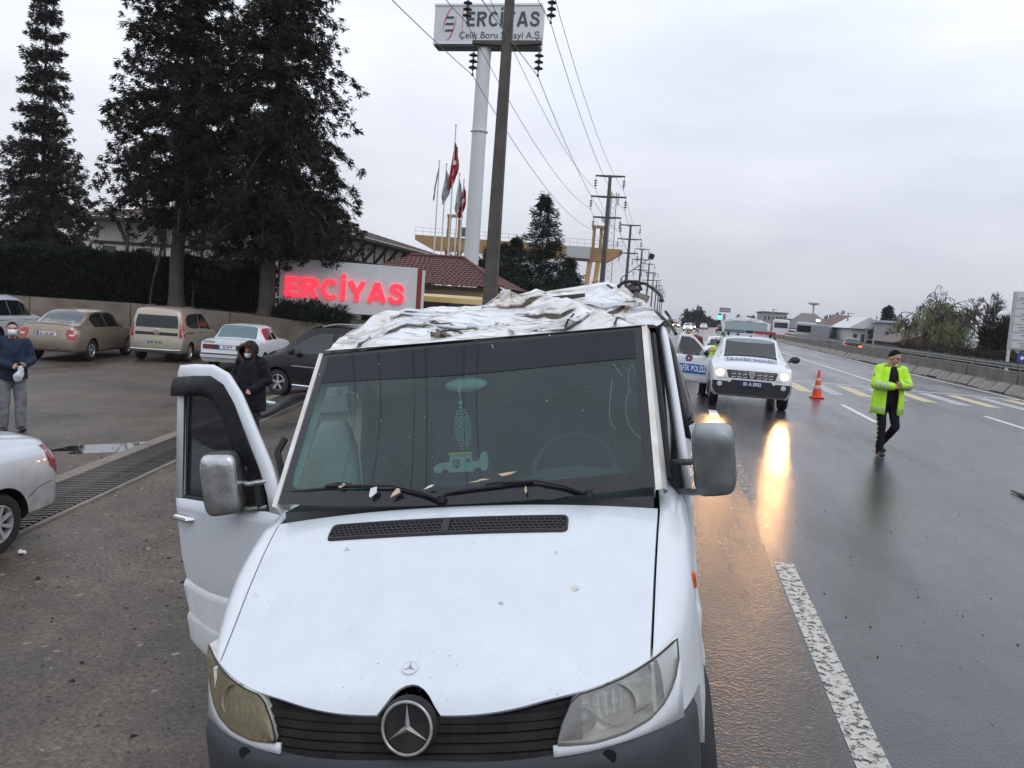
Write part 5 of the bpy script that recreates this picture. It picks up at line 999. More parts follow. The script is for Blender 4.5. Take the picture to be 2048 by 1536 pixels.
# raised tailgate
tg = thing('tailgate', 'raised tailgate with rear window and wiper', None); tg.parent = c.root; tg.location = (0, -1.72, 1.60); tg.rotation_euler = (R(-20), 0, 0)
def tgp(u, v): return Vector((u*(.60+.10*v-.16*max(0, v-.55)**2*4), -v*.95+.16*v*u*u, .05+.16*math.sin(v*2.2)-.07*u*u*v))
ring_ = [(-1, 0), (-1, 1), (1, 1), (1, 0)]
b = MB(); us = [-1+k/8 for k in range(17)]
b.grid([[tgp(u, v) for u in us] for v in (0, .08)]); b.grid([[tgp(u, v) for u in us] for v in (.62, .8, 1)]); b.grid([[tgp(u, v) for u in (-1, -.86)] for v in (.08, .35, .62)]); b.grid([[tgp(u, v) for u in (.86, 1)] for v in (.08, .35, .62)])
o = b.build('tailgate_shell', P_WHT, tg); md = o.modifiers.new('s', 'SOLIDIFY'); md.thickness = .06
b = MB(); b.grid([[tgp(u*.86, v)-Vector((0, 0, .03)) for u in us] for v in (.08, .35, .62)]); b.build('tailgate_glass', mat('tail_glass', (.14, .18, .19), .1, spec=.6), tg, smooth=60)
b = MB(); b.grid([[tgp(u*.95, v)-Vector((0, 0, .075)) for u in us] for v in (.66, .8, .96)]); o = b.build('tailgate_lining', M_BLACK, tg); o.modifiers.new('s', 'SOLIDIFY').thickness = .03
b = MB(); b.ball(tgp(0, .78)+Vector((0, 0, -.1)), (.22, .05, .04), 12); b.build('wiper_motor', M_BLACK, tg)
# open front door, hinged at its leading edge, on the kerb side
dd_ = thing('door', 'open front door lettered for the traffic police', None); dd_.parent = c.root; dd_.location = (.905, .80, 0); dd_.rotation_euler = (0, 0, R(62))
def dp(u, z, o_): return Vector((o_+lin(z, [.3, .9, 1.05, 1.55], [-.02, 0, -.03, -.22]), -u, z))
b = MB(); us = [0, .05, .3, .6, .9, .98, 1.0]
b.grid([[dp(u, z, -.015 if u in (0, 1.0) else 0) for u in us] for z in (.42, .46, .6, .75, .9, 1.0, 1.06)])
ou = [(0, 1.06), (.06, 1.10), (.35, 1.36), (.55, 1.50), (.70, 1.545), (.95, 1.55), (.99, 1.50), (1.0, 1.06)]; iu = [(.10, 1.08), (.13, 1.11), (.38, 1.32), (.56, 1.445), (.70, 1.485), (.90, 1.49), (.92, 1.46), (.93, 1.08)]
b.grid([[dp(u, z, 0) for u, z in ou], [dp(u, z, 0) for u, z in iu]]); o = b.build('door_panel', P_WHT, dd_, smooth=40); md = o.modifiers.new('s', 'SOLIDIFY'); md.thickness = .05; md.offset = 0
b = MB(); b.grid([[dp(u, z, 0) for u, z in iu], [dp(u, 1.08, 0) for u, z in iu]]); b.build('door_glass', glass('police_door_glass', (.32, .36, .37), .12, (.2, .22, .23), .03), dd_, smooth=60)
b = MB(); b.box(dp(.08, 1.14, .11), (.16, .13, .15)); b.build('door_mirror', M_BLACK, dd_, bevel=.045)
BLU = mat('police_blue', (.015, .10, .42), .4)
b = MB(); b.box(dp(.52, .74, .034), (.012, .90, .22)); b.build('blue_band', BLU, dd_); text('door_lettering', 'TRAFİK POLİSİ', .19, mat('reflective_white', (.72, .76, .82), .4), dd_, frame(dp(.50, .74, .043), (0, 1, 0), (0, 0, 1), (1, 0, 0)), .001, .004, sx=.66)
b = MB(); P = []
for k in range(16):
    a = k*math.pi/8; r_ = .115 if k % 2 == 0 else .072; P.append((math.cos(a)*r_, math.sin(a)*r_))
cz = dp(.55, .98, .036); b.prism(P, lambda a, q, t: cz+Vector((t, -a, q)), -.02, .004); em = b.build('star_emblem', mat('emblem_navy', (.03, .05, .22), .4), dd_); b = MB(); b.lathe([(0, .008), (.052, .008), (.055, .004)], 20, cz, 'x'); b.build('emblem_disc', mat('emblem_red', (.5, .03, .05), .4), em); b = MB(); b.lathe([(0, .011), (.02, .011), (.022, .008)], 14, cz, 'x'); b.build('emblem_center', M_PLATE, em)
# white saloon behind the police car, brake lights of traffic beyond
c = Car('white_saloon', 'white saloon standing behind the police car on the shoulder', 'car', place(1436, 742, 184, 0, 1.2, 0, 1.0), 184, SEDAN, T_WHT, (-1.30, 1.32), .315)
c.toppatch('windscreen', [(.55, -.54, .54), (1.08, -.58, .58)], M_DGLASS)
for sg in (1, -1):
    c.sidewin('side_window', [(-1.1, 1.0, 1.22), (-.7, .99, 1.38), (.2, .98, 1.39), (.9, .96, 1.1)], M_DGLASS, sg); c.endpatch('headlight', [(.62, sg*.5, sg*.7), (.74, sg*.5, sg*.72)], M_CLEAR, 1, 4)
c.plate('81 AB 120', .5, 1)
# ------------------------------------------------------------------ people
def capsule(b, p, q, r0, r1, n=12):
    p, q = Vector(p), Vector(q); b.tube([p, p.lerp(q, .5), q], [r0, (r0+r1)/2, r1], n); b.ball(p, r0*.999, n); b.ball(q, r1*.999, n)
def remesh(b, name, m, parent, vox, it=4, wr=0., seed=0):
    me = b.mesh(name, weld=False); o = bpy.data.objects.new(name, me); col.objects.link(o)
    md = o.modifiers.new('r', 'REMESH'); md.mode = 'VOXEL'; md.voxel_size = vox; sm = o.modifiers.new('s', 'SMOOTH'); sm.iterations = it; sm.factor = .5
    if wr:
        tx = bpy.data.textures.new('wrinkle', 'CLOUDS'); tx.noise_scale = .09; dm = o.modifiers.new('d', 'DISPLACE'); dm.texture = tx; dm.strength = wr; dm.mid_level = .5
    m2 = evalmesh(o); bpy.data.objects.remove(o); m2.materials.clear(); return mkobj(name, m2, m, parent, 60)
def fingers(b, w_, d, up, side, curl=.6):
    """palm and five fingers; d points along the forearm, side towards the thumb"""
    d = d.normalized(); side = (side-d*side.dot(d)).normalized(); n_ = d.cross(side).normalized()
    capsule(b, w_, w_+d*.05, .026, .03); capsule(b, w_+d*.03+side*.02, w_+d*.075+side*.025, .016, .013); capsule(b, w_+d*.03-side*.02, w_+d*.075-side*.025, .016, .013)
    for k, (s_, ln) in enumerate(((.027, .070), (.009, .078), (-.009, .072), (-.027, .056))):
        a = w_+d*.078+side*s_; m1 = a+(d*math.cos(curl*.5)+n_*math.sin(curl*.5))*ln*.5; m2 = m1+(d*math.cos(curl*1.4)+n_*math.sin(curl*1.4))*ln*.5; capsule(b, a, m1, .0095, .009, 8); capsule(b, m1, m2, .009, .0075, 8)
    a = w_+d*.02+side*.026; m1 = a+(d*.6+side*.75).normalized()*.038; capsule(b, a, m1, .013, .0105, 8); capsule(b, m1, m1+(d*.9+side*.25+n_*.3).normalized()*.032, .0105, .009, 8)
BASE = dict(pelvis=(0, 0, .94), chest=(0, 0, 1.28), neck=(0, -.005, 1.47), head=(0, .02, 1.625), sr=(.19, 0, 1.42), sl=(-.19, 0, 1.42), er=(.25, -.03, 1.13), el=(-.25, -.03, 1.13), wr=(.24, .1, .90), wl=(-.24, .1, .90), hr=(.10, 0, .92), hl=(-.10, 0, .92), kr=(.11, .02, .50), kl=(-.11, .02, .50), ar=(.12, 0, .09), al=(-.12, 0, .09))
def person(name, label, loc, az, sc_, pose, look=(0, 0), fr=(0, 1), fl=(0, 1), legs=True, curl=.7, group=None):
    J = {k: Vector(v) for k, v in {**BASE, **pose}.items()}; p = thing(name, label, 'person', loc, (0, 0, -R(az)), group); p.scale = (sc_,)*3
    HM = Matrix.Rotation(-R(look[0]), 3, 'Z') @ Matrix.Rotation(-R(look[1]), 3, 'X'); hd = J['head']
    def h(x, y, z): return hd+HM @ Vector((x, y, z))
    b = MB(); b.ball(hd+HM @ Vector((0, -.005, .02)), (.076, .096, .10), 20, M=HM); b.ball(h(0, .025, -.045), (.056, .066, .068), 16, M=HM); b.ball(h(0, .05, -.085), (.03, .028, .024), 12, M=HM)
    capsule(b, h(0, .088, .01), h(0, .108, -.025), .010, .0145); b.ball(h(0, .078, .035), (.05, .02, .014), 12, M=HM); b.ball(h(0, .083, -.062), (.024, .012, .010), 10, M=HM)
    for s_ in (1, -1): b.ball(h(s_*.078, -.005, -.01), (.010, .022, .032), 10, M=HM); b.ball(h(s_*.04, .062, -.02), (.022, .02, .022), 10, M=HM)
    capsule(b, J['neck']-Vector((0, 0, .04)), h(0, -.02, -.06), .058, .052)
    capsule(b, J['pelvis'], J['chest'], .115, .125); capsule(b, J['chest']+Vector((-.08, 0, .06)), J['chest']+Vector((.08, 0, .06)), .105, .105); capsule(b, J['sl'], J['sr'], .06, .06)
    for s_ in 'lr':
        capsule(b, J['s'+s_], J['e'+s_], .05, .042); capsule(b, J['e'+s_], J['w'+s_], .042, .028); dv_ = J['w'+s_]-J['e'+s_]; inw = Vector((1 if s_ == 'l' else -1, .35, .5)); fingers(b, J['w'+s_], dv_, None, inw if s_ == 'l' else inw, curl if s_ == 'r' else -curl)
        if legs: capsule(b, J['h'+s_], J['k'+s_], .085, .055); capsule(b, J['k'+s_], J['a'+s_], .055, .04)
    body = remesh(b, 'body', M_SKIN, p, .0085, 3)
    b = MB()
    for s_ in (1, -1): b.ball(h(s_*.032, .083, .012), (.0125, .006, .0065), 8, M=HM)
    b.build('eye', mat('eye_dark', (.02, .015, .012), .2), p); b = MB()
    for s_ in (1, -1): b.tube([h(s_*.014, .096, .034), h(s_*.034, .092, .040), h(s_*.054, .078, .034)], .005, 5)
    b.build('eyebrow', M_HAIR, p)
    p['_'] = 0; del p['_']
    return p, J, h, HM
def hair(p, h, HM, m=M_HAIR, lo=.0, name='hair'):
    b = MB(); V = []; n_ = 22; rows = []
    for i in range(12):
        t = math.pi*.66*i/11; r = []
        for k in range(n_+1):
            a = 2*math.pi*k/n_; front = math.sin(a); tt = t*(1-.62*max(0, front)**.6-.10*abs(math.cos(a))); wob = 1+.022*math.sin(k*3.1+i*2)+.015*math.sin(k*5.3-i*3)
            r.append(h(.080*math.sin(tt)*math.cos(a)*wob, -.006+.101*math.sin(tt)*math.sin(a)*wob, .02+.108*math.cos(tt)*wob+lo))
        rows.append(r)
    b.grid(rows); o = b.build(name, m, p, smooth=60); o.modifiers.new('s', 'SOLIDIFY').thickness = .012; return o
def trousers(p, J, m, rt=.098, rk=.076, ra=.068, top=None, wr=.012):
    b = MB(); capsule(b, J['hl']+Vector((.02, 0, .02)), J['hr']+Vector((-.02, 0, .02)), .11, .11); capsule(b, J['pelvis']+Vector((-.05, 0, .05)), J['pelvis']+Vector((.05, 0, .05)), .115, .115)
    for s_ in 'lr': capsule(b, J['h'+s_], J['k'+s_], rt, rk); capsule(b, J['k'+s_], J['a'+s_]+Vector((0, 0, .0)), rk, ra)
    return remesh(b, 'trousers', m, p, .014, 4, wr)
def shoes(p, J, m, dirs):
    for s_, d in zip('lr', dirs):
        a = J['a'+s_]; f = Vector((d[0], d[1], 0)).normalized(); pit = d[2] if len(d) > 2 else 0
        b = MB(); t = a+f*.15+Vector((0, 0, -.045-pit)); capsule(b, a+Vector((0, 0, -.035))-f*.05, t, .045, .04); capsule(b, a, a+Vector((0, 0, .05)), .05, .052); b.ball(t, (.05, .05, .036), 12); remesh(b, 'shoe', m, p, .01, 2)
def sleeve(b, J, s_, r0, r1, r2, cut=.96):
    capsule(b, J['s'+s_], J['e'+s_], r0, r1); capsule(b, J['e'+s_], J['e'+s_].lerp(J['w'+s_], cut), r1, r2)
def coat(p, J, m, hem, w0, d0, w1, d1, open_=0., name='jacket', arms=(.085, .075, .062), wr=.016, hood=True):
    """torso shell from hem to shoulders; open_ = half angle of the front opening"""
    b = MB(); ch, pe = J['chest'], J['pelvis']; up = (J['neck']-pe); rows = []; a0 = math.pi/2+open_; n_ = 36
    for i in range(14):
        t = i/13; z = lerp(hem, J['neck'].z+.0, t); c = pe.lerp(J['neck'], (z-pe.z)/max(.01, up.z)); e_ = t**3; w_ = lerp(w0, w1, t)*(1-.42*e_*e_); d_ = lerp(d0, d1, t)*(1-.30*e_*e_); r = []
        for k in range(n_+1):
            a = a0+(2*math.pi-2*open_)*k/n_; q = 1+.02*math.sin(a*5+t*7)+.012*math.sin(a*9-t*11); r.append((c.x+w_*math.cos(a)*q, c.y+d_*math.sin(a)*q, z+.012*math.sin(a*3)*(1-t)))
        rows.append(r)
    if open_:
        b.grid(rows); o = b.build(name, m, p, smooth=60); md = o.modifiers.new('s', 'SOLIDIFY'); md.thickness = .022; sb_ = MB()
        for s_ in 'lr': sleeve(sb_, J, s_, *arms)
        capsule(sb_, J['sl'].lerp(J['sr'], .05), J['sl'].lerp(J['sr'], .30), .075, .06); capsule(sb_, J['sr'].lerp(J['sl'], .05), J['sr'].lerp(J['sl'], .30), .075, .06)
        if hood: capsule(sb_, J['neck']+Vector((-.09, -.07, .0)), J['neck']+Vector((.09, -.07, .0)), .055, .055); capsule(sb_, J['neck']+Vector((-.10, -.05, -.01)), J['neck']+Vector((-.10, .07, -.05)), .035, .022); capsule(sb_, J['neck']+Vector((.10, -.05, -.01)), J['neck']+Vector((.10, .07, -.05)), .035, .022)
        remesh(sb_, 'sleeves', m, o, .013, 3, wr); return o, rows
    b.loft([r[:-1] for r in rows])
    for s_ in 'lr': sleeve(b, J, s_, *arms)
    capsule(b, J['sl'], J['sr'], .07, .07)
    if hood: capsule(b, J['neck']+Vector((-.07, -.05, -.0)), J['neck']+Vector((.07, -.05, .0)), .065, .065); capsule(b, J['neck']+Vector((-.07, .05, -.02)), J['neck']+Vector((.07, .05, -.02)), .045, .045)
    return remesh(b, name, m, p, .013, 3, wr), rows
def mask(p, h, HM, m=M_MASK):
    b = MB(); rows = []
    for i in range(7):
        z = .012-.098*i/6; r = []
        for k in range(13):
            a = lerp(-1.25, 1.25, k/12); q = .012*math.cos(a)**2*math.sin(math.pi*(i+1)/8)*2; r.append(h((.070+q-.012*abs(i-1)/5)*math.sin(a), .012+(.088+q*1.6-.012*max(0, i-3)/3)*math.cos(a), z))
        rows.append(r)
    b.grid(rows); o = b.build('face_mask', m, p, smooth=60); o.modifiers.new('s', 'SOLIDIFY').thickness = .004
    for s_ in (1, -1):
        b = MB(); b.tube([h(s_*.066, .03, .0), h(s_*.08, -.01, .01), h(s_*.082, -.02, -.02)], .002, 4); b.build('mask_strap', m, p)
HIVIS = mat('hi_vis_yellow', (.48, .86, .03), .6, emit=None, var=.12, vs_=9); REFL = mat('reflective_grey', (.50, .54, .50), .4, metal=.2, var=.2, vs_=30); NAVYB = mat('black_uniform', (.012, .013, .017), .75, spec=.15, var=.3, vs_=15)
def band_ring(p, c, w_, d_, z, ht, a0, a1, m, n=9, name='reflective_dash', tilt=0., parent=None):
    for k in range(n):
        b = MB(); A = [lerp(a0, a1, (k+q)/n) for q in (.12, .5, .78)]; b.grid([[Vector((c.x+w_*math.cos(a)*1.06, c.y+d_*math.sin(a)*1.06, z+dz+(tilt if j == 1 else 0))) for j, a in enumerate(A)] for dz in (-ht/2, ht/2)]); o = b.build(name, m, parent or p, smooth=0); o.modifiers.new('s', 'SOLIDIFY').thickness = .004
# officer walking on the road
o_ = on(1762, 912, 0)
P, J, h, HM = person('person', 'traffic officer in open lime hi-vis jacket and black trousers walking on the road', (o_.x, o_.y, 0), 168, 1.07, dict(er=(.27, .10, 1.18), el=(-.27, .08, 1.18), wr=(.06, .27, 1.17), wl=(-.05, .29, 1.20), kr=(.07, .05, .50), ar=(.05, .02, .09), kl=(-.13, .10, .50), al=(-.06, -.22, .16), hl=(-.09, 0, .92), head=(-.01, .05, 1.625), neck=(0, .0, 1.475)), look=(-32, 22), curl=1.2)
trousers(P, J, NAVYB, .092, .068, .058); shoes(P, J, M_BLACK, ((0, 1, .03), (.1, 1))); hair(P, h, HM)
sw, _ = coat(P, J, NAVYB, .86, .165, .125, .18, .13, 0, 'sweater', (.07, .06, .05), .006, False)
jk, rw = coat(P, J, HIVIS, .70, .265, .20, .225, .165, .42, 'jacket', (.088, .078, .064))
for s_ in 'lr':
    e0, w0 = J['e'+s_], J['w'+s_]; dv_ = (w0-e0).normalized()
    for k in range(4):
        q = e0.lerp(w0, .12+.22*k); b = MB(); n1 = dv_.orthogonal().normalized(); n2 = dv_.cross(n1); rr = lerp(.082, .068, k/4)
        b.grid([[q+dv_*(t*.03)+(n1*math.cos(a)+n2*math.sin(a))*rr for a in [j*.42 for j in range(15)]] for t in (-.5, .5)]); b.build('reflective_dash', REFL, jk, smooth=60)
band_ring(P, J['pelvis'], .262, .197, .78, .05, math.pi*.62, math.pi*1.1, REFL, 5, parent=jk, tilt=.012); band_ring(P, J['pelvis'], .262, .197, .78, .05, math.pi*.38, -math.pi*.1, REFL, 5, parent=jk, tilt=.012)
b = MB(); q = J['sr'].lerp(J['er'], .35)+Vector((.085, .03, 0)); b.ball(q, (.012, .04, .045), 12); b.build('shoulder_badge', REFL, jk)
for k in range(9):
    t = k/9; q = J['hr'].lerp(J['kr'], .15+t*1.6) if .15+t*1.6 < 1 else J['kr'].lerp(J['ar'], min(.9, .15+t*1.6-1)); b = MB(); b.box(q+Vector((.085-.025*t, .0, 0)), (.012, .045, .022), Matrix.Rotation(.5, 3, 'X')); b.build('trouser_check', mat('check_lime', (.45, .6, .25), .5), P)
# man in navy
o_ = on(22, 862, LOT)
P, J, h, HM = person('person', 'man in navy jacket, grey trousers and white face mask standing on the lot', (o_.x, o_.y, LOT), 122, 1.02, dict(er=(.27, .02, 1.15), el=(-.27, .02, 1.15), wr=(.08, .27, 1.08), wl=(-.12, .26, 1.10), al=(-.13, .03, .09), kl=(-.12, .05, .5)), look=(14, 0), curl=1.0)
trousers(P, J, mat('grey_jogger', (.19, .20, .215), .85, var=.35, vs_=9), .105, .09, .08, wr=.02); shoes(P, J, M_BLACK, ((0, 1), (.1, 1))); hair(P, h, HM); mask(P, h, HM)
NV = mat('navy_quilt', (.018, .028, .055), .55, spec=.15, var=.3, vs_=7); jk, rw = coat(P, J, NV, .84, .225, .18, .225, .165, 0, 'jacket', (.092, .084, .068), .024)
b = MB(); b.ball((-.02, .40, 1.0), (.05, .05, .10), 10); b.ball((.02, .42, .92), (.06, .05, .10), 10); remesh(b, 'carried_bag', mat('clear_bag', (.5, .53, .56), .3), P, .012, 3, .05); 
for oo in bpy.data.objects:
    if oo.name.startswith('carried_bag'): wm = P.matrix_basis; oo.parent = None; oo.matrix_basis = Matrix.Translation(P.location) @ P.rotation_euler.to_matrix().to_4x4() @ Matrix.Scale(1.02, 4); oo.name = 'plastic_bag'; tag(oo, 'crumpled translucent plastic bag held by the man in navy', 'bag')
# hooded person
o_ = on(497, 892, LOT)
P, J, h, HM = person('person', 'person in black parka with brown fur-trimmed hood and white mask behind the open door', (o_.x, o_.y, LOT), 188, .985, dict(er=(.29, .02, 1.14), el=(-.30, -.02, 1.14), wr=(.16, .24, .98), wl=(-.20, .22, .98), head=(0, .06, 1.60)), look=(-8, 24), curl=.9)
BP = mat('black_parka', (.010, .011, .014), .6, spec=.15, var=.35, vs_=10); trousers(P, J, mat('dark_trousers', (.014, .014, .017), .8, var=.3), .10, .085, .075); shoes(P, J, M_BLACK, ((0, 1), (.1, 1))); mask(P, h, HM)
jk, rw = coat(P, J, BP, .62, .275, .215, .25, .18, 0, 'parka', (.105, .095, .075), .028)
b = MB(); rows = []
for i in range(9):
    t = i/8; rr = [(.135, .10), (.138, .07), (.14, .02), (.138, -.04), (.13, -.08), (.115, -.11), (.09, -.135), (.05, -.15), (.005, -.155)][i]; rows.append([h(rr[0]*math.cos(a)*.95, rr[1], .015+rr[0]*1.12*math.sin(a)) for a in [k*2*math.pi/24 for k in range(25)]])
b.grid(rows); hd_ = b.build('hood', BP, jk, smooth=60); hd_.modifiers.new('s', 'SOLIDIFY').thickness = .012
rs = random.Random(2); V = []; F = []
for k in range(1500):
    a = rs.uniform(0, 6.283); cpt = h(.135*math.cos(a)*.95, .10+rs.gauss(0, .012), .015+.15*math.sin(a)); dr = (HM @ Vector((math.cos(a)*rs.uniform(.2, 1), rs.uniform(-.1, 1.0), math.sin(a)*rs.uniform(.2, 1)))+Vector((rs.gauss(0, .4), rs.gauss(0, .4), rs.gauss(0, .4)-.2))).normalized(); sd = dr.orthogonal().normalized()*.0028; k0 = len(V); l = rs.uniform(.03, .065); V += [tuple(cpt-sd), tuple(cpt+sd), tuple(cpt+dr*l)]; F.append((k0, k0+1, k0+2))
tag(npmesh('fur_trim', V, F, mat('brown_fur', (.20, .115, .06), .9, c2=(.07, .04, .025), vs_=40), hd_), kind='stuff')
# officer leaning into the police car
o_ = on(1404, 796, 0)
P, J, h, HM = person('person', 'officer in hi-vis jacket leaning in at the open door of the police car', (o_.x, o_.y+.4, 0), 75, 1.0, dict(chest=(0, .16, 1.24), neck=(0, .27, 1.40), head=(0, .36, 1.50), sr=(.19, .24, 1.36), sl=(-.19, .24, 1.36), er=(.25, .36, 1.12), el=(-.25, .36, 1.12), wr=(.18, .52, 1.0), wl=(-.18, .52, 1.0)), look=(20, 35), curl=.6)
trousers(P, J, NAVYB); shoes(P, J, M_BLACK, ((0, 1), (.1, 1))); hair(P, h, HM, mat('dark_cap', (.02, .02, .022), .8), .008, 'cap'); jk, _ = coat(P, J, HIVIS, .78, .25, .20, .22, .16, 0, 'jacket', (.09, .08, .065))
b = MB(); b.ball(J['chest']+Vector((.0, -.17, .05)), (.1, .012, .05), 12); b.build('back_badge', NAVYB, jk)
# bystanders behind the police car
for (px, py, az, lab, m1, msk) in ((1386, 744, 200, 'bystander in dark red jacket and white mask behind the police door', mat('dark_red_jacket', (.16, .02, .025), .7, var=.3), True), (1370, 748, 160, 'bystander in black jacket beside the wrecked van tail', mat('plain_black_jacket', (.015, .015, .018), .7, var=.3), False)):
    o_ = on(px, py, 0); P, J, h, HM = person('person', lab, (o_.x, o_.y, 0), az, 1.0, {}, look=(10, 5)); trousers(P, J, NAVYB); shoes(P, J, M_BLACK, ((0, 1), (.1, 1))); hair(P, h, HM); coat(P, J, m1, .82, .22, .17, .215, .16, 0, 'jacket')
    if msk: mask(P, h, HM)
# officer seated in the police car
M4 = Matrix.Translation(pc.root.location) @ pc.root.rotation_euler.to_matrix().to_4x4() @ Matrix.Scale(DSC, 4); q = M4 @ Vector((.32, -.12, .52))
P, J, h, HM = person('person', 'officer in hi-vis jacket sitting behind the police car windscreen', (q.x, q.y, q.z-.62), DAZ, .90, dict(hr=(.1, 0, .70), hl=(-.1, 0, .70), kr=(.13, .42, .74), kl=(-.13, .42, .74), ar=(.13, .46, .34), al=(-.13, .46, .34), pelvis=(0, 0, .70), chest=(0, -.04, 1.04), neck=(0, -.04, 1.22), head=(0, 0, 1.36), sr=(.19, -.03, 1.16), sl=(-.19, -.03, 1.16), er=(.25, .12, .92), el=(-.25, .12, .92), wr=(.12, .32, .98), wl=(-.12, .32, .98)), curl=1.)
trousers(P, J, NAVYB); shoes(P, J, M_BLACK, ((0, 1), (0, 1))); hair(P, h, HM); coat(P, J, HIVIS, .66, .22, .18, .21, .16, 0, 'jacket')
# cone, bottle, litter
o_ = on(1633, 796, 0); cn = thing('traffic_cone', 'orange traffic cone with pale bands on the wet road', 'cone', (o_.x, o_.y, 0)); OR = mat('cone_orange', (.80, .07, .025), .5, emit=None, var=.1)
b = MB(); b.box((0, 0, .025), (.42, .42, .045)); b.build('base', OR, cn, bevel=.02); k_ = 1.0
def cr(z): return lerp(.145, .028, z/.82)
b = MB(); b.lathe([(cr(z), z+.045) for z in (0, .2)]+[(cr(z), z+.045) for z in (.4, .6, .82)]+[(0, .87)], 28); b.build('cone_body', OR, cn)
for z0, z1 in ((.26, .36), (.50, .58)): b = MB(); b.lathe([(cr(z0), z0+.045), (cr(z0)+.004, z0+.047), (cr(z1)+.004, z1+.043), (cr(z1), z1+.045)], 28); b.build('reflective_band', mat('cone_band', (.62, .50, .48), .5), cn)
o_ = on(543, 810, LOT); bt = thing('water_bottle', 'clear plastic water bottle lying on the lot by the drain', 'bottle', (o_.x, o_.y, LOT+.045), (0, 0, R(-14))); b = MB(); b.lathe([(0, -.16), (.040, -.155), (.044, -.13), (.042, .02), (.044, .06), (.03, .11), (.014, .135), (.014, .15)], 16, (0, 0, 0), 'x'); b.build('bottle_body', mat('bottle_plastic', (.55, .66, .68), .1, coat=.4), bt); b = MB(); b.lathe([(.017, .145), (.017, .175), (0, .176)], 12, (0, 0, 0), 'x'); b.build('cap', mat('cap_blue', (.05, .25, .5), .4), bt); b = MB(); b.lathe([(.045, -.06), (.045, .02)], 16, (0, 0, 0), 'x'); b.build('label', mat('bottle_label', (.6, .7, .75), .5), bt)
o_ = on(42, 1108, LOT); b = MB(); rs = random.Random(6)
for k in range(6): b.ball((rs.gauss(0, .025), rs.gauss(0, .015), .012+rs.uniform(0, .012)), rs.uniform(.014, .022), 8)
lt = remesh(b, 'crumpled_tissue', mat('tissue', (.68, .70, .73), .8), None, .006, 1, .02); lt.location = (o_.x, o_.y, LOT); tag(lt, 'crumpled white tissue on the ground by the silver car wheel', 'litter')
o_ = on(580, 815, LOT); a1 = [on(x, y, LOT) for x, y in ((520, 838), (545, 834), (565, 826), (580, 815), (600, 805), (640, 792))]; b = MB(); b.tube([Vector((p.x, p.y, LOT+.06+.16*math.sin(math.pi*k/5))) for k, p in enumerate(a1)], [.05, .08, .09, .09, .08, .06], 10); tag(b.build('bumper_piece', mat('torn_bumper', (.03, .032, .035), .45, var=.3), None), 'torn black bumper piece lying on the lot beyond the open door', 'car part')
a1 = [on(x, y, 0) for x, y in ((2022, 984), (2034, 990), (2046, 995), (2060, 1004))]; b = MB(); b.tube([Vector((p.x, p.y, .025)) for p in a1], [.012, .02, .03, .02], 6); tag(b.build('road_debris', M_BLACK, None), 'thin black strip of debris lying on the road', 'debris')
# ------------------------------------------------------------------ vegetation
def leafmat(name, c, c2, rough=.7): return mat(name, c, rough, c2=c2, vs_=1.1, spec=.25)
BARK = mat('bark', (.075, .058, .045), .9, c2=(.035, .028, .022), vs_=5, bump=.6, bs=14); BARKP = mat('pale_bark', (.085, .068, .055), .9, c2=(.035, .028, .022), vs_=6, bump=.6, bs=14)
L_DARK = leafmat('cypress_green', (.008, .012, .007), (.017, .014, .008)); L_MID = leafmat('fir_green', (.014, .022, .016), (.008, .014, .010)); L_HEDGE = leafmat('hedge_green', (.013, .024, .010), (.007, .012, .006)); L_WIL = leafmat('willow_green', (.22, .25, .10), (.14, .16, .07)); TWIG = mat('twig', (.085, .065, .055), .9, var=.3)
def sprays(P, D, ln, wd, per, rg, spread=.6, droop=0.):
    """P points, D unit directions: a fan of narrow leaf triangles at each"""
    n = len(P); P = np.repeat(P, per, 0); D = np.repeat(D, per, 0); m = n*per
    d = D+rg.normal(0, spread, (m, 3))*np.array([1, 1, .75]); d[:, 2] -= droop; d /= np.linalg.norm(d, axis=1, keepdims=True)
    s = np.cross(d, rg.normal(0, 1, (m, 3))); s /= np.linalg.norm(s, axis=1, keepdims=True)+1e-9
    l = ln*rg.uniform(.55, 1.25, (m, 1)); w_ = wd*rg.uniform(.6, 1.3, (m, 1)); b0 = P+rg.normal(0, ln*.22, (m, 3))
    V = np.stack([b0, b0+d*l*.5+s*w_, b0+d*l, b0+d*l*.5-s*w_], 1).reshape(-1, 3); F = np.arange(m*4).reshape(-1, 4); return V, F
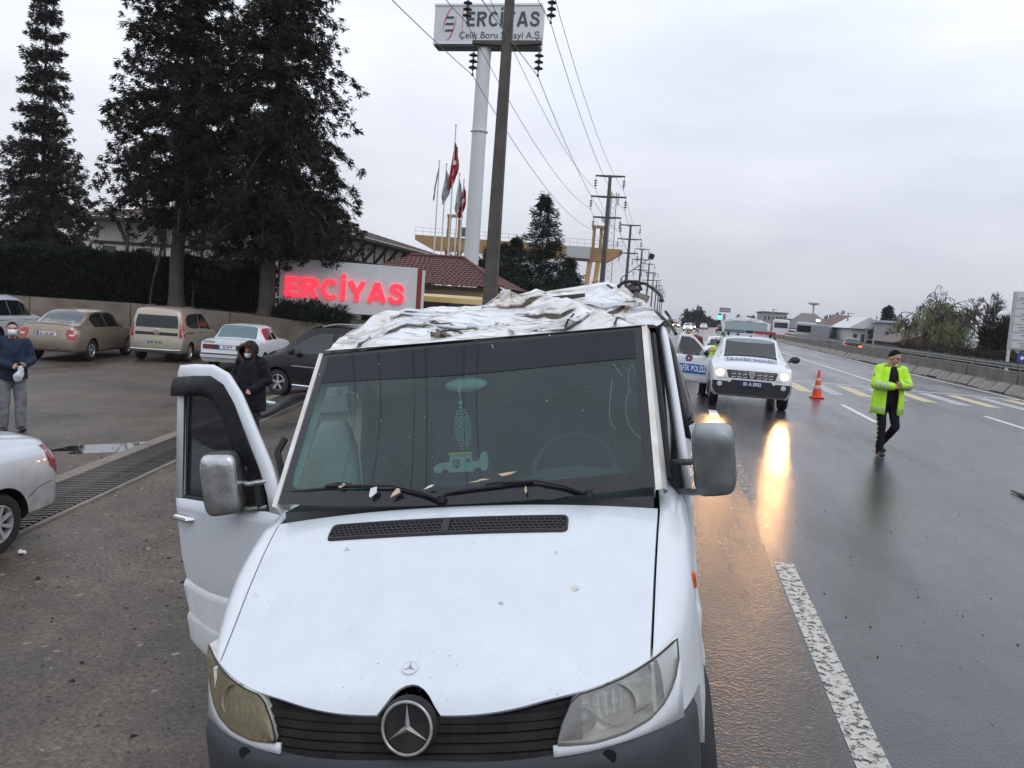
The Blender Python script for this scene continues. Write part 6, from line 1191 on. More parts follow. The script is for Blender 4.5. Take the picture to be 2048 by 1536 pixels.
def conifer(name, label, loc, H, prof, seed, lm=L_DARK, nb=230, zb0=.18, ln=.21, wd=.022, per=22, step=.30, tr=.25, droop=-.05, up=.15, bm=BARK, group=None, lean=(0, 0), gaps=.0, tier=True):
    """prof: [(t, radius)] of the crown between zb0*H and H"""
    rg = np.random.default_rng(seed); root = thing(name, label, 'tree', loc, (lean[0], lean[1], 0), group)
    b = MB(); zs = [0, .02, .1, .3, .5, .7, .9, 1.]; b.tube([(rg.normal(0, .015)*H*.1, rg.normal(0, .015)*H*.1, z*H*.97) for z in zs], [tr*1.25, tr, tr*.88, tr*.72, tr*.52, tr*.33, tr*.14, .02], 10)
    PP, DD = [], []; limbs = MB()
    for k in range(nb):
        t = (k+rg.random())/nb; t = t**1.05; z = lerp(zb0, .995, t)*H; tr_ = max(.45, .055*H); z = min(.995*H, zb0*H+(round((z-zb0*H)/tr_)+rg.normal(0, .16))*tr_) if tier and t < .93 else z; rad = np.interp(t, [q[0] for q in prof], [q[1] for q in prof])*rg.uniform(.62, 1.16); a = k*2.39996+rg.normal(0, .35)
        if rg.random() < gaps: continue
        el = up+rg.normal(0, .16)+.25*t; d = np.array([math.cos(a)*math.cos(el), math.sin(a)*math.cos(el), math.sin(el)]); L_ = rad/math.cos(el); q = np.array([0, 0, z]); nn = max(2, int(L_/step)); pts = [q.copy()]; dd_ = d.copy()
        for j in range(nn):
            dd_ = dd_+np.array([rg.normal(0, .07), rg.normal(0, .07), droop*1.2+rg.normal(0, .05)]); dd_ /= np.linalg.norm(dd_); q = q+dd_*L_/nn; pts.append(q.copy()); f = (j+1)/nn
            if f > .06 or rad < .8:
                for _ in range(2): PP.append(q+rg.normal(0, .10*min(1.2, rad), 3)); o_ = np.array([math.cos(a), math.sin(a), .12]); DD.append(dd_*.7+o_*.3)
        if k % 2 == 0: limbs.tube(pts, [max(.008, tr*.16*(1-.75*t)*(1-.85*i/len(pts))) for i in range(len(pts))], 4, cap=False)
    V, F = sprays(np.array(PP), np.array(DD), ln, wd, per, rg, .75, .30)
    tk = b.build('trunk', bm, root, smooth=60); tag(limbs.build('limbs', bm, root, smooth=60, weld=False), kind='stuff'); npmesh('crown', V, F, lm, root); return root
def baretree(name, label, loc, H, seed, r0=.12, spread=.55, levels=5, m=TWIG, leaves=None, group=None, fork=.25, droop=0., kids=(3, 4), upb=.12, dec=.60, rf=1.):
    rg = random.Random(seed); rmin = .00033*loc[1]*rf; root = thing(name, label, 'tree', loc, (0, 0, rg.uniform(0, 6)), group); b = MB(); tw = MB(); tips = []
    def grow(p, d, l, r, lv):
        n_ = 4; pts = [p]; q = p.copy()
        for j in range(n_):
            d = (d+Vector((rg.gauss(0, .09), rg.gauss(0, .09), rg.gauss(0, .06)+(upb if lv < 3 else 0)-droop*lv*.12))).normalized(); q = q+d*l/n_; pts.append(q.copy())
        (b if lv < 2 else tw).tube(pts, [max(rmin, lerp(r, r*.62, j/n_)) for j in range(n_+1)], 6 if lv < 2 else 3, cap=False)
        if lv >= levels: tips.append((q, d)); return
        for k in range(rg.randint(*kids)):
            st = pts[rg.randint(2, n_)] if lv else pts[rg.randint(2, n_)]; a = rg.uniform(0, 6.28); o = d.orthogonal().normalized(); o2 = d.cross(o); nd = (d*1.0+(o*math.cos(a)+o2*math.sin(a))*spread*rg.uniform(.6, 1.3)).normalized(); grow(st.copy(), nd, l*rg.uniform(.58, .82), r*dec, lv+1)
    grow(Vector((0, 0, 0)), Vector((rg.gauss(0, .05), rg.gauss(0, .05), 1)).normalized(), H*fork, r0, 0)
    b.build('trunk', m, root, smooth=60, weld=False); tw.build('crown' if not leaves else 'branches', m, root, smooth=60, weld=False)
    if leaves:
        rn_ = np.random.default_rng(seed); PP = []; DD = []
        for p, d in tips:
            for k in range(leaves[3]): PP.append((p.x+rn_.normal(0, .12), p.y+rn_.normal(0, .12), p.z-k*.22)); DD.append((d.x*.2, d.y*.2, -.9))
        V, F = sprays(np.array(PP), np.array(DD), leaves[1], leaves[2], 4, rn_, .35); npmesh('crown', V, F, leaves[0], root)
    return root
def bush(name, label, loc, size, seed, lm, n=500, ln=.3, wd=.05, per=8, cat='bush', group=None):
    rg = np.random.default_rng(seed); root = thing(name, label, cat, loc, (0, 0, 0), group); d = rg.normal(0, 1, (n, 3)); d /= np.linalg.norm(d, axis=1, keepdims=True); d[:, 2] = np.abs(d[:, 2]); r = rg.uniform(.45, 1.0, (n, 1))**.6*(1+.22*np.sin(d[:, :1]*7+seed)+.15*np.sin(d[:, 1:2]*9)); P = d*r*np.array(size)
    V, F = sprays(P, d, ln, wd, per, rg, .6); npmesh('foliage', V, F, lm, root); b = MB()
    for k in range(5): a = k*1.256; b.tube([(0, 0, 0), (math.cos(a)*size[0]*.3, math.sin(a)*size[1]*.3, size[2]*.4), (math.cos(a)*size[0]*.55, math.sin(a)*size[1]*.55, size[2]*.75)], [.04, .025, .01], 5)
    b.build('stem', BARK, root); return root
# retaining wall and planting behind the lot
WA, WB = Vector((-45.0, 20.27)), Vector((-9.5, 29.83)); wd_ = (WB-WA).normalized(); wn_ = Vector((-wd_.y, wd_.x))
def wtop(X): return lin(X, [-45, -22, -20, -15, -12.2, -9.5], [1.30, 1.27, 1.30, 1.17, .93, .80])
WC = mat('retaining_wall_concrete', (.21, .175, .14), .85, c2=(.11, .09, .072), vs_=1.1, bump=.3, bs=10)
wl = thing('retaining_wall', 'low stained concrete wall behind the parked cars', 'wall', (WA.x, WA.y, LOT)); L_ = (WB-WA).length; n_ = 10
for k in range(n_):
    a = WA+wd_*(L_*k/n_+.012); c = WA+wd_*(L_*(k+1)/n_-.012); b = MB(); P = []
    for q in (a, c):
        for s_ in (-.11, .11):
            for z in (0, wtop(q.x)-LOT): P.append(Vector((q.x-WA.x+wn_.x*s_, q.y-WA.y+wn_.y*s_, z)))
    b.add(P, [(0, 1, 3, 2), (4, 6, 7, 5), (0, 4, 5, 1), (2, 3, 7, 6), (1, 5, 7, 3), (0, 2, 6, 4)]); b.build('wall_panel', WC, wl, bevel=.015)
b = MB(); b.grid([[Vector((q.x+wn_.x*t, q.y+wn_.y*t, wtop(q.x)-.12+(.1 if 0 < t < 14 else 0))) for q in [WA.lerp(WB, k/12) for k in range(13)]] for t in (.1, 3, 9, 15)]); b.grid([[Vector((q.x+wn_.x*15, q.y+wn_.y*15, z)) for q in [WA.lerp(WB, k/12) for k in range(13)]] for z in (1.2, LOT)]); b.grid([[Vector((WB.x+wn_.x*t, WB.y+wn_.y*t, z)) for t in (.1, 15)] for z in (.75, LOT)])
tag(b.build('planting_bed', G_EARTH, smooth=60), kind='structure')
def bed(px, off):
    """point off metres behind the wall on the sight line of photo column px"""
    A_, B_ = at(px, 600, 10), at(px, 600, 40); d = Vector((B_.x-A_.x, B_.y-A_.y)); p0 = Vector((A_.x, A_.y)); w0 = WA+wn_*off
    den = d.x*wd_.y-d.y*wd_.x; t = ((w0.x-p0.x)*wd_.y-(w0.y-p0.y)*wd_.x)/den; q = p0+d*t; return Vector((q.x, q.y, wtop(q.x)-.05))
# hedge
rg = np.random.default_rng(12); hr = thing('hedge', 'tall dense dark green hedge behind the concrete wall', 'hedge', (0, 0, 0)); A_ = bed(-60, 2.6); B_ = bed(545, 2.6); n_ = 9000
u = rg.random(n_); side = rg.random(n_); topz = lambda u: 2.35+.12*np.sin(u*37)+.08*np.sin(u*91)
off = np.where(side < .62, -.55+rg.normal(0, .07, n_), rg.uniform(-.6, .5, n_)); zz = np.where(side < .62, rg.random(n_), 1.0)*topz(u)+rg.normal(0, .06, n_)
P = np.stack([A_.x+(B_.x-A_.x)*u+wn_.x*off, A_.y+(B_.y-A_.y)*u+wn_.y*off, np.clip(zz, .05, None)*.82+.95+.12*(1-u)], 1); D = np.where((side < .62)[:, None], np.array([[-wn_.x*.8, -wn_.y*.8, .5]]), np.array([[0, -.2, 1.]]))
V, F = sprays(P, np.broadcast_to(D, P.shape), .26, .035, 8, rg, .5); npmesh('foliage', V, F, L_HEDGE, hr)
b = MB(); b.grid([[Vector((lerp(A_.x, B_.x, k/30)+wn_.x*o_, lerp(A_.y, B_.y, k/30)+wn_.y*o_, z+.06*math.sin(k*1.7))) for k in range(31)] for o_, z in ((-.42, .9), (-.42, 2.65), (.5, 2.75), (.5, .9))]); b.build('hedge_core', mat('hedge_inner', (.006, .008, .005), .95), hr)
# three large evergreens
p = at(85, 480, 38); conifer('evergreen_tree', 'slender evergreen with narrow spire and skirted lower branches beyond the hedge', (p.x, p.y, .9), 17.5, [(0, 3.5), (.12, 3.2), (.27, 2.6), (.38, 2.0), (.44, 1.15), (.6, .95), (.8, .7), (1, .2)], 31, nb=420, zb0=.13, per=22, tr=.20, ln=.24, wd=.026, bm=BARKP, droop=-.11, up=.05)
p = bed(352, 1.1); conifer('evergreen_tree', 'tall dark evergreen with bare lower trunk rising behind the champagne minivan', p, 16.5, [(0, 1.2), (.06, 2.7), (.25, 3.2), (.5, 2.15), (.75, 1.5), (1, .4)], 32, nb=480, zb0=.21, per=24, tr=.30, up=.22, droop=-.11, bm=BARKP, lean=(0, .02))
p = bed(533, .6); conifer('evergreen_tree', 'broad dark evergreen with spotted trunk standing beside the box sign', p, 17.0, [(0, 1.4), (.05, 2.7), (.18, 3.4), (.32, 3.25), (.55, 2.1), (.8, 1.45), (1, .4)], 33, nb=500, zb0=.15, per=24, tr=.33, up=.22, droop=-.11, bm=BARKP, lean=(0, .02))
p = at(640, 470, 36); conifer('cedar_tree', 'cedar with feathery level branches between the evergreen and the timbered house', (p.x, p.y, .5), 5.7, [(0, 2.4), (.3, 2.3), (.6, 1.9), (.8, 1.6), (1, .9)], 34, L_MID, nb=150, zb0=.25, per=16, tr=.12, droop=-.12, up=.25)
bush('sign_bush', 'spreading dark bush growing under the red letters of the box sign', bed(640, .5)+Vector((0, 0, .0)), (1.2, .7, .62), 41, leafmat('juniper_green', (.022, .034, .018), (.012, .018, .010)), 620, .24, .02)
bush('sign_bush', 'low dark bush beside the spotted trunk under the first letter', bed(585, .5), (.75, .6, .62), 42, MT['juniper_green'], 400, .22, .02)
for px, off, hh, sd, lab in ((300, 1.0, 4.2, 51, 'leafless shrub with wispy twigs in front of the hedge'), (235, 5, 4.4, 52, 'bare shrub showing above the hedge near the blue factory'), (385, 1.6, 3.0, 53, 'small leafless shrub at the foot of the tall trunk')):
    baretree('bare_shrub', lab, bed(px, off), hh, sd, .035, .4, 4, fork=.34, kids=(2, 4))
# ------------------------------------------------------------------ signs
TL, TR = at(561, 516, 30.0), at(836, 535, 32.0); zt = (TL.z+TR.z)/2; zb = at(830, 636, 32).z; u = Vector((TR.x-TL.x, TR.y-TL.y, 0)); W_ = u.length; u.normalize(); nn = Vector((u.y, -u.x, 0)); zt = 4.05 if False else zt
sg_ = thing('box_sign', 'pale grey box sign with glowing red capital letters above the wall', 'sign', (TL.x, TL.y, zb)); H_ = zt-zb
SGP = mat('sign_grey', (.68, .70, .72), .5, var=.06, vs_=2); SM = Matrix((u, nn*-1, Vector((0, 0, 1)))).transposed()
b = MB(); b.box(SM @ Vector((W_/2, .15, H_/2)), (W_, .3, H_), SM); b.build('panel', SGP, sg_, bevel=.01)
b = MB(); b.box(SM @ Vector((W_+.10, .15, H_/2-.05)), (.18, .32, H_+.02), SM); b.build('red_post', mat('post_red', (.28, .03, .022), .5), sg_); b = MB(); b.box(SM @ Vector((W_+.255, .15, H_/2-.08)), (.12, .3, H_), SM); b.build('white_edge', SGP, sg_)
for x in (.5, W_-.4): b = MB(); b.box(SM @ Vector((x, .15, -.5)), (.15, .15, 1.0), SM); b.build('leg', M_STEEL, sg_)
LR = mat('lit_red_letter', (.6, .02, .03), .4, emit=(1, .035, .07), es=1.35)
def rib(pts, t): 
    P = [Vector((*q, 0)) for q in pts]; A_, B_ = [], []
    for k, q in enumerate(P):
        d = (P[min(k+1, len(P)-1)]-P[max(k-1, 0)]).normalized(); n_ = Vector((-d.y, d.x, 0))
        if 0 < k < len(P)-1: d1 = (P[k]-P[k-1]).normalized(); n_ = n_/max(.5, n_.dot(Vector((-d1.y, d1.x, 0))))
        A_.append(q+n_*t/2); B_.append(q-n_*t/2)
    return A_, B_
def ell(cx, cy, rx, ry, a0, a1, n=18): return [(cx+rx*math.cos(R(lerp(a0, a1, k/n))), cy+ry*math.sin(R(lerp(a0, a1, k/n)))) for k in range(n+1)]
def letter(ch, t):
    h = t/2
    if ch == 'E': return .60, [[(h, 0), (h, 1)], [(h, 1-h), (.60, 1-h)], [(h, .5), (.56, .5)], [(h, h), (.60, h)]]
    if ch == 'R': return .70, [[(h, 0), (h, 1)], [(h, 1-h)]+[(.38, 1-h)]+ell(.40, .5+.25, .22, .25-h+.02, 80, -80)+[(.38, .48), (h, .48)], [(.36, .46), (.60, 0)]]
    if ch == 'C': return .74, [ell(.40, .5, .40-h, .52-h, 42, 318, 26)]
    if ch == 'İ': return t, [[(h, 0), (h, 1)], [(h, 1.10), (h, 1.10+t)]]
    if ch == 'Y': return .74, [[(h*.7, 1), (.37, .42)], [(.74-h*.7, 1), (.37, .42)], [(.37, .48), (.37, 0)]]
    if ch == 'A': return .80, [[(h*.8, 0), (.38, 1)], [(.80-h*.8, 0), (.42, 1)], [(.2, .27), (.6, .27)]]
    S_ = [(.60, .68), (.56, .82), (.46, .90), (.34, .92), (.20, .88), (.12, .76), (.17, .64), (.33, .56), (.50, .47), (.60, .35), (.59, .22), (.48, .11), (.33, .08), (.18, .12), (.09, .22), (.07, .33)]
    fx = pchip(range(16), [q[0] for q in S_]); fy = pchip(range(16), [q[1] for q in S_]); return .70, [[(fx(k*.375), fy(k*.375)) for k in range(41)]]
def grotesk(parent, word, size, t, Mx, m, ext, gap=.14, name='letter', sx=1.):
    tot = sum(letter(c_, t)[0]+gap for c_ in word)-gap; x = -tot/2
    for c_ in word:
        w_, st = letter(c_, t); b = MB()
        for k, pl in enumerate(st):
            A_, B_ = rib(pl, t*.92 if c_ in 'SC' else t); n_ = len(A_); Q = [A_, B_]; z1 = ext-.0012*k/size
            top = [[Vector(((v.x+x)*size*sx, (v.y-.5)*size, z1)) for v in q] for q in Q]; bot = [[Vector(((v.x+x)*size*sx, (v.y-.5)*size, -ext)) for v in q] for q in Q]
            b.grid(top); b.grid([top[0], bot[0]]); b.grid([top[1], bot[1]]); b.add([top[0][0], top[1][0], bot[1][0], bot[0][0]], [(0, 1, 2, 3)]); b.add([top[0][-1], top[1][-1], bot[1][-1], bot[0][-1]], [(0, 1, 2, 3)])
        o = b.build(name, m, parent, smooth=30); o.matrix_local = Mx; x += w_+gap
grotesk(sg_, 'ERCİYAS', .80, .21, frame(SM @ Vector((W_*.475, -.06, H_*.455)), u, (0, 0, 1), nn), LR, .05, .125, sx=1.14)
# pylon sign
PY = 44.; a = at(868, 62, PY); c2_ = at(1088, 62, PY); cm_ = at(968, 300, PY); w1 = at(1088, 62, PY).x-a.x
pz0, pz1 = at(978, 95, PY).z, at(978, 14, PY).z; pc_ = at(978, 52, PY); ps = thing('pylon_sign', 'tall white column carrying a wide sign box high above the road', 'sign', (at(955, 320, PY).x, PY, LOT)); bx = at(978, 52, PY).x-ps.location.x; HW_ = (at(1080, 60, PY).x-at(870, 50, PY).x)/2; hz0, hz1 = pz0-LOT, pz1-LOT
b = MB(); b.tube([(0, 0, 0), (0, 0, hz0+.2)], [.44, .38], 24); b.build('column', mat('column_white', (.62, .64, .66), .5, var=.06, vs_=1), ps)
b = MB(); b.lathe([(.42, 0), (.48, .02), (.48, .08), (.42, .1)], 24, (0, 0, at(950, 265, PY).z-LOT)); b.build('flange', SGP, ps)
b = MB(); b.box((bx, 0, (hz0+hz1)/2), (HW_*2, 1.0, hz1-hz0)); b.build('sign_box', mat('pylon_box', (.64, .66, .68), .5, var=.05), ps, bevel=.02); b = MB(); b.box((bx, 0, hz0-.04), (HW_*2-.06, .94, .06)); b.build('underside', mat('pylon_under', (.16, .17, .18), .7), ps)
b = MB(); b.box((bx, -.52, hz1-.06), (HW_*2+.03, .06, .1)); b.box((bx, -.52, hz0+.04), (HW_*2+.03, .06, .06)); b.build('edge_strip', M_PLATE, ps)
hh = hz1-hz0; INK = mat('sign_ink', (.05, .06, .075), .5)
grotesk(ps, 'ERCİYAS', hh*.36, .19, frame((bx+HW_*.30, -.512, hz0+hh*.62), (1, 0, 0), (0, 0, 1), (0, -1, 0)), INK, .006, .15, 'name_letter', .97); text('tagline_lettering', 'Çelik Boru Sanayi A.Ş.', hh*.235, INK, ps, frame((bx+HW_*.26, -.512, hz0+hh*.22), (1, 0, 0), (0, 0, 1), (0, -1, 0)), .004, .002)
lg = Vector((bx-HW_*.72, -.515, hz0+hh*.5))
for k in range(3): b = MB(); b.prism([(-.30, -.07), (.24, -.07), (.30, .07), (-.22, .07)], lambda p, q, t: lg+Vector((p*.85+.05, t, q*.8+.34*(1-k))), -.01, .01); b.build('logo_bar', INK, ps)
b = MB(); P = []
for s_ in (1, -1):
    arc = [Vector((math.cos(t)*.30, 0, math.sin(t)*.88)) for t in [lerp(R(100), R(215), j/14) for j in range(15)]]; Mr = Matrix.Rotation(R(12), 3, 'Y'); b = MB(); rowa = []; rowb = []
    for j, q in enumerate(arc): th = .055*math.sin(math.pi*j/14)+.004; rowa.append(lg+Mr @ (q*s_*(1+th))+Vector((.05, -.012, 0))); rowb.append(lg+Mr @ (q*s_*(1-th*1.3))+Vector((.05, -.012, 0)))
    b.grid([rowa, rowb]); o = b.build('logo_swoosh', mat('logo_red', (.55, .03, .04), .5), ps); o.modifiers.new('s', 'SOLIDIFY').thickness = .01
b = MB(); b.box((bx-HW_*.46, -.515, hz0+hh*.5), (.03, .01, hh*.7)); b.build('divider_line', mat('line_rose', (.45, .2, .2), .5), ps)
# flags
FLG = [(879, 322, 11, 'grey', 'pale grey company flag hanging slack on the outermost short pole'), (893, 328, 11, 'grey', 'darker grey flag hanging slack beside the tallest flagpole'), (912, 250, 13, 'red', 'large red national flag on the tallest pole'), (919, 347, 10.5, 'pale', 'pale flag with dark mark hanging beside the white column'), (928, 360, 10, 'red', 'small red flag hanging next to the white column')]
for k, (px, py, hh, cc, lab) in enumerate(FLG):
    Y = 47.; t_ = at(px, py, Y); zt_ = t_.z; f = thing('flagpole', lab, 'flag', (t_.x, Y, LOT)); b = MB(); b.tube([(0, 0, 0), (0, 0, zt_-LOT)], [.06, .035], 8); b.ball((0, 0, zt_-LOT), .06, 8); b.build('pole', mat('pole_white', (.66, .68, .70), .4), f)
    m = {'grey': mat('flag_grey', (.38, .40, .40), .8, var=.2), 'red': mat('flag_red', (.42, .015, .02), .7, var=.15), 'pale': mat('flag_pale', (.55, .57, .60), .8, var=.2)}[cc]; fl_ = 2.5 if hh == 13 else 1.7; rows = []
    for j in range(15):
        z = zt_-LOT-.25-fl_*j/14-(.7 if hh == 13 else .05); wd = .10+.26*math.sin(math.pi*min(1, (j+1)/14*.9))*(1.2 if hh == 13 else 1); rows.append([Vector((-.02-wd*(i/8)+.05*math.sin(i*1.7+j*.5)*(i/8)+(.25*(1-j/14) if 0 else 0)*1, .16*math.sin(i*2.1+j*.35+k)*(i/8+.2), z-.05*i)) for i in range(9)])
    rows = [[Vector((-v.x*(.9 if k != 0 else -.2)-(.28 if cc == 'red' else .2)*(j/14), v.y, v.z)) for v in r] for j, r in enumerate(rows)]
    b = MB(); b.grid(rows); o = b.build('flag_cloth', m, f, smooth=60); o.modifiers.new('s', 'SOLIDIFY').thickness = .01
    if cc == 'red':
        q = rows[6][4]; b = MB(); b.add([q+Vector((math.cos(a)*.11, -.12, math.sin(a)*.14)) for a in [j*.5236 for j in range(12)]], [tuple(range(12))]); b.build('crescent', M_PLATE, f, smooth=0)
# ------------------------------------------------------------------ power line
CONC = mat('pole_concrete', (.105, .095, .085), .85, c2=(.06, .053, .048), vs_=1.5, bump=.3, bs=9); INS = mat('insulator_brown', (.025, .016, .014), .3); WIRE = mat('wire_grey', (.09, .09, .09), .5)
PX = -6.15; poles = [(26.4, 14.15), (66.5, 13.4), (98.0, 13.0), (132, 13.0), (168, 13), (204, 13), (240, 13), (276, 13), (312, 13), (350, 13)]
ARMW = (1.15, 1.4, 1.1); tipsL = []
ib = MB(); ib.tube([(0, 0, 0), (0, 0, -.95)], .018, 5)
for k in range(3): ib.lathe([(.02, -.25-.2*k), (.05, -.28-.2*k), (.15, -.34-.2*k), (.15, -.36-.2*k), (.04, -.38-.2*k), (.035, -.43-.2*k)], 12)
ib.ball((0, 0, -.97), .05, 6); ibm = ib.mesh('insulator'); ibm.materials.append(INS)
for k, (Y, H) in enumerate(poles):
    o = thing('power_pole', ['dark concrete power pole with crossarms standing just behind the wrecked van', 'power pole with three crossarms beside the lattice mast', 'power pole with small lamp bracket third along the line'][k] if k < 3 else 'distant power pole with three crossarms along the road', 'power pole', (PX, Y, LOT), (0, 0, 0), 'power poles along the road')
    b = MB(); w0, w1 = .23, .125; b.loft([[(x*w_, y*w_, z) for x, y in ((-1, -1), (1, -1), (1, 1), (-1, 1))] for w_, z in ((w0, 0), (w1, H-LOT-.05))]); b.build('shaft', CONC, o, bevel=.02); T = []
    for j in range(3):
        z = H-LOT-.12-1.66*j; w_ = ARMW[j]; b = MB(); b.prism([(-w_-.05, -.05), (-.2, -.10), (.2, -.10), (w_+.05, -.05), (w_+.05, .06), (-w_-.05, .06)], lambda a, c, t: (a, t, z+c), -.10, .10); b.build('crossarm', CONC, o, bevel=.01)
        for s_ in (1, -1):
            i_ = bpy.data.objects.new('insulator', ibm); col.objects.link(i_); i_.parent = o; i_.location = (s_*w_, 0, z-.05); T.append(Vector((PX+s_*w_, Y, LOT+z-1.03)))
            if k == 0:
                for q in (-.04, .04): b = MB(); b.tube([(s_*w_+q, 0, z), (s_*w_+q, 0, z+.16)], .008, 5); b.build('bolt', INS, o)
    tipsL.append(T)
prev = [Vector((v.x, v.y-40, v.z+.5)) for v in tipsL[0]]
sp = [prev]+tipsL
wn_lab = 0
for k in range(len(sp)-1):
    for j in range(6):
        a, c = sp[k][j], sp[k+1][j]; sag = .9 if k < 2 else .6; b = MB(); b.tube([a.lerp(c, t/24)-Vector((0, 0, sag*4*(t/24)*(1-t/24))) for t in range(25)], .012 if k < 2 else .014, 4, cap=False)
        arm_ = ('top', 'middle', 'lowest')[j//2]; sd_ = ('road', 'hedge')[j % 2]; lab = f'power wire passing over the wrecked van to the {sd_} side of the {arm_} crossarm' if k == 0 else f'power wire from the near pole to the second, {sd_} side of the {arm_} crossarm' if k == 1 else 'thin power wire strung between distant poles along the road'; tag(b.build('power_wire', WIRE, smooth=60), lab, 'wire', 'wires of the power line')
# street lamp on a slanting arm
p0 = at(1238, 580, 40); p1 = at(1243, 555, 40); p2 = at(1303, 514, 40); lp = thing('street_lamp', 'floodlight on a long slanting arm behind the crushed roof', 'street lamp', (p0.x, 40, LOT)); r0 = Vector((p0.x, 40, LOT)); b = MB(); b.tube([(0, 0, 0), p1-r0], [.06, .045], 8); b.tube([p1-r0, p2-r0], .028, 6); b.build('pole', mat('lamp_pole', (.22, .22, .22), .5, metal=.5), lp); b = MB(); b.box(p2-r0+Vector((0, 0, .02)), (.26, .2, .28), Matrix.Rotation(.4, 3, 'Y')); b.build('lamp_head', M_BLACK, lp, bevel=.03)
# lattice mast
q0 = at(1213, 560, 125); q1 = at(1236, 385, 125); ms = thing('lattice_mast', 'thin lattice telecom mast with round dishes behind the power poles', 'mast', (q0.x, 125, LOT)); Hm = q1.z-LOT; MS = mat('mast_grey', (.34, .35, .37), .5, metal=.3); b = MB()
for a in range(3):
    an = a*2.094; b = MB(); b.tube([(math.cos(an)*.9, math.sin(an)*.9, 0), (math.cos(an)*.5, math.sin(an)*.5, Hm)], .07, 5); b.build('mast_leg', MS, ms)
b = MB(); nseg = 22
for k in range(nseg):
    for a in range(3):
        r_a, r_b = lerp(.9, .5, k/nseg), lerp(.9, .5, (k+1)/nseg); an, an2 = a*2.094, (a+1)*2.094; b.tube([(math.cos(an)*r_a, math.sin(an)*r_a, Hm*k/nseg), (math.cos(an2)*r_b, math.sin(an2)*r_b, Hm*(k+1)/nseg)], .03, 3, cap=False)
tag(b.build('bracing', MS, ms, smooth=0), kind='stuff')
for k, z in enumerate((.62, .68, .74, .80)): b = MB(); b.lathe([(0, -.12), (.4, -.1), (.42, 0), (0, .1)], 14, (-1.1, 0, Hm*z), 'y'); b.build('dish', mat('dish_grey', (.45, .46, .48), .5), ms)
for k in range(3): b = MB(); b.box((math.cos(k*2.1)*.8, math.sin(k*2.1)*.8, Hm*.95), (.25, .25, 1.8)); b.build('antenna_panel', mat('antenna_white', (.5, .51, .53), .5), ms)
# gantry crane
YG = 105.; g0, g1 = at(833, 470, YG), at(1245, 500, YG+8); CY_ = mat('crane_yellow', (.38, .225, .085), .6, c2=(.27, .155, .065), vs_=.5)
gc = thing('gantry_crane', 'long ochre gantry crane beam on legs above the factory yard', 'crane', (g0.x, YG, LOT)); base = Vector((g0.x, YG, LOT)); e0, e1 = g0-base, g1-base; bh = 1.9; du = (e1-e0); 
b = MB(); rg_ = []
for t, hh in ((0, .35), (.09, 1.0), (.14, 1.0), (.88, 1.0), (.93, 1.0), (1, .3)):
    c = e0+du*t; rg_.append([c+Vector((0, -.6, 0)), c+Vector((0, .6, 0)), c+Vector((0, .6, -bh*hh)), c+Vector((0, -.6, -bh*hh))])
b.loft(rg_); b.build('main_beam', CY_, gc, bevel=.03)
for t, hh in ((.155, 4.2), (.205, 3.3), (.855, 4.2), (.89, 4.0)): c = e0+du*t; b = MB(); b.box(c+Vector((0, -.3, .9)), (.38, .6, hh*.9)); b.build('frame_upright', CY_, gc)
for t in (.155, .855): c = e0+du*t; b = MB(); b.box(c+Vector((.75, -.3, 2.85)), (2.0, .8, .35)); b.build('frame_cap', CY_, gc)
for t in (.15, .21, .845, .885): c = e0+du*t; b = MB(); b.tube([c+Vector((0, 0, -bh+.2)), Vector((c.x, 0, 0))], [.34, .26], 8); b.build('leg', CY_, gc)
b = MB(); b.box(e0+du*.77+Vector((0, -.7, -.8)), (4.2, .5, 1.6)); b.build('control_cabin', mat('cabin_grey_blue', (.42, .44, .45), .5), gc); b = MB(); b.box(e0+du*.25+Vector((0, -.7, .8)), (1.6, .8, 1.2)); b.build('trolley', mat('trolley_dark', (.10, .09, .08), .7), gc)
b = MB()
for z in (.5, 1.0): b.tube([e0+Vector((0, -.6, z)), e1+Vector((0, -.6, z))], .025, 4)
for k in range(28): c = e0+du*(k/27); b.tube([c+Vector((0, -.6, 0)), c+Vector((0, -.6, 1.0))], .02, 4)
tag(b.build('railing', CY_, gc), kind='stuff')
# ------------------------------------------------------------------ houses on the left
def tiled(name, quad, nr, nc, m, parent, th=.05, gap=.004):
    """quad: eave-left, eave-right, ridge-right, ridge-left; overlapping courses of tiles"""
    A, B_, C_, D_ = [Vector(v) for v in quad]; n_ = (B_-A).cross(D_-A).normalized()
    if n_.z < 0: n_ = -n_
    b = MB()
    for i in range(nr):
        l0, l1 = A.lerp(D_, i/nr), A.lerp(D_, (i+1.15)/nr); r0, r1 = B_.lerp(C_, i/nr), B_.lerp(C_, min(1, (i+1.15)/nr)); k_ = max(1, int(nc*((r0-l0).length/(B_-A).length)))
        for j in range(k_):
            s_ = j/k_; e_ = (j+1)/k_; P = []
            for q in (0, .25, .5, .75, 1):
                t = lerp(s_, e_, q); P.append((l0.lerp(r0, t)+n_*(th*(.6+.9*math.sin(math.pi*q))), l1.lerp(r1, t)+n_*(th*.2+th*.5*math.sin(math.pi*q))))
            b.grid([[x for x, y in P], [y for x, y in P]]); b.add([x for x, y in P]+[x-n_*th for x, y in P], [(q, q+1, q+6, q+5) for q in range(4)])
    o = b.build(name, m, parent, smooth=50, weld=False); tag(o, kind='stuff'); return o
RT = mat('brown_tiles', (.15, .058, .045), .7, c2=(.085, .04, .034), vs_=3); RT2 = mat('old_brown_tiles', (.10, .062, .052), .8, c2=(.06, .04, .036), vs_=2); TIM = mat('dark_timber', (.028, .018, .014), .7); STU = mat('cream_stucco', (.56, .53, .47), .85, var=.12, vs_=1.5); WIN = mat('house_glass', (.03, .035, .04), .1, spec=.6)
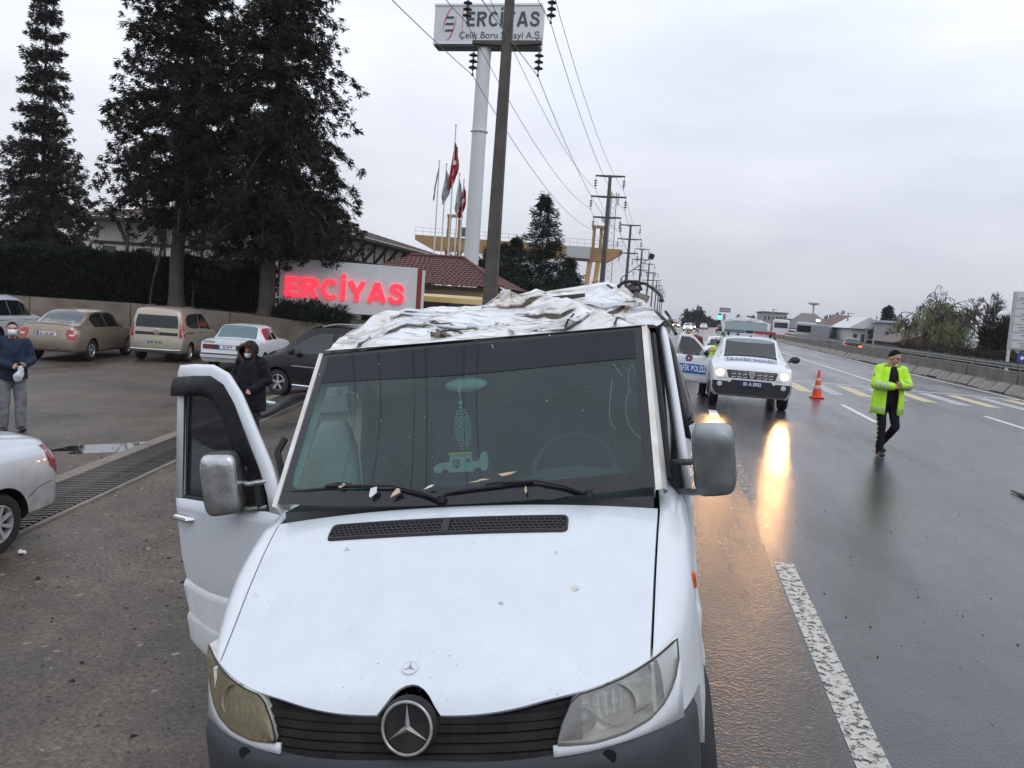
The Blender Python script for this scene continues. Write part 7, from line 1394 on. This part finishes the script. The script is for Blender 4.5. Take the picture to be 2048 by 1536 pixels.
hx0, hx1, hy0, hy1, he, hr_ = -42., -24.5, 52., 80., 6.55, 9.2
hs = thing('timbered_house', 'cream two-storey house with dark timber brackets and brown tiled roof behind the trees', 'house', (hx1, hy0, LOT)); B0 = Vector((hx1, hy0, LOT))
def hb(x, y, z): return Vector((x, y, z))-B0
b = MB(); b.box(hb((hx0+hx1)/2, (hy0+hy1)/2, (he+LOT)/2), (hx1-hx0, hy1-hy0, he-LOT)); b.build('wall', STU, hs); ov = 1.5; cx0, cx1, cy0, cy1 = hx0-ov, hx1+ov, hy0-ov, hy1+ov; rx0, ry0, ry1 = (hx0+hx1)/2, hy0+8.5, hy1-8.5
E4 = [hb(cx1, cy0, he), hb(cx1, cy1, he), hb(rx0, ry1, hr_), hb(rx0, ry0, hr_)]; tiled('roof', E4, 22, 46, RT2, hs, .07); tiled('roof', [hb(cx0, cy0, he), hb(cx1, cy0, he), hb(rx0, ry0, hr_), hb(rx0, ry0, hr_)], 22, 30, RT2, hs, .07)
b = MB(); b.box(hb((cx0+cx1)/2, (cy0+cy1)/2, he-.12), (cx1-cx0, cy1-cy0, .2)); b.build('eaves', TIM, hs)
for k in range(12):
    y = hy0+1+k*(hy1-hy0-2)/11; b = MB(); b.beam(hb(hx1+.05, y, he-1.7), hb(hx1+1.2, y, he-.3), .16, .22); b.build('bracket', TIM, hs)
    if k < 11: yc = y+(hy1-hy0-2)/22; b = MB(); b.box(hb(hx1+.03, yc, he-2.75), (.12, 1.0, 1.5)); f_ = b.build('window', TIM, hs); b = MB(); b.box(hb(hx1+.08, yc, he-2.75), (.06, .8, 1.3)); b.build('pane', WIN, f_)
    b = MB(); b.box(hb(hx1+.03, y, he-2.0), (.10, .18, 3.6)); b.build('timber_post', TIM, hs)
for z in (he-1.75, he-3.7): b = MB(); b.box(hb(hx1+.045, (hy0+hy1)/2, z), (.10, hy1-hy0, .22)); b.build('timber_beam', TIM, hs); b = MB(); b.box(hb((hx0+hx1)/2, hy0-.045, z), (hx1-hx0, .10, .22)); b.build('timber_beam', TIM, hs)
for k in range(6):
    x = hx0+1.2+k*3.0; b = MB(); b.box(hb(x, hy0-.03, he-2.75), (1.0, .12, 1.5)); f_ = b.build('window', TIM, hs); b = MB(); b.box(hb(x, hy0-.08, he-2.75), (.8, .06, 1.3)); b.build('pane', WIN, f_); b = MB(); b.beam(hb(x+1.5, hy0-.05, he-1.7), hb(x+1.5, hy0-1.2, he-.3), .16, .22); b.build('bracket', TIM, hs); b = MB(); b.box(hb(x+1.5, hy0-.03, he-2.0), (.18, .10, 3.6)); b.build('timber_post', TIM, hs)
# gatehouse
GY = 38.; ge0, ge1 = at(842, 583, GY), at(1012, 590, GY+1); gr0, gr1 = at(800, 525, GY+3.2), at(922, 532, GY+3.2); gh = thing('gatehouse', 'small gatehouse with reddish brown tiled hip roof behind the box sign', 'house', (ge1.x, GY, LOT)); B0 = Vector((ge1.x, GY, LOT)); ze = 3.0; zr_ = 4.5; ex0, ex1 = ge0.x-4.5, ge1.x; rx1_ = gr1.x
b = MB(); b.box(hb((ex0+ex1)/2, GY+3.6, (ze+LOT)/2), (ex1-ex0-1.2, 6.0, ze-LOT-.05)); b.build('wall', STU, gh)
tiled('roof', [hb(ex0, GY, ze), hb(ex1, GY, ze), hb(rx1_, GY+3.6, zr_), hb(ex0+2.6, GY+3.6, zr_)], 13, 34, RT, gh, .06); tiled('roof', [hb(ex1, GY, ze), hb(ex1, GY+7.2, ze), hb(rx1_, GY+3.6, zr_), hb(rx1_, GY+3.6, zr_)], 13, 24, RT, gh, .06)
b = MB(); b.tube([hb(ex1, GY, ze+.08), hb(rx1_, GY+3.6, zr_+.08), hb(ex0+2.6, GY+3.6, zr_+.08)], .09, 8); b.build('ridge_cap', RT, gh); b = MB(); b.box(hb((ex0+ex1)/2, GY+3.6, ze-.12), (ex1-ex0-.1, 7.1, .16)); b.build('eaves', TIM, gh)
for k in range(4): b = MB(); b.box(hb(ex0+2+k*2.1, GY+.58, 1.6), (1.5, .1, 1.3)); f_ = b.build('window', TIM, gh); b = MB(); b.box(hb(ex0+2+k*2.1, GY+.52, 1.6), (1.3, .06, 1.1)); b.build('pane', WIN, f_)
# yellow minibus in front of the gatehouse
YB = 34.5; y0_, y1_ = at(848, 605, YB), at(978, 600, YB); mb = thing('yellow_minibus', 'yellow minibus with dark window band parked before the gatehouse', 'bus', ((y0_.x+y1_.x)/2, YB, LOT)); HWB = 2.6; YL = mat('bus_yellow', (.58, .42, .16), .4, coat=.3, var=.08); zt_ = at(905, 590, YB).z-LOT
b = MB(); prof = [(-1.0, .35), (-1.02, 1.3), (-.98, 2.3), (-.85, zt_-.12), (-.6, zt_), (.6, zt_), (.85, zt_-.12), (.98, 2.3), (1.02, 1.3), (1.0, .35)]
b.loft([[(x, y*s_+1.0, lerp(1.5, z, s_)) for y, z in prof] for x, s_ in ((-HWB, .92), (-HWB+.15, .99), (0, 1), (HWB-.5, 1), (HWB-.12, .97), (HWB, .86))]); b.build('body', YL, mb, smooth=40); b = MB(); b.box((0, -.005, zt_-.72), (HWB*2-.5, .05, .72)); b.build('window_band', M_DGLASS, mb, bevel=.02)
b = MB(); b.box((HWB-.9, .9, zt_+.10), (1.3, 1.2, .22)); b.build('roof_unit', YL, mb, bevel=.08)
for x in (-1.6, 1.6): wheel(mb, (x, .12, .36), .36, .24, -1, M_STEEL, 6).rotation_euler = (0, 0, R(90))
# blue and cream factory far left
f0, f1 = at(-40, 455, 95), at(345, 470, 120); fc = thing('blue_factory', 'long pale factory hall with blue band beyond the hedge', 'building', (f0.x, f0.y, LOT)); u = Vector((f1.x-f0.x, f1.y-f0.y, 0)); W_ = u.length; u.normalize(); an = math.atan2(u.y, u.x); fc.rotation_euler = (0, 0, an); FH = f0.z-LOT
b = MB(); b.box((W_/2, 8, FH/2), (W_, 16, FH)); b.build('hall', mat('hall_cream', (.50, .47, .40), .7, var=.08), fc); b = MB(); b.box((W_/2, -.06, FH-2.6), (W_-.2, .15, 2.6)); b.build('blue_band', mat('hall_blue', (.10, .20, .36), .6, var=.1), fc); b = MB(); b.box((W_/2, 8, FH+.2), (W_+.8, 16.8, .4)); b.build('roof_edge', mat('hall_roof', (.40, .40, .40), .7), fc)
for k in range(9): b = MB(); b.box((4+k*W_/9.5, -.08, FH-6), (W_/14, .2, 1.6)); b.build('window', WIN, fc)
# conifers behind the pole
FIRS = [(1100, 392, 48, 2.7, 'tall pointed fir between the gatehouse and the power poles'), (1042, 478, 52, 2.1, 'narrow dark fir next to the tallest fir'), (988, 500, 50, 1.7, 'dark fir just behind the near power pole'), (1016, 490, 56, 2.2, 'dark fir rising between two neighbouring firs'), (962, 520, 54, 1.9, 'low dark fir beside the white column'), (1148, 520, 55, 2.2, 'stout fir at the end of the row of firs')]
for k, (px, py, Y, r_, lab) in enumerate(FIRS):
    t_ = at(px, py, Y); conifer('fir_tree', lab, (t_.x-.25, Y, LOT), t_.z-LOT, [(0, r_), (.25, r_*.95), (.5, r_*.62), (.75, r_*.34), (1, .06)], 60+k, L_MID, nb=230, zb0=.03, per=11, tr=.13, ln=.34, wd=.026, droop=-.08, up=.20, step=.27)
for k, (px, Y, sx_, h_) in enumerate(((1175, 52, 1.6, 2.9), (1215, 56, 1.6, 2.6), (1255, 62, 1.4, 2.4), (1135, 48, 1.5, 2.4))):
    t_ = at(px, 590, Y); bush('roadside_bush', ['dark bush at the foot of the firs', 'dark bush under the second power pole', 'dark bush beyond the lattice mast foot', 'low bush beside the tall pointed fir'][k], (t_.x, Y, LOT), (sx_, sx_, h_+.45), 70+k, L_DARK, 420, .35, .05)
for k, (px, py, Y, lab) in enumerate(((845, 440, 58, 'bare tree between the timbered house and the flagpoles'), (905, 465, 60, 'bare tree behind the flagpoles'), (955, 480, 62, 'bare tree beside the white column foot'), (875, 470, 64, 'thin bare tree beyond the gatehouse roof'))):
    t_ = at(px, py, Y); baretree('bare_tree', lab, (t_.x, Y, LOT), (t_.z-LOT)*1.05, 80+k, .11, .42, 5, fork=.30, kids=(2, 3))
# ------------------------------------------------------------------ right of the road
WIND = mat('far_window', (.06, .07, .08), .2)
def farbuilding(name, label, px0, px1, py_top, py_base, Y, depth, wall, roofm, kind='flat', floors=1, nwin=6, roofh=1.5):
    a, c = at(px0, py_top, Y), at(px1, py_top, Y); o = thing(name, label, 'building', (a.x, Y, -.2)); W_ = c.x-a.x; H = (a.z+c.z)/2+.2
    H = max(2.5, at((px0+px1)/2, py_top, Y).z+.2); hw_ = H-(roofh if kind != 'flat' else 0)
    b = MB(); b.box((W_/2, depth/2, hw_/2), (W_, depth, hw_)); b.build('wall', wall, o)
    if kind == 'flat': b = MB(); b.box((W_/2, depth/2, hw_+.12), (W_+.6, depth+.6, .24)); b.build('roof', roofm, o)
    elif kind == 'hip': b = MB(); e_ = .7; q = [(-e_, -e_, hw_), (W_+e_, -e_, hw_), (W_+e_, depth+e_, hw_), (-e_, depth+e_, hw_), (W_*.3, depth/2, H), (W_*.7, depth/2, H)]; b.add(q, [(0, 1, 5, 4), (1, 2, 5), (2, 3, 4, 5), (3, 0, 4), (0, 3, 2, 1)]); b.build('roof', roofm, o)
    else: b = MB(); b.prism([(-.5, hw_), (W_+.5, hw_), (W_/2, H)], lambda p, q, t: (p, t, q), -.6, depth+.6); b.build('roof', roofm, o)
    for f in range(floors):
        for k in range(nwin):
            x = W_*(k+.5)/nwin; z = hw_*(f+.55)/floors; b = MB(); b.box((x, -.03, z), (W_/nwin*.55, .1, hw_/floors*.42)); w_ = b.build('window', mat('far_frame', (.4, .4, .4), .6), o); b = MB(); b.box((x, -.07, z), (W_/nwin*.48, .06, hw_/floors*.36)); b.build('pane', WIND, w_)
    return o
CG = mat('far_concrete', (.34, .34, .34), .8, var=.15, vs_=.3); CWH = mat('far_white', (.55, .55, .55), .8, var=.1, vs_=.3); RG = mat('far_roof_grey', (.16, .15, .15), .8, var=.2, vs_=.4); RBR = mat('far_roof_brown', (.15, .10, .085), .8, var=.2, vs_=.4); DK = mat('far_dark_wall', (.10, .085, .075), .8, var=.3, vs_=.5)
farbuilding('flat_roofed_building', 'grey flat-roofed two-storey building behind the white bus', 1527, 1575, 626, 660, 190, 14, CG, RG, 'flat', 2, 6)
farbuilding('roadside_shed', 'low grey shed adjoining the flat-roofed building', 1560, 1612, 640, 660, 185, 12, CG, RG, 'flat', 1, 5)
farbuilding('pitched_building', 'wide building with dark pitched roof behind the parked truck', 1594, 1668, 626, 670, 165, 16, CG, RG, 'hip', 1, 6, 3.2)
farbuilding('long_warehouse', 'long building with brown pitched roof beyond the fence', 1660, 1745, 630, 675, 140, 14, CG, RBR, 'hip', 1, 7, 2.8)
farbuilding('white_workshop', 'white workshop with pale sloping roof beside the fence', 1706, 1770, 634, 690, 112, 12, CWH, mat('pale_roof', (.62, .63, .64), .7), 'gable', 1, 4, 1.6)
farbuilding('small_kiosk', 'small building with pale canopy right of the white workshop', 1770, 1795, 646, 695, 100, 5, CG, mat('kiosk_roof', (.42, .46, .52), .6), 'flat', 1, 2)
farbuilding('dark_shop', 'dark low shop building behind the willow', 1795, 1905, 672, 700, 84, 9, DK, RBR, 'gable', 1, 8, 1.0)
farbuilding('brown_house', 'brown house with pitched roof partly hidden by the willow', 1850, 1935, 640, 700, 92, 10, mat('house_brown', (.20, .13, .10), .8, var=.2), RG, 'gable', 2, 4, 2.2)
# fence, poles, street furniture on the far side
fe = thing('mesh_fence', 'tall wire fence on thin posts along the far side of the road', 'fence', (30, 70, -.1)); FP = mat('fence_grey', (.22, .23, .24), .6)
for k in range(24): b = MB(); b.tube([(0, k*4., 0), (0, k*4., 2.9)], .05, 5); b.build('post', FP, fe)
b = MB()
for z in (.4, 1.2, 2.0, 2.8): b.tube([(0, 0, z), (0, 92, z)], .018, 4)
for k in range(180): b.tube([(0, k*.51, .1), (0, k*.51, 2.85)], .008, 3, cap=False)
tag(b.build('wire_mesh', FP, fe), kind='stuff')
for k, (px, py, Y, lab) in enumerate(((1547, 618, 170, 'thin grey utility pole beside the white bus'), (1697, 625, 120, 'thin dark utility pole before the white workshop'), (1733, 655, 95, 'short lamp post beside the dark car'))):
    t_ = at(px, py, Y); o = thing('utility_pole', lab, 'pole', (t_.x, Y, 0)); b = MB(); b.tube([(0, 0, 0), (0, 0, t_.z)], [.14, .09], 6); b.build('shaft', FP, o); b = MB(); b.box((.3, 0, t_.z-.1), (1.0, .1, .1)); b.build('arm', FP, o)
t_ = at(1628, 607, 260); o = thing('floodlight_mast', 'distant floodlight mast above the roofs', 'mast', (t_.x, 260, 0)); b = MB(); b.tube([(0, 0, 0), (0, 0, t_.z)], [.35, .2], 6); b.build('shaft', MS, o); b = MB(); b.lathe([(.3, -.6), (1.6, -.3), (1.6, .2), (.3, .3)], 12, (0, 0, t_.z)); b.build('lamp_ring', MS, o)
t_ = at(1636, 641, 150); o = thing('yard_lamp', 'bright white yard lamp in front of the pitched roof', 'lamp', (t_.x, 150, 0)); b = MB(); b.tube([(0, 0, 0), (0, 0, t_.z)], .08, 6); b.build('pole', FP, o); b = MB(); b.ball((0, -.2, t_.z), (.35, .12, .16), 10); b.build('bulb', mat('lamp_white', (1, 1, 1), .4, emit=(.9, .95, 1), es=9), o)
a = at(1450, 620, 210); o = thing('billboard', 'grey roadside billboard on a single post above the traffic', 'billboard', (a.x, 210, 0)); wz = (at(1461, 620, 210).x-at(1439, 620, 210).x); b = MB(); b.box((0, 0, a.z), (wz, .6, wz*.42)); b.build('board', mat('billboard_grey', (.20, .22, .25), .6), o); b = MB(); b.tube([(0, 0, 0), (0, 0, a.z-1)], .3, 8); b.build('post', FP, o); b = MB(); b.box((0, -.32, a.z), (wz*.86, .04, wz*.16)); b.build('board_panel', mat('billboard_pale', (.30, .32, .35), .6), o)
a = at(1439, 635, 205); o = thing('traffic_light', 'traffic light showing green far down the road', 'traffic light', (a.x, 205, 0)); b = MB(); b.tube([(0, 0, 0), (0, 0, a.z+.6)], .1, 6); b.box((0, -.1, a.z), (.7, .3, 2.0)); b.build('housing', M_BLACK, o); b = MB(); b.ball((0, -.3, a.z), (.55, .12, .55), 14); b.build('green_lamp', mat('lit_green', (.1, 1, .5), .4, emit=(.06, 1, .45), es=3.2), o)
# totem sign at the right edge
t0, t1 = at(2036, 583, 62), at(2036, 700, 62); tt = thing('totem_sign', 'tall pale directory sign with stacked name panels behind the guard rail', 'sign', (at(2020, 650, 62).x, 62, 0)); TP = mat('totem_white', (.56, .57, .57), .5); hz_, lz_ = t0.z, t1.z
b = MB(); b.box((1.0, 0, (hz_+lz_)/2), (2.0, .25, hz_-lz_)); b.build('board', mat('totem_board', (.46, .47, .47), .6), tt, bevel=.03)
for x in (.12, 1.88): b = MB(); b.box((x, 0, lz_/2), (.16, .16, lz_)); b.build('leg', TP, tt)
for k in range(7):
    z = lerp(hz_-.35, lz_+.35, k/6); b = MB(); b.box((1.04, -.14, z), (1.75, .04, (hz_-lz_)/7*.82)); pn = b.build('name_panel', TP, tt)
    for j in range(1 if k % 2 else 2): b = MB(); b.box((1.1+random.uniform(-.2, .2), -.165, z+.1*(1-2*j)), (random.uniform(.7, 1.2), .01, .07)); b.build('panel_line', mat('panel_ink', (.22, .23, .25), .6), pn)
q = at(2044, 716, 58); o = thing('blue_sign', 'small blue square road sign with white diamond beside the totem', 'sign', (q.x, 58, 0)); b = MB(); b.box((0, 0, q.z), (.55, .04, .55)); b.build('board', mat('sign_blue', (.03, .06, .30), .4), o); b = MB(); b.box((0, -.025, q.z), (.2, .01, .2), Matrix.Rotation(R(45), 3, 'Y')); b.build('diamond', M_PLATE, o); b = MB(); b.tube([(0, .03, 0), (0, .03, q.z)], .03, 6); b.build('post', FP, o)
# trees on the right
t_ = at(1842, 585, 78); baretree('willow_tree', 'arching willow with pale spring green drooping branches', (at(1846, 700, 78).x, 78, 0), t_.z*1.38, 91, .26, .60, 4, BARK, (L_WIL, .45, .035, 6), fork=.36, droop=.5, kids=(4, 5))
t_ = at(1955, 575, 76); baretree('large_bare_tree', 'large leafless tree with fanning branches behind the guard rail', (at(1962, 700, 73).x, 73, 0), t_.z*.98, 97, .24, .52, 6, mat('grey_twig', (.055, .046, .042), .9), fork=.36, kids=(3, 4), dec=.60, upb=.05, rf=.85)
t_ = at(2000, 645, 70); bush('evergreen_mass', 'dark rounded evergreen tree between bare tree and totem sign', (t_.x+.5, 72, 0), (1.15, 1.1, t_.z), 93, L_DARK, 900, .4, .05, cat='tree')
t_ = at(1778, 615, 110); conifer('small_fir', 'small dark fir beside the white workshop', (t_.x, 110, 0), t_.z, [(0, 2.0), (.5, 1.1), (1, .1)], 94, L_MID, nb=110, zb0=.05, per=7, tr=.12, ln=.5, wd=.08)
for k, (px, py, Y, w_, lab) in enumerate(((1392, 622, 240, 6, 'hazy dark tree clump beside the distant traffic'), (1498, 640, 210, 4.5, 'rounded dark tree left of the flat-roofed building'), (1474, 642, 230, 3.0, 'small dark tree right of the billboard'), (1418, 640, 300, 7, 'low distant trees behind the traffic light'), (1545, 645, 330, 8, 'low distant trees behind the flat-roofed building'), (1640, 650, 300, 9, 'distant grey trees above the long warehouse'))):
    t_ = at(px, py, Y); bush('distant_tree', lab, (t_.x, Y, 0), (w_*.6, w_*.6, t_.z), 100+k, L_MID, 420, 1.1, .2, 7, cat='tree')
for k, (px, py, Y, lab) in enumerate(((1655, 612, 190, 'hazy bare tree above the pitched roofs'), (1672, 612, 195, 'second hazy bare tree above the pitched roofs'), (1795, 610, 100, 'bare tree between the small fir and the willow'), (2035, 585, 90, 'bare tree behind the totem sign'), (1925, 600, 100, 'bare tree behind the brown house'))):
    t_ = at(px, py, Y); baretree('bare_tree', lab, (t_.x, Y, 0), t_.z*1.08, 110+k, .16, .5, 5, fork=.28, kids=(2, 4))
for k, (px, Y, w_) in enumerate(((1905, 70, 2.2), (1940, 68, 2.0), (1880, 74, 1.8), (1830, 76, 1.6), (2005, 66, 2.2))):
    bush('verge_bush', ['brown undergrowth below the large bare tree', 'dark undergrowth beside the large bare tree trunk', 'undergrowth below the willow crown', 'low shrub at the willow foot', 'dark shrub below the totem sign'][k], (at(px, 690, Y).x, Y, 0), (w_, w_, 1.25), 120+k, leafmat('brown_scrub', (.05, .038, .024), (.028, .026, .016)), 380, .35, .05)
# ------------------------------------------------------------------ far traffic
def farcar(name, label, px, py, Y, az, paint, tail=False, head=False, z=0., rows=SEDAN, cat='car'):
    t_ = at(px, py, Y); c = Car(name, label, cat, (t_.x, Y, z), az, rows, paint, (-1.3, 1.3), .31)
    c.toppatch('rear_window', [(-1.5, -.54, .54), (-1.0, -.5, .5)], M_DGLASS); c.toppatch('windscreen', [(.55, -.54, .54), (1.08, -.58, .58)], M_DGLASS)
    for sg in (1, -1):
        c.sidewin('side_window', [(-1.1, 1.0, 1.22), (-.7, .99, 1.38), (.2, .98, 1.39), (.9, .96, 1.1)], M_DGLASS, sg)
        if tail: c.endpatch('tail_light', [(.72, sg*.5, sg*.76), (.88, sg*.5, sg*.76)], M_REDON, off=.02, n=3)
        if head: b = MB(); b.ball((sg*.62, c.end(sg*.62, .68, 1)+.02, .68), (.16, .06, .12), 10); b.build('headlight', mat('far_headlight', (1, .9, .7), .4, emit=(1, .74, .42), es=22), c.root)
    return c
farcar('dark_car', 'dark car with lit brake lights on the opposite carriageway', 1704, 690, 78, 10, T_BLK, tail=True)
farcar('oncoming_car', 'distant car with glowing headlights', 1376, 648, 150, 181, T_WHT, head=True); farcar('oncoming_car', 'distant dark car with headlights behind the leading one', 1384, 645, 175, 181, T_BLK, head=True); farcar('oncoming_car', 'far car with orange glowing headlights beside the van roof', 1352, 643, 190, 181, T_TAN, head=True)
farcar('departing_car', 'distant car with red tail lights under the green signal', 1441, 655, 165, 4, T_BLK, tail=True); farcar('departing_car', 'distant pale car with tail lights near the billboard foot', 1408, 648, 200, 4, T_WHT, tail=True)
c = farcar('parked_white_car', 'white hatchback parked beside the white bus', 1583, 668, 128, 195, T_WHT, rows=FIO)
def bigbox(name, label, px, Y, az, wd, ht, ln, paint, cat, glassb=True):
    t_ = at(px, 660, Y); o = thing(name, label, cat, (t_.x, Y, 0), (0, 0, -R(az))); b = MB(); prof = [(-wd/2, .4), (-wd/2, ht-.25), (-wd/2+.2, ht), (wd/2-.2, ht), (wd/2, ht-.25), (wd/2, .4)]
    b.loft([[(x*s_, y, lerp(ht*.4, z, s_)) for x, z in prof] for y, s_ in ((-ln/2, .95), (-ln/2+.2, 1), (ln/2-.3, 1), (ln/2, .93))]); b.build('body', paint, o, bevel=.03)
    if glassb:
        b = MB(); b.box((0, ln/2-.02, ht*.68), (wd*.84, .1, ht*.34)); b.build('windscreen', M_DGLASS, o, bevel=.02); b = MB(); b.box((0, -ln/2+.02, ht*.72), (wd*.80, .1, ht*.26)); b.build('rear_window', M_DGLASS, o, bevel=.02)
        for s_ in (1, -1): b = MB(); b.box((s_*wd/2, 0, ht*.68), (.06, ln*.86, ht*.26)); b.build('side_window', M_DGLASS, o)
    for s_ in (1, -1):
        for y in (-ln*.3, ln*.32): wheel(o, (s_*(wd/2-.14), y, .45), .45, .26, s_, M_STEEL, 6)
        b = MB(); b.box((s_*wd*.4, -ln/2, .95), (.22, .08, .35)); b.build('tail_light', M_REDON, o)
    return o
bigbox('white_bus', 'white bus standing behind the median with dark windscreen', 1562, 130, 8, 2.4, 3.1, 8, T_WHT, 'bus')
bigbox('parked_truck', 'grey truck parked before the pitched building', 1613, 125, 195, 2.4, 2.9, 6, mat('truck_grey', (.45, .46, .47), .5), 'truck')
bigbox('box_trailer', 'grey container trailer beside the parked truck', 1645, 122, 195, 2.5, 2.7, 7, mat('trailer_grey', (.24, .25, .26), .6), 'trailer', False)
# ------------------------------------------------------------------ wet air
hz = MB(); hz.box((0, 1260, 14), (3100, 2690, 32)); ho = hz.build('haze', None, smooth=0); tag(ho, 'thin grey mist over the road and fields', 'haze', kind='stuff')
hm = bpy.data.materials.new('mist'); hm.use_nodes = True; t = hm.node_tree; t.nodes.clear(); o = t.nodes.new('ShaderNodeOutputMaterial'); v = t.nodes.new('ShaderNodeVolumePrincipled'); v.inputs['Color'].default_value = (.93, .94, .97, 1); v.inputs['Density'].default_value = .0003; v.inputs['Anisotropy'].default_value = .1; t.links.new(v.outputs[0], o.inputs['Volume']); ho.data.materials.append(hm)
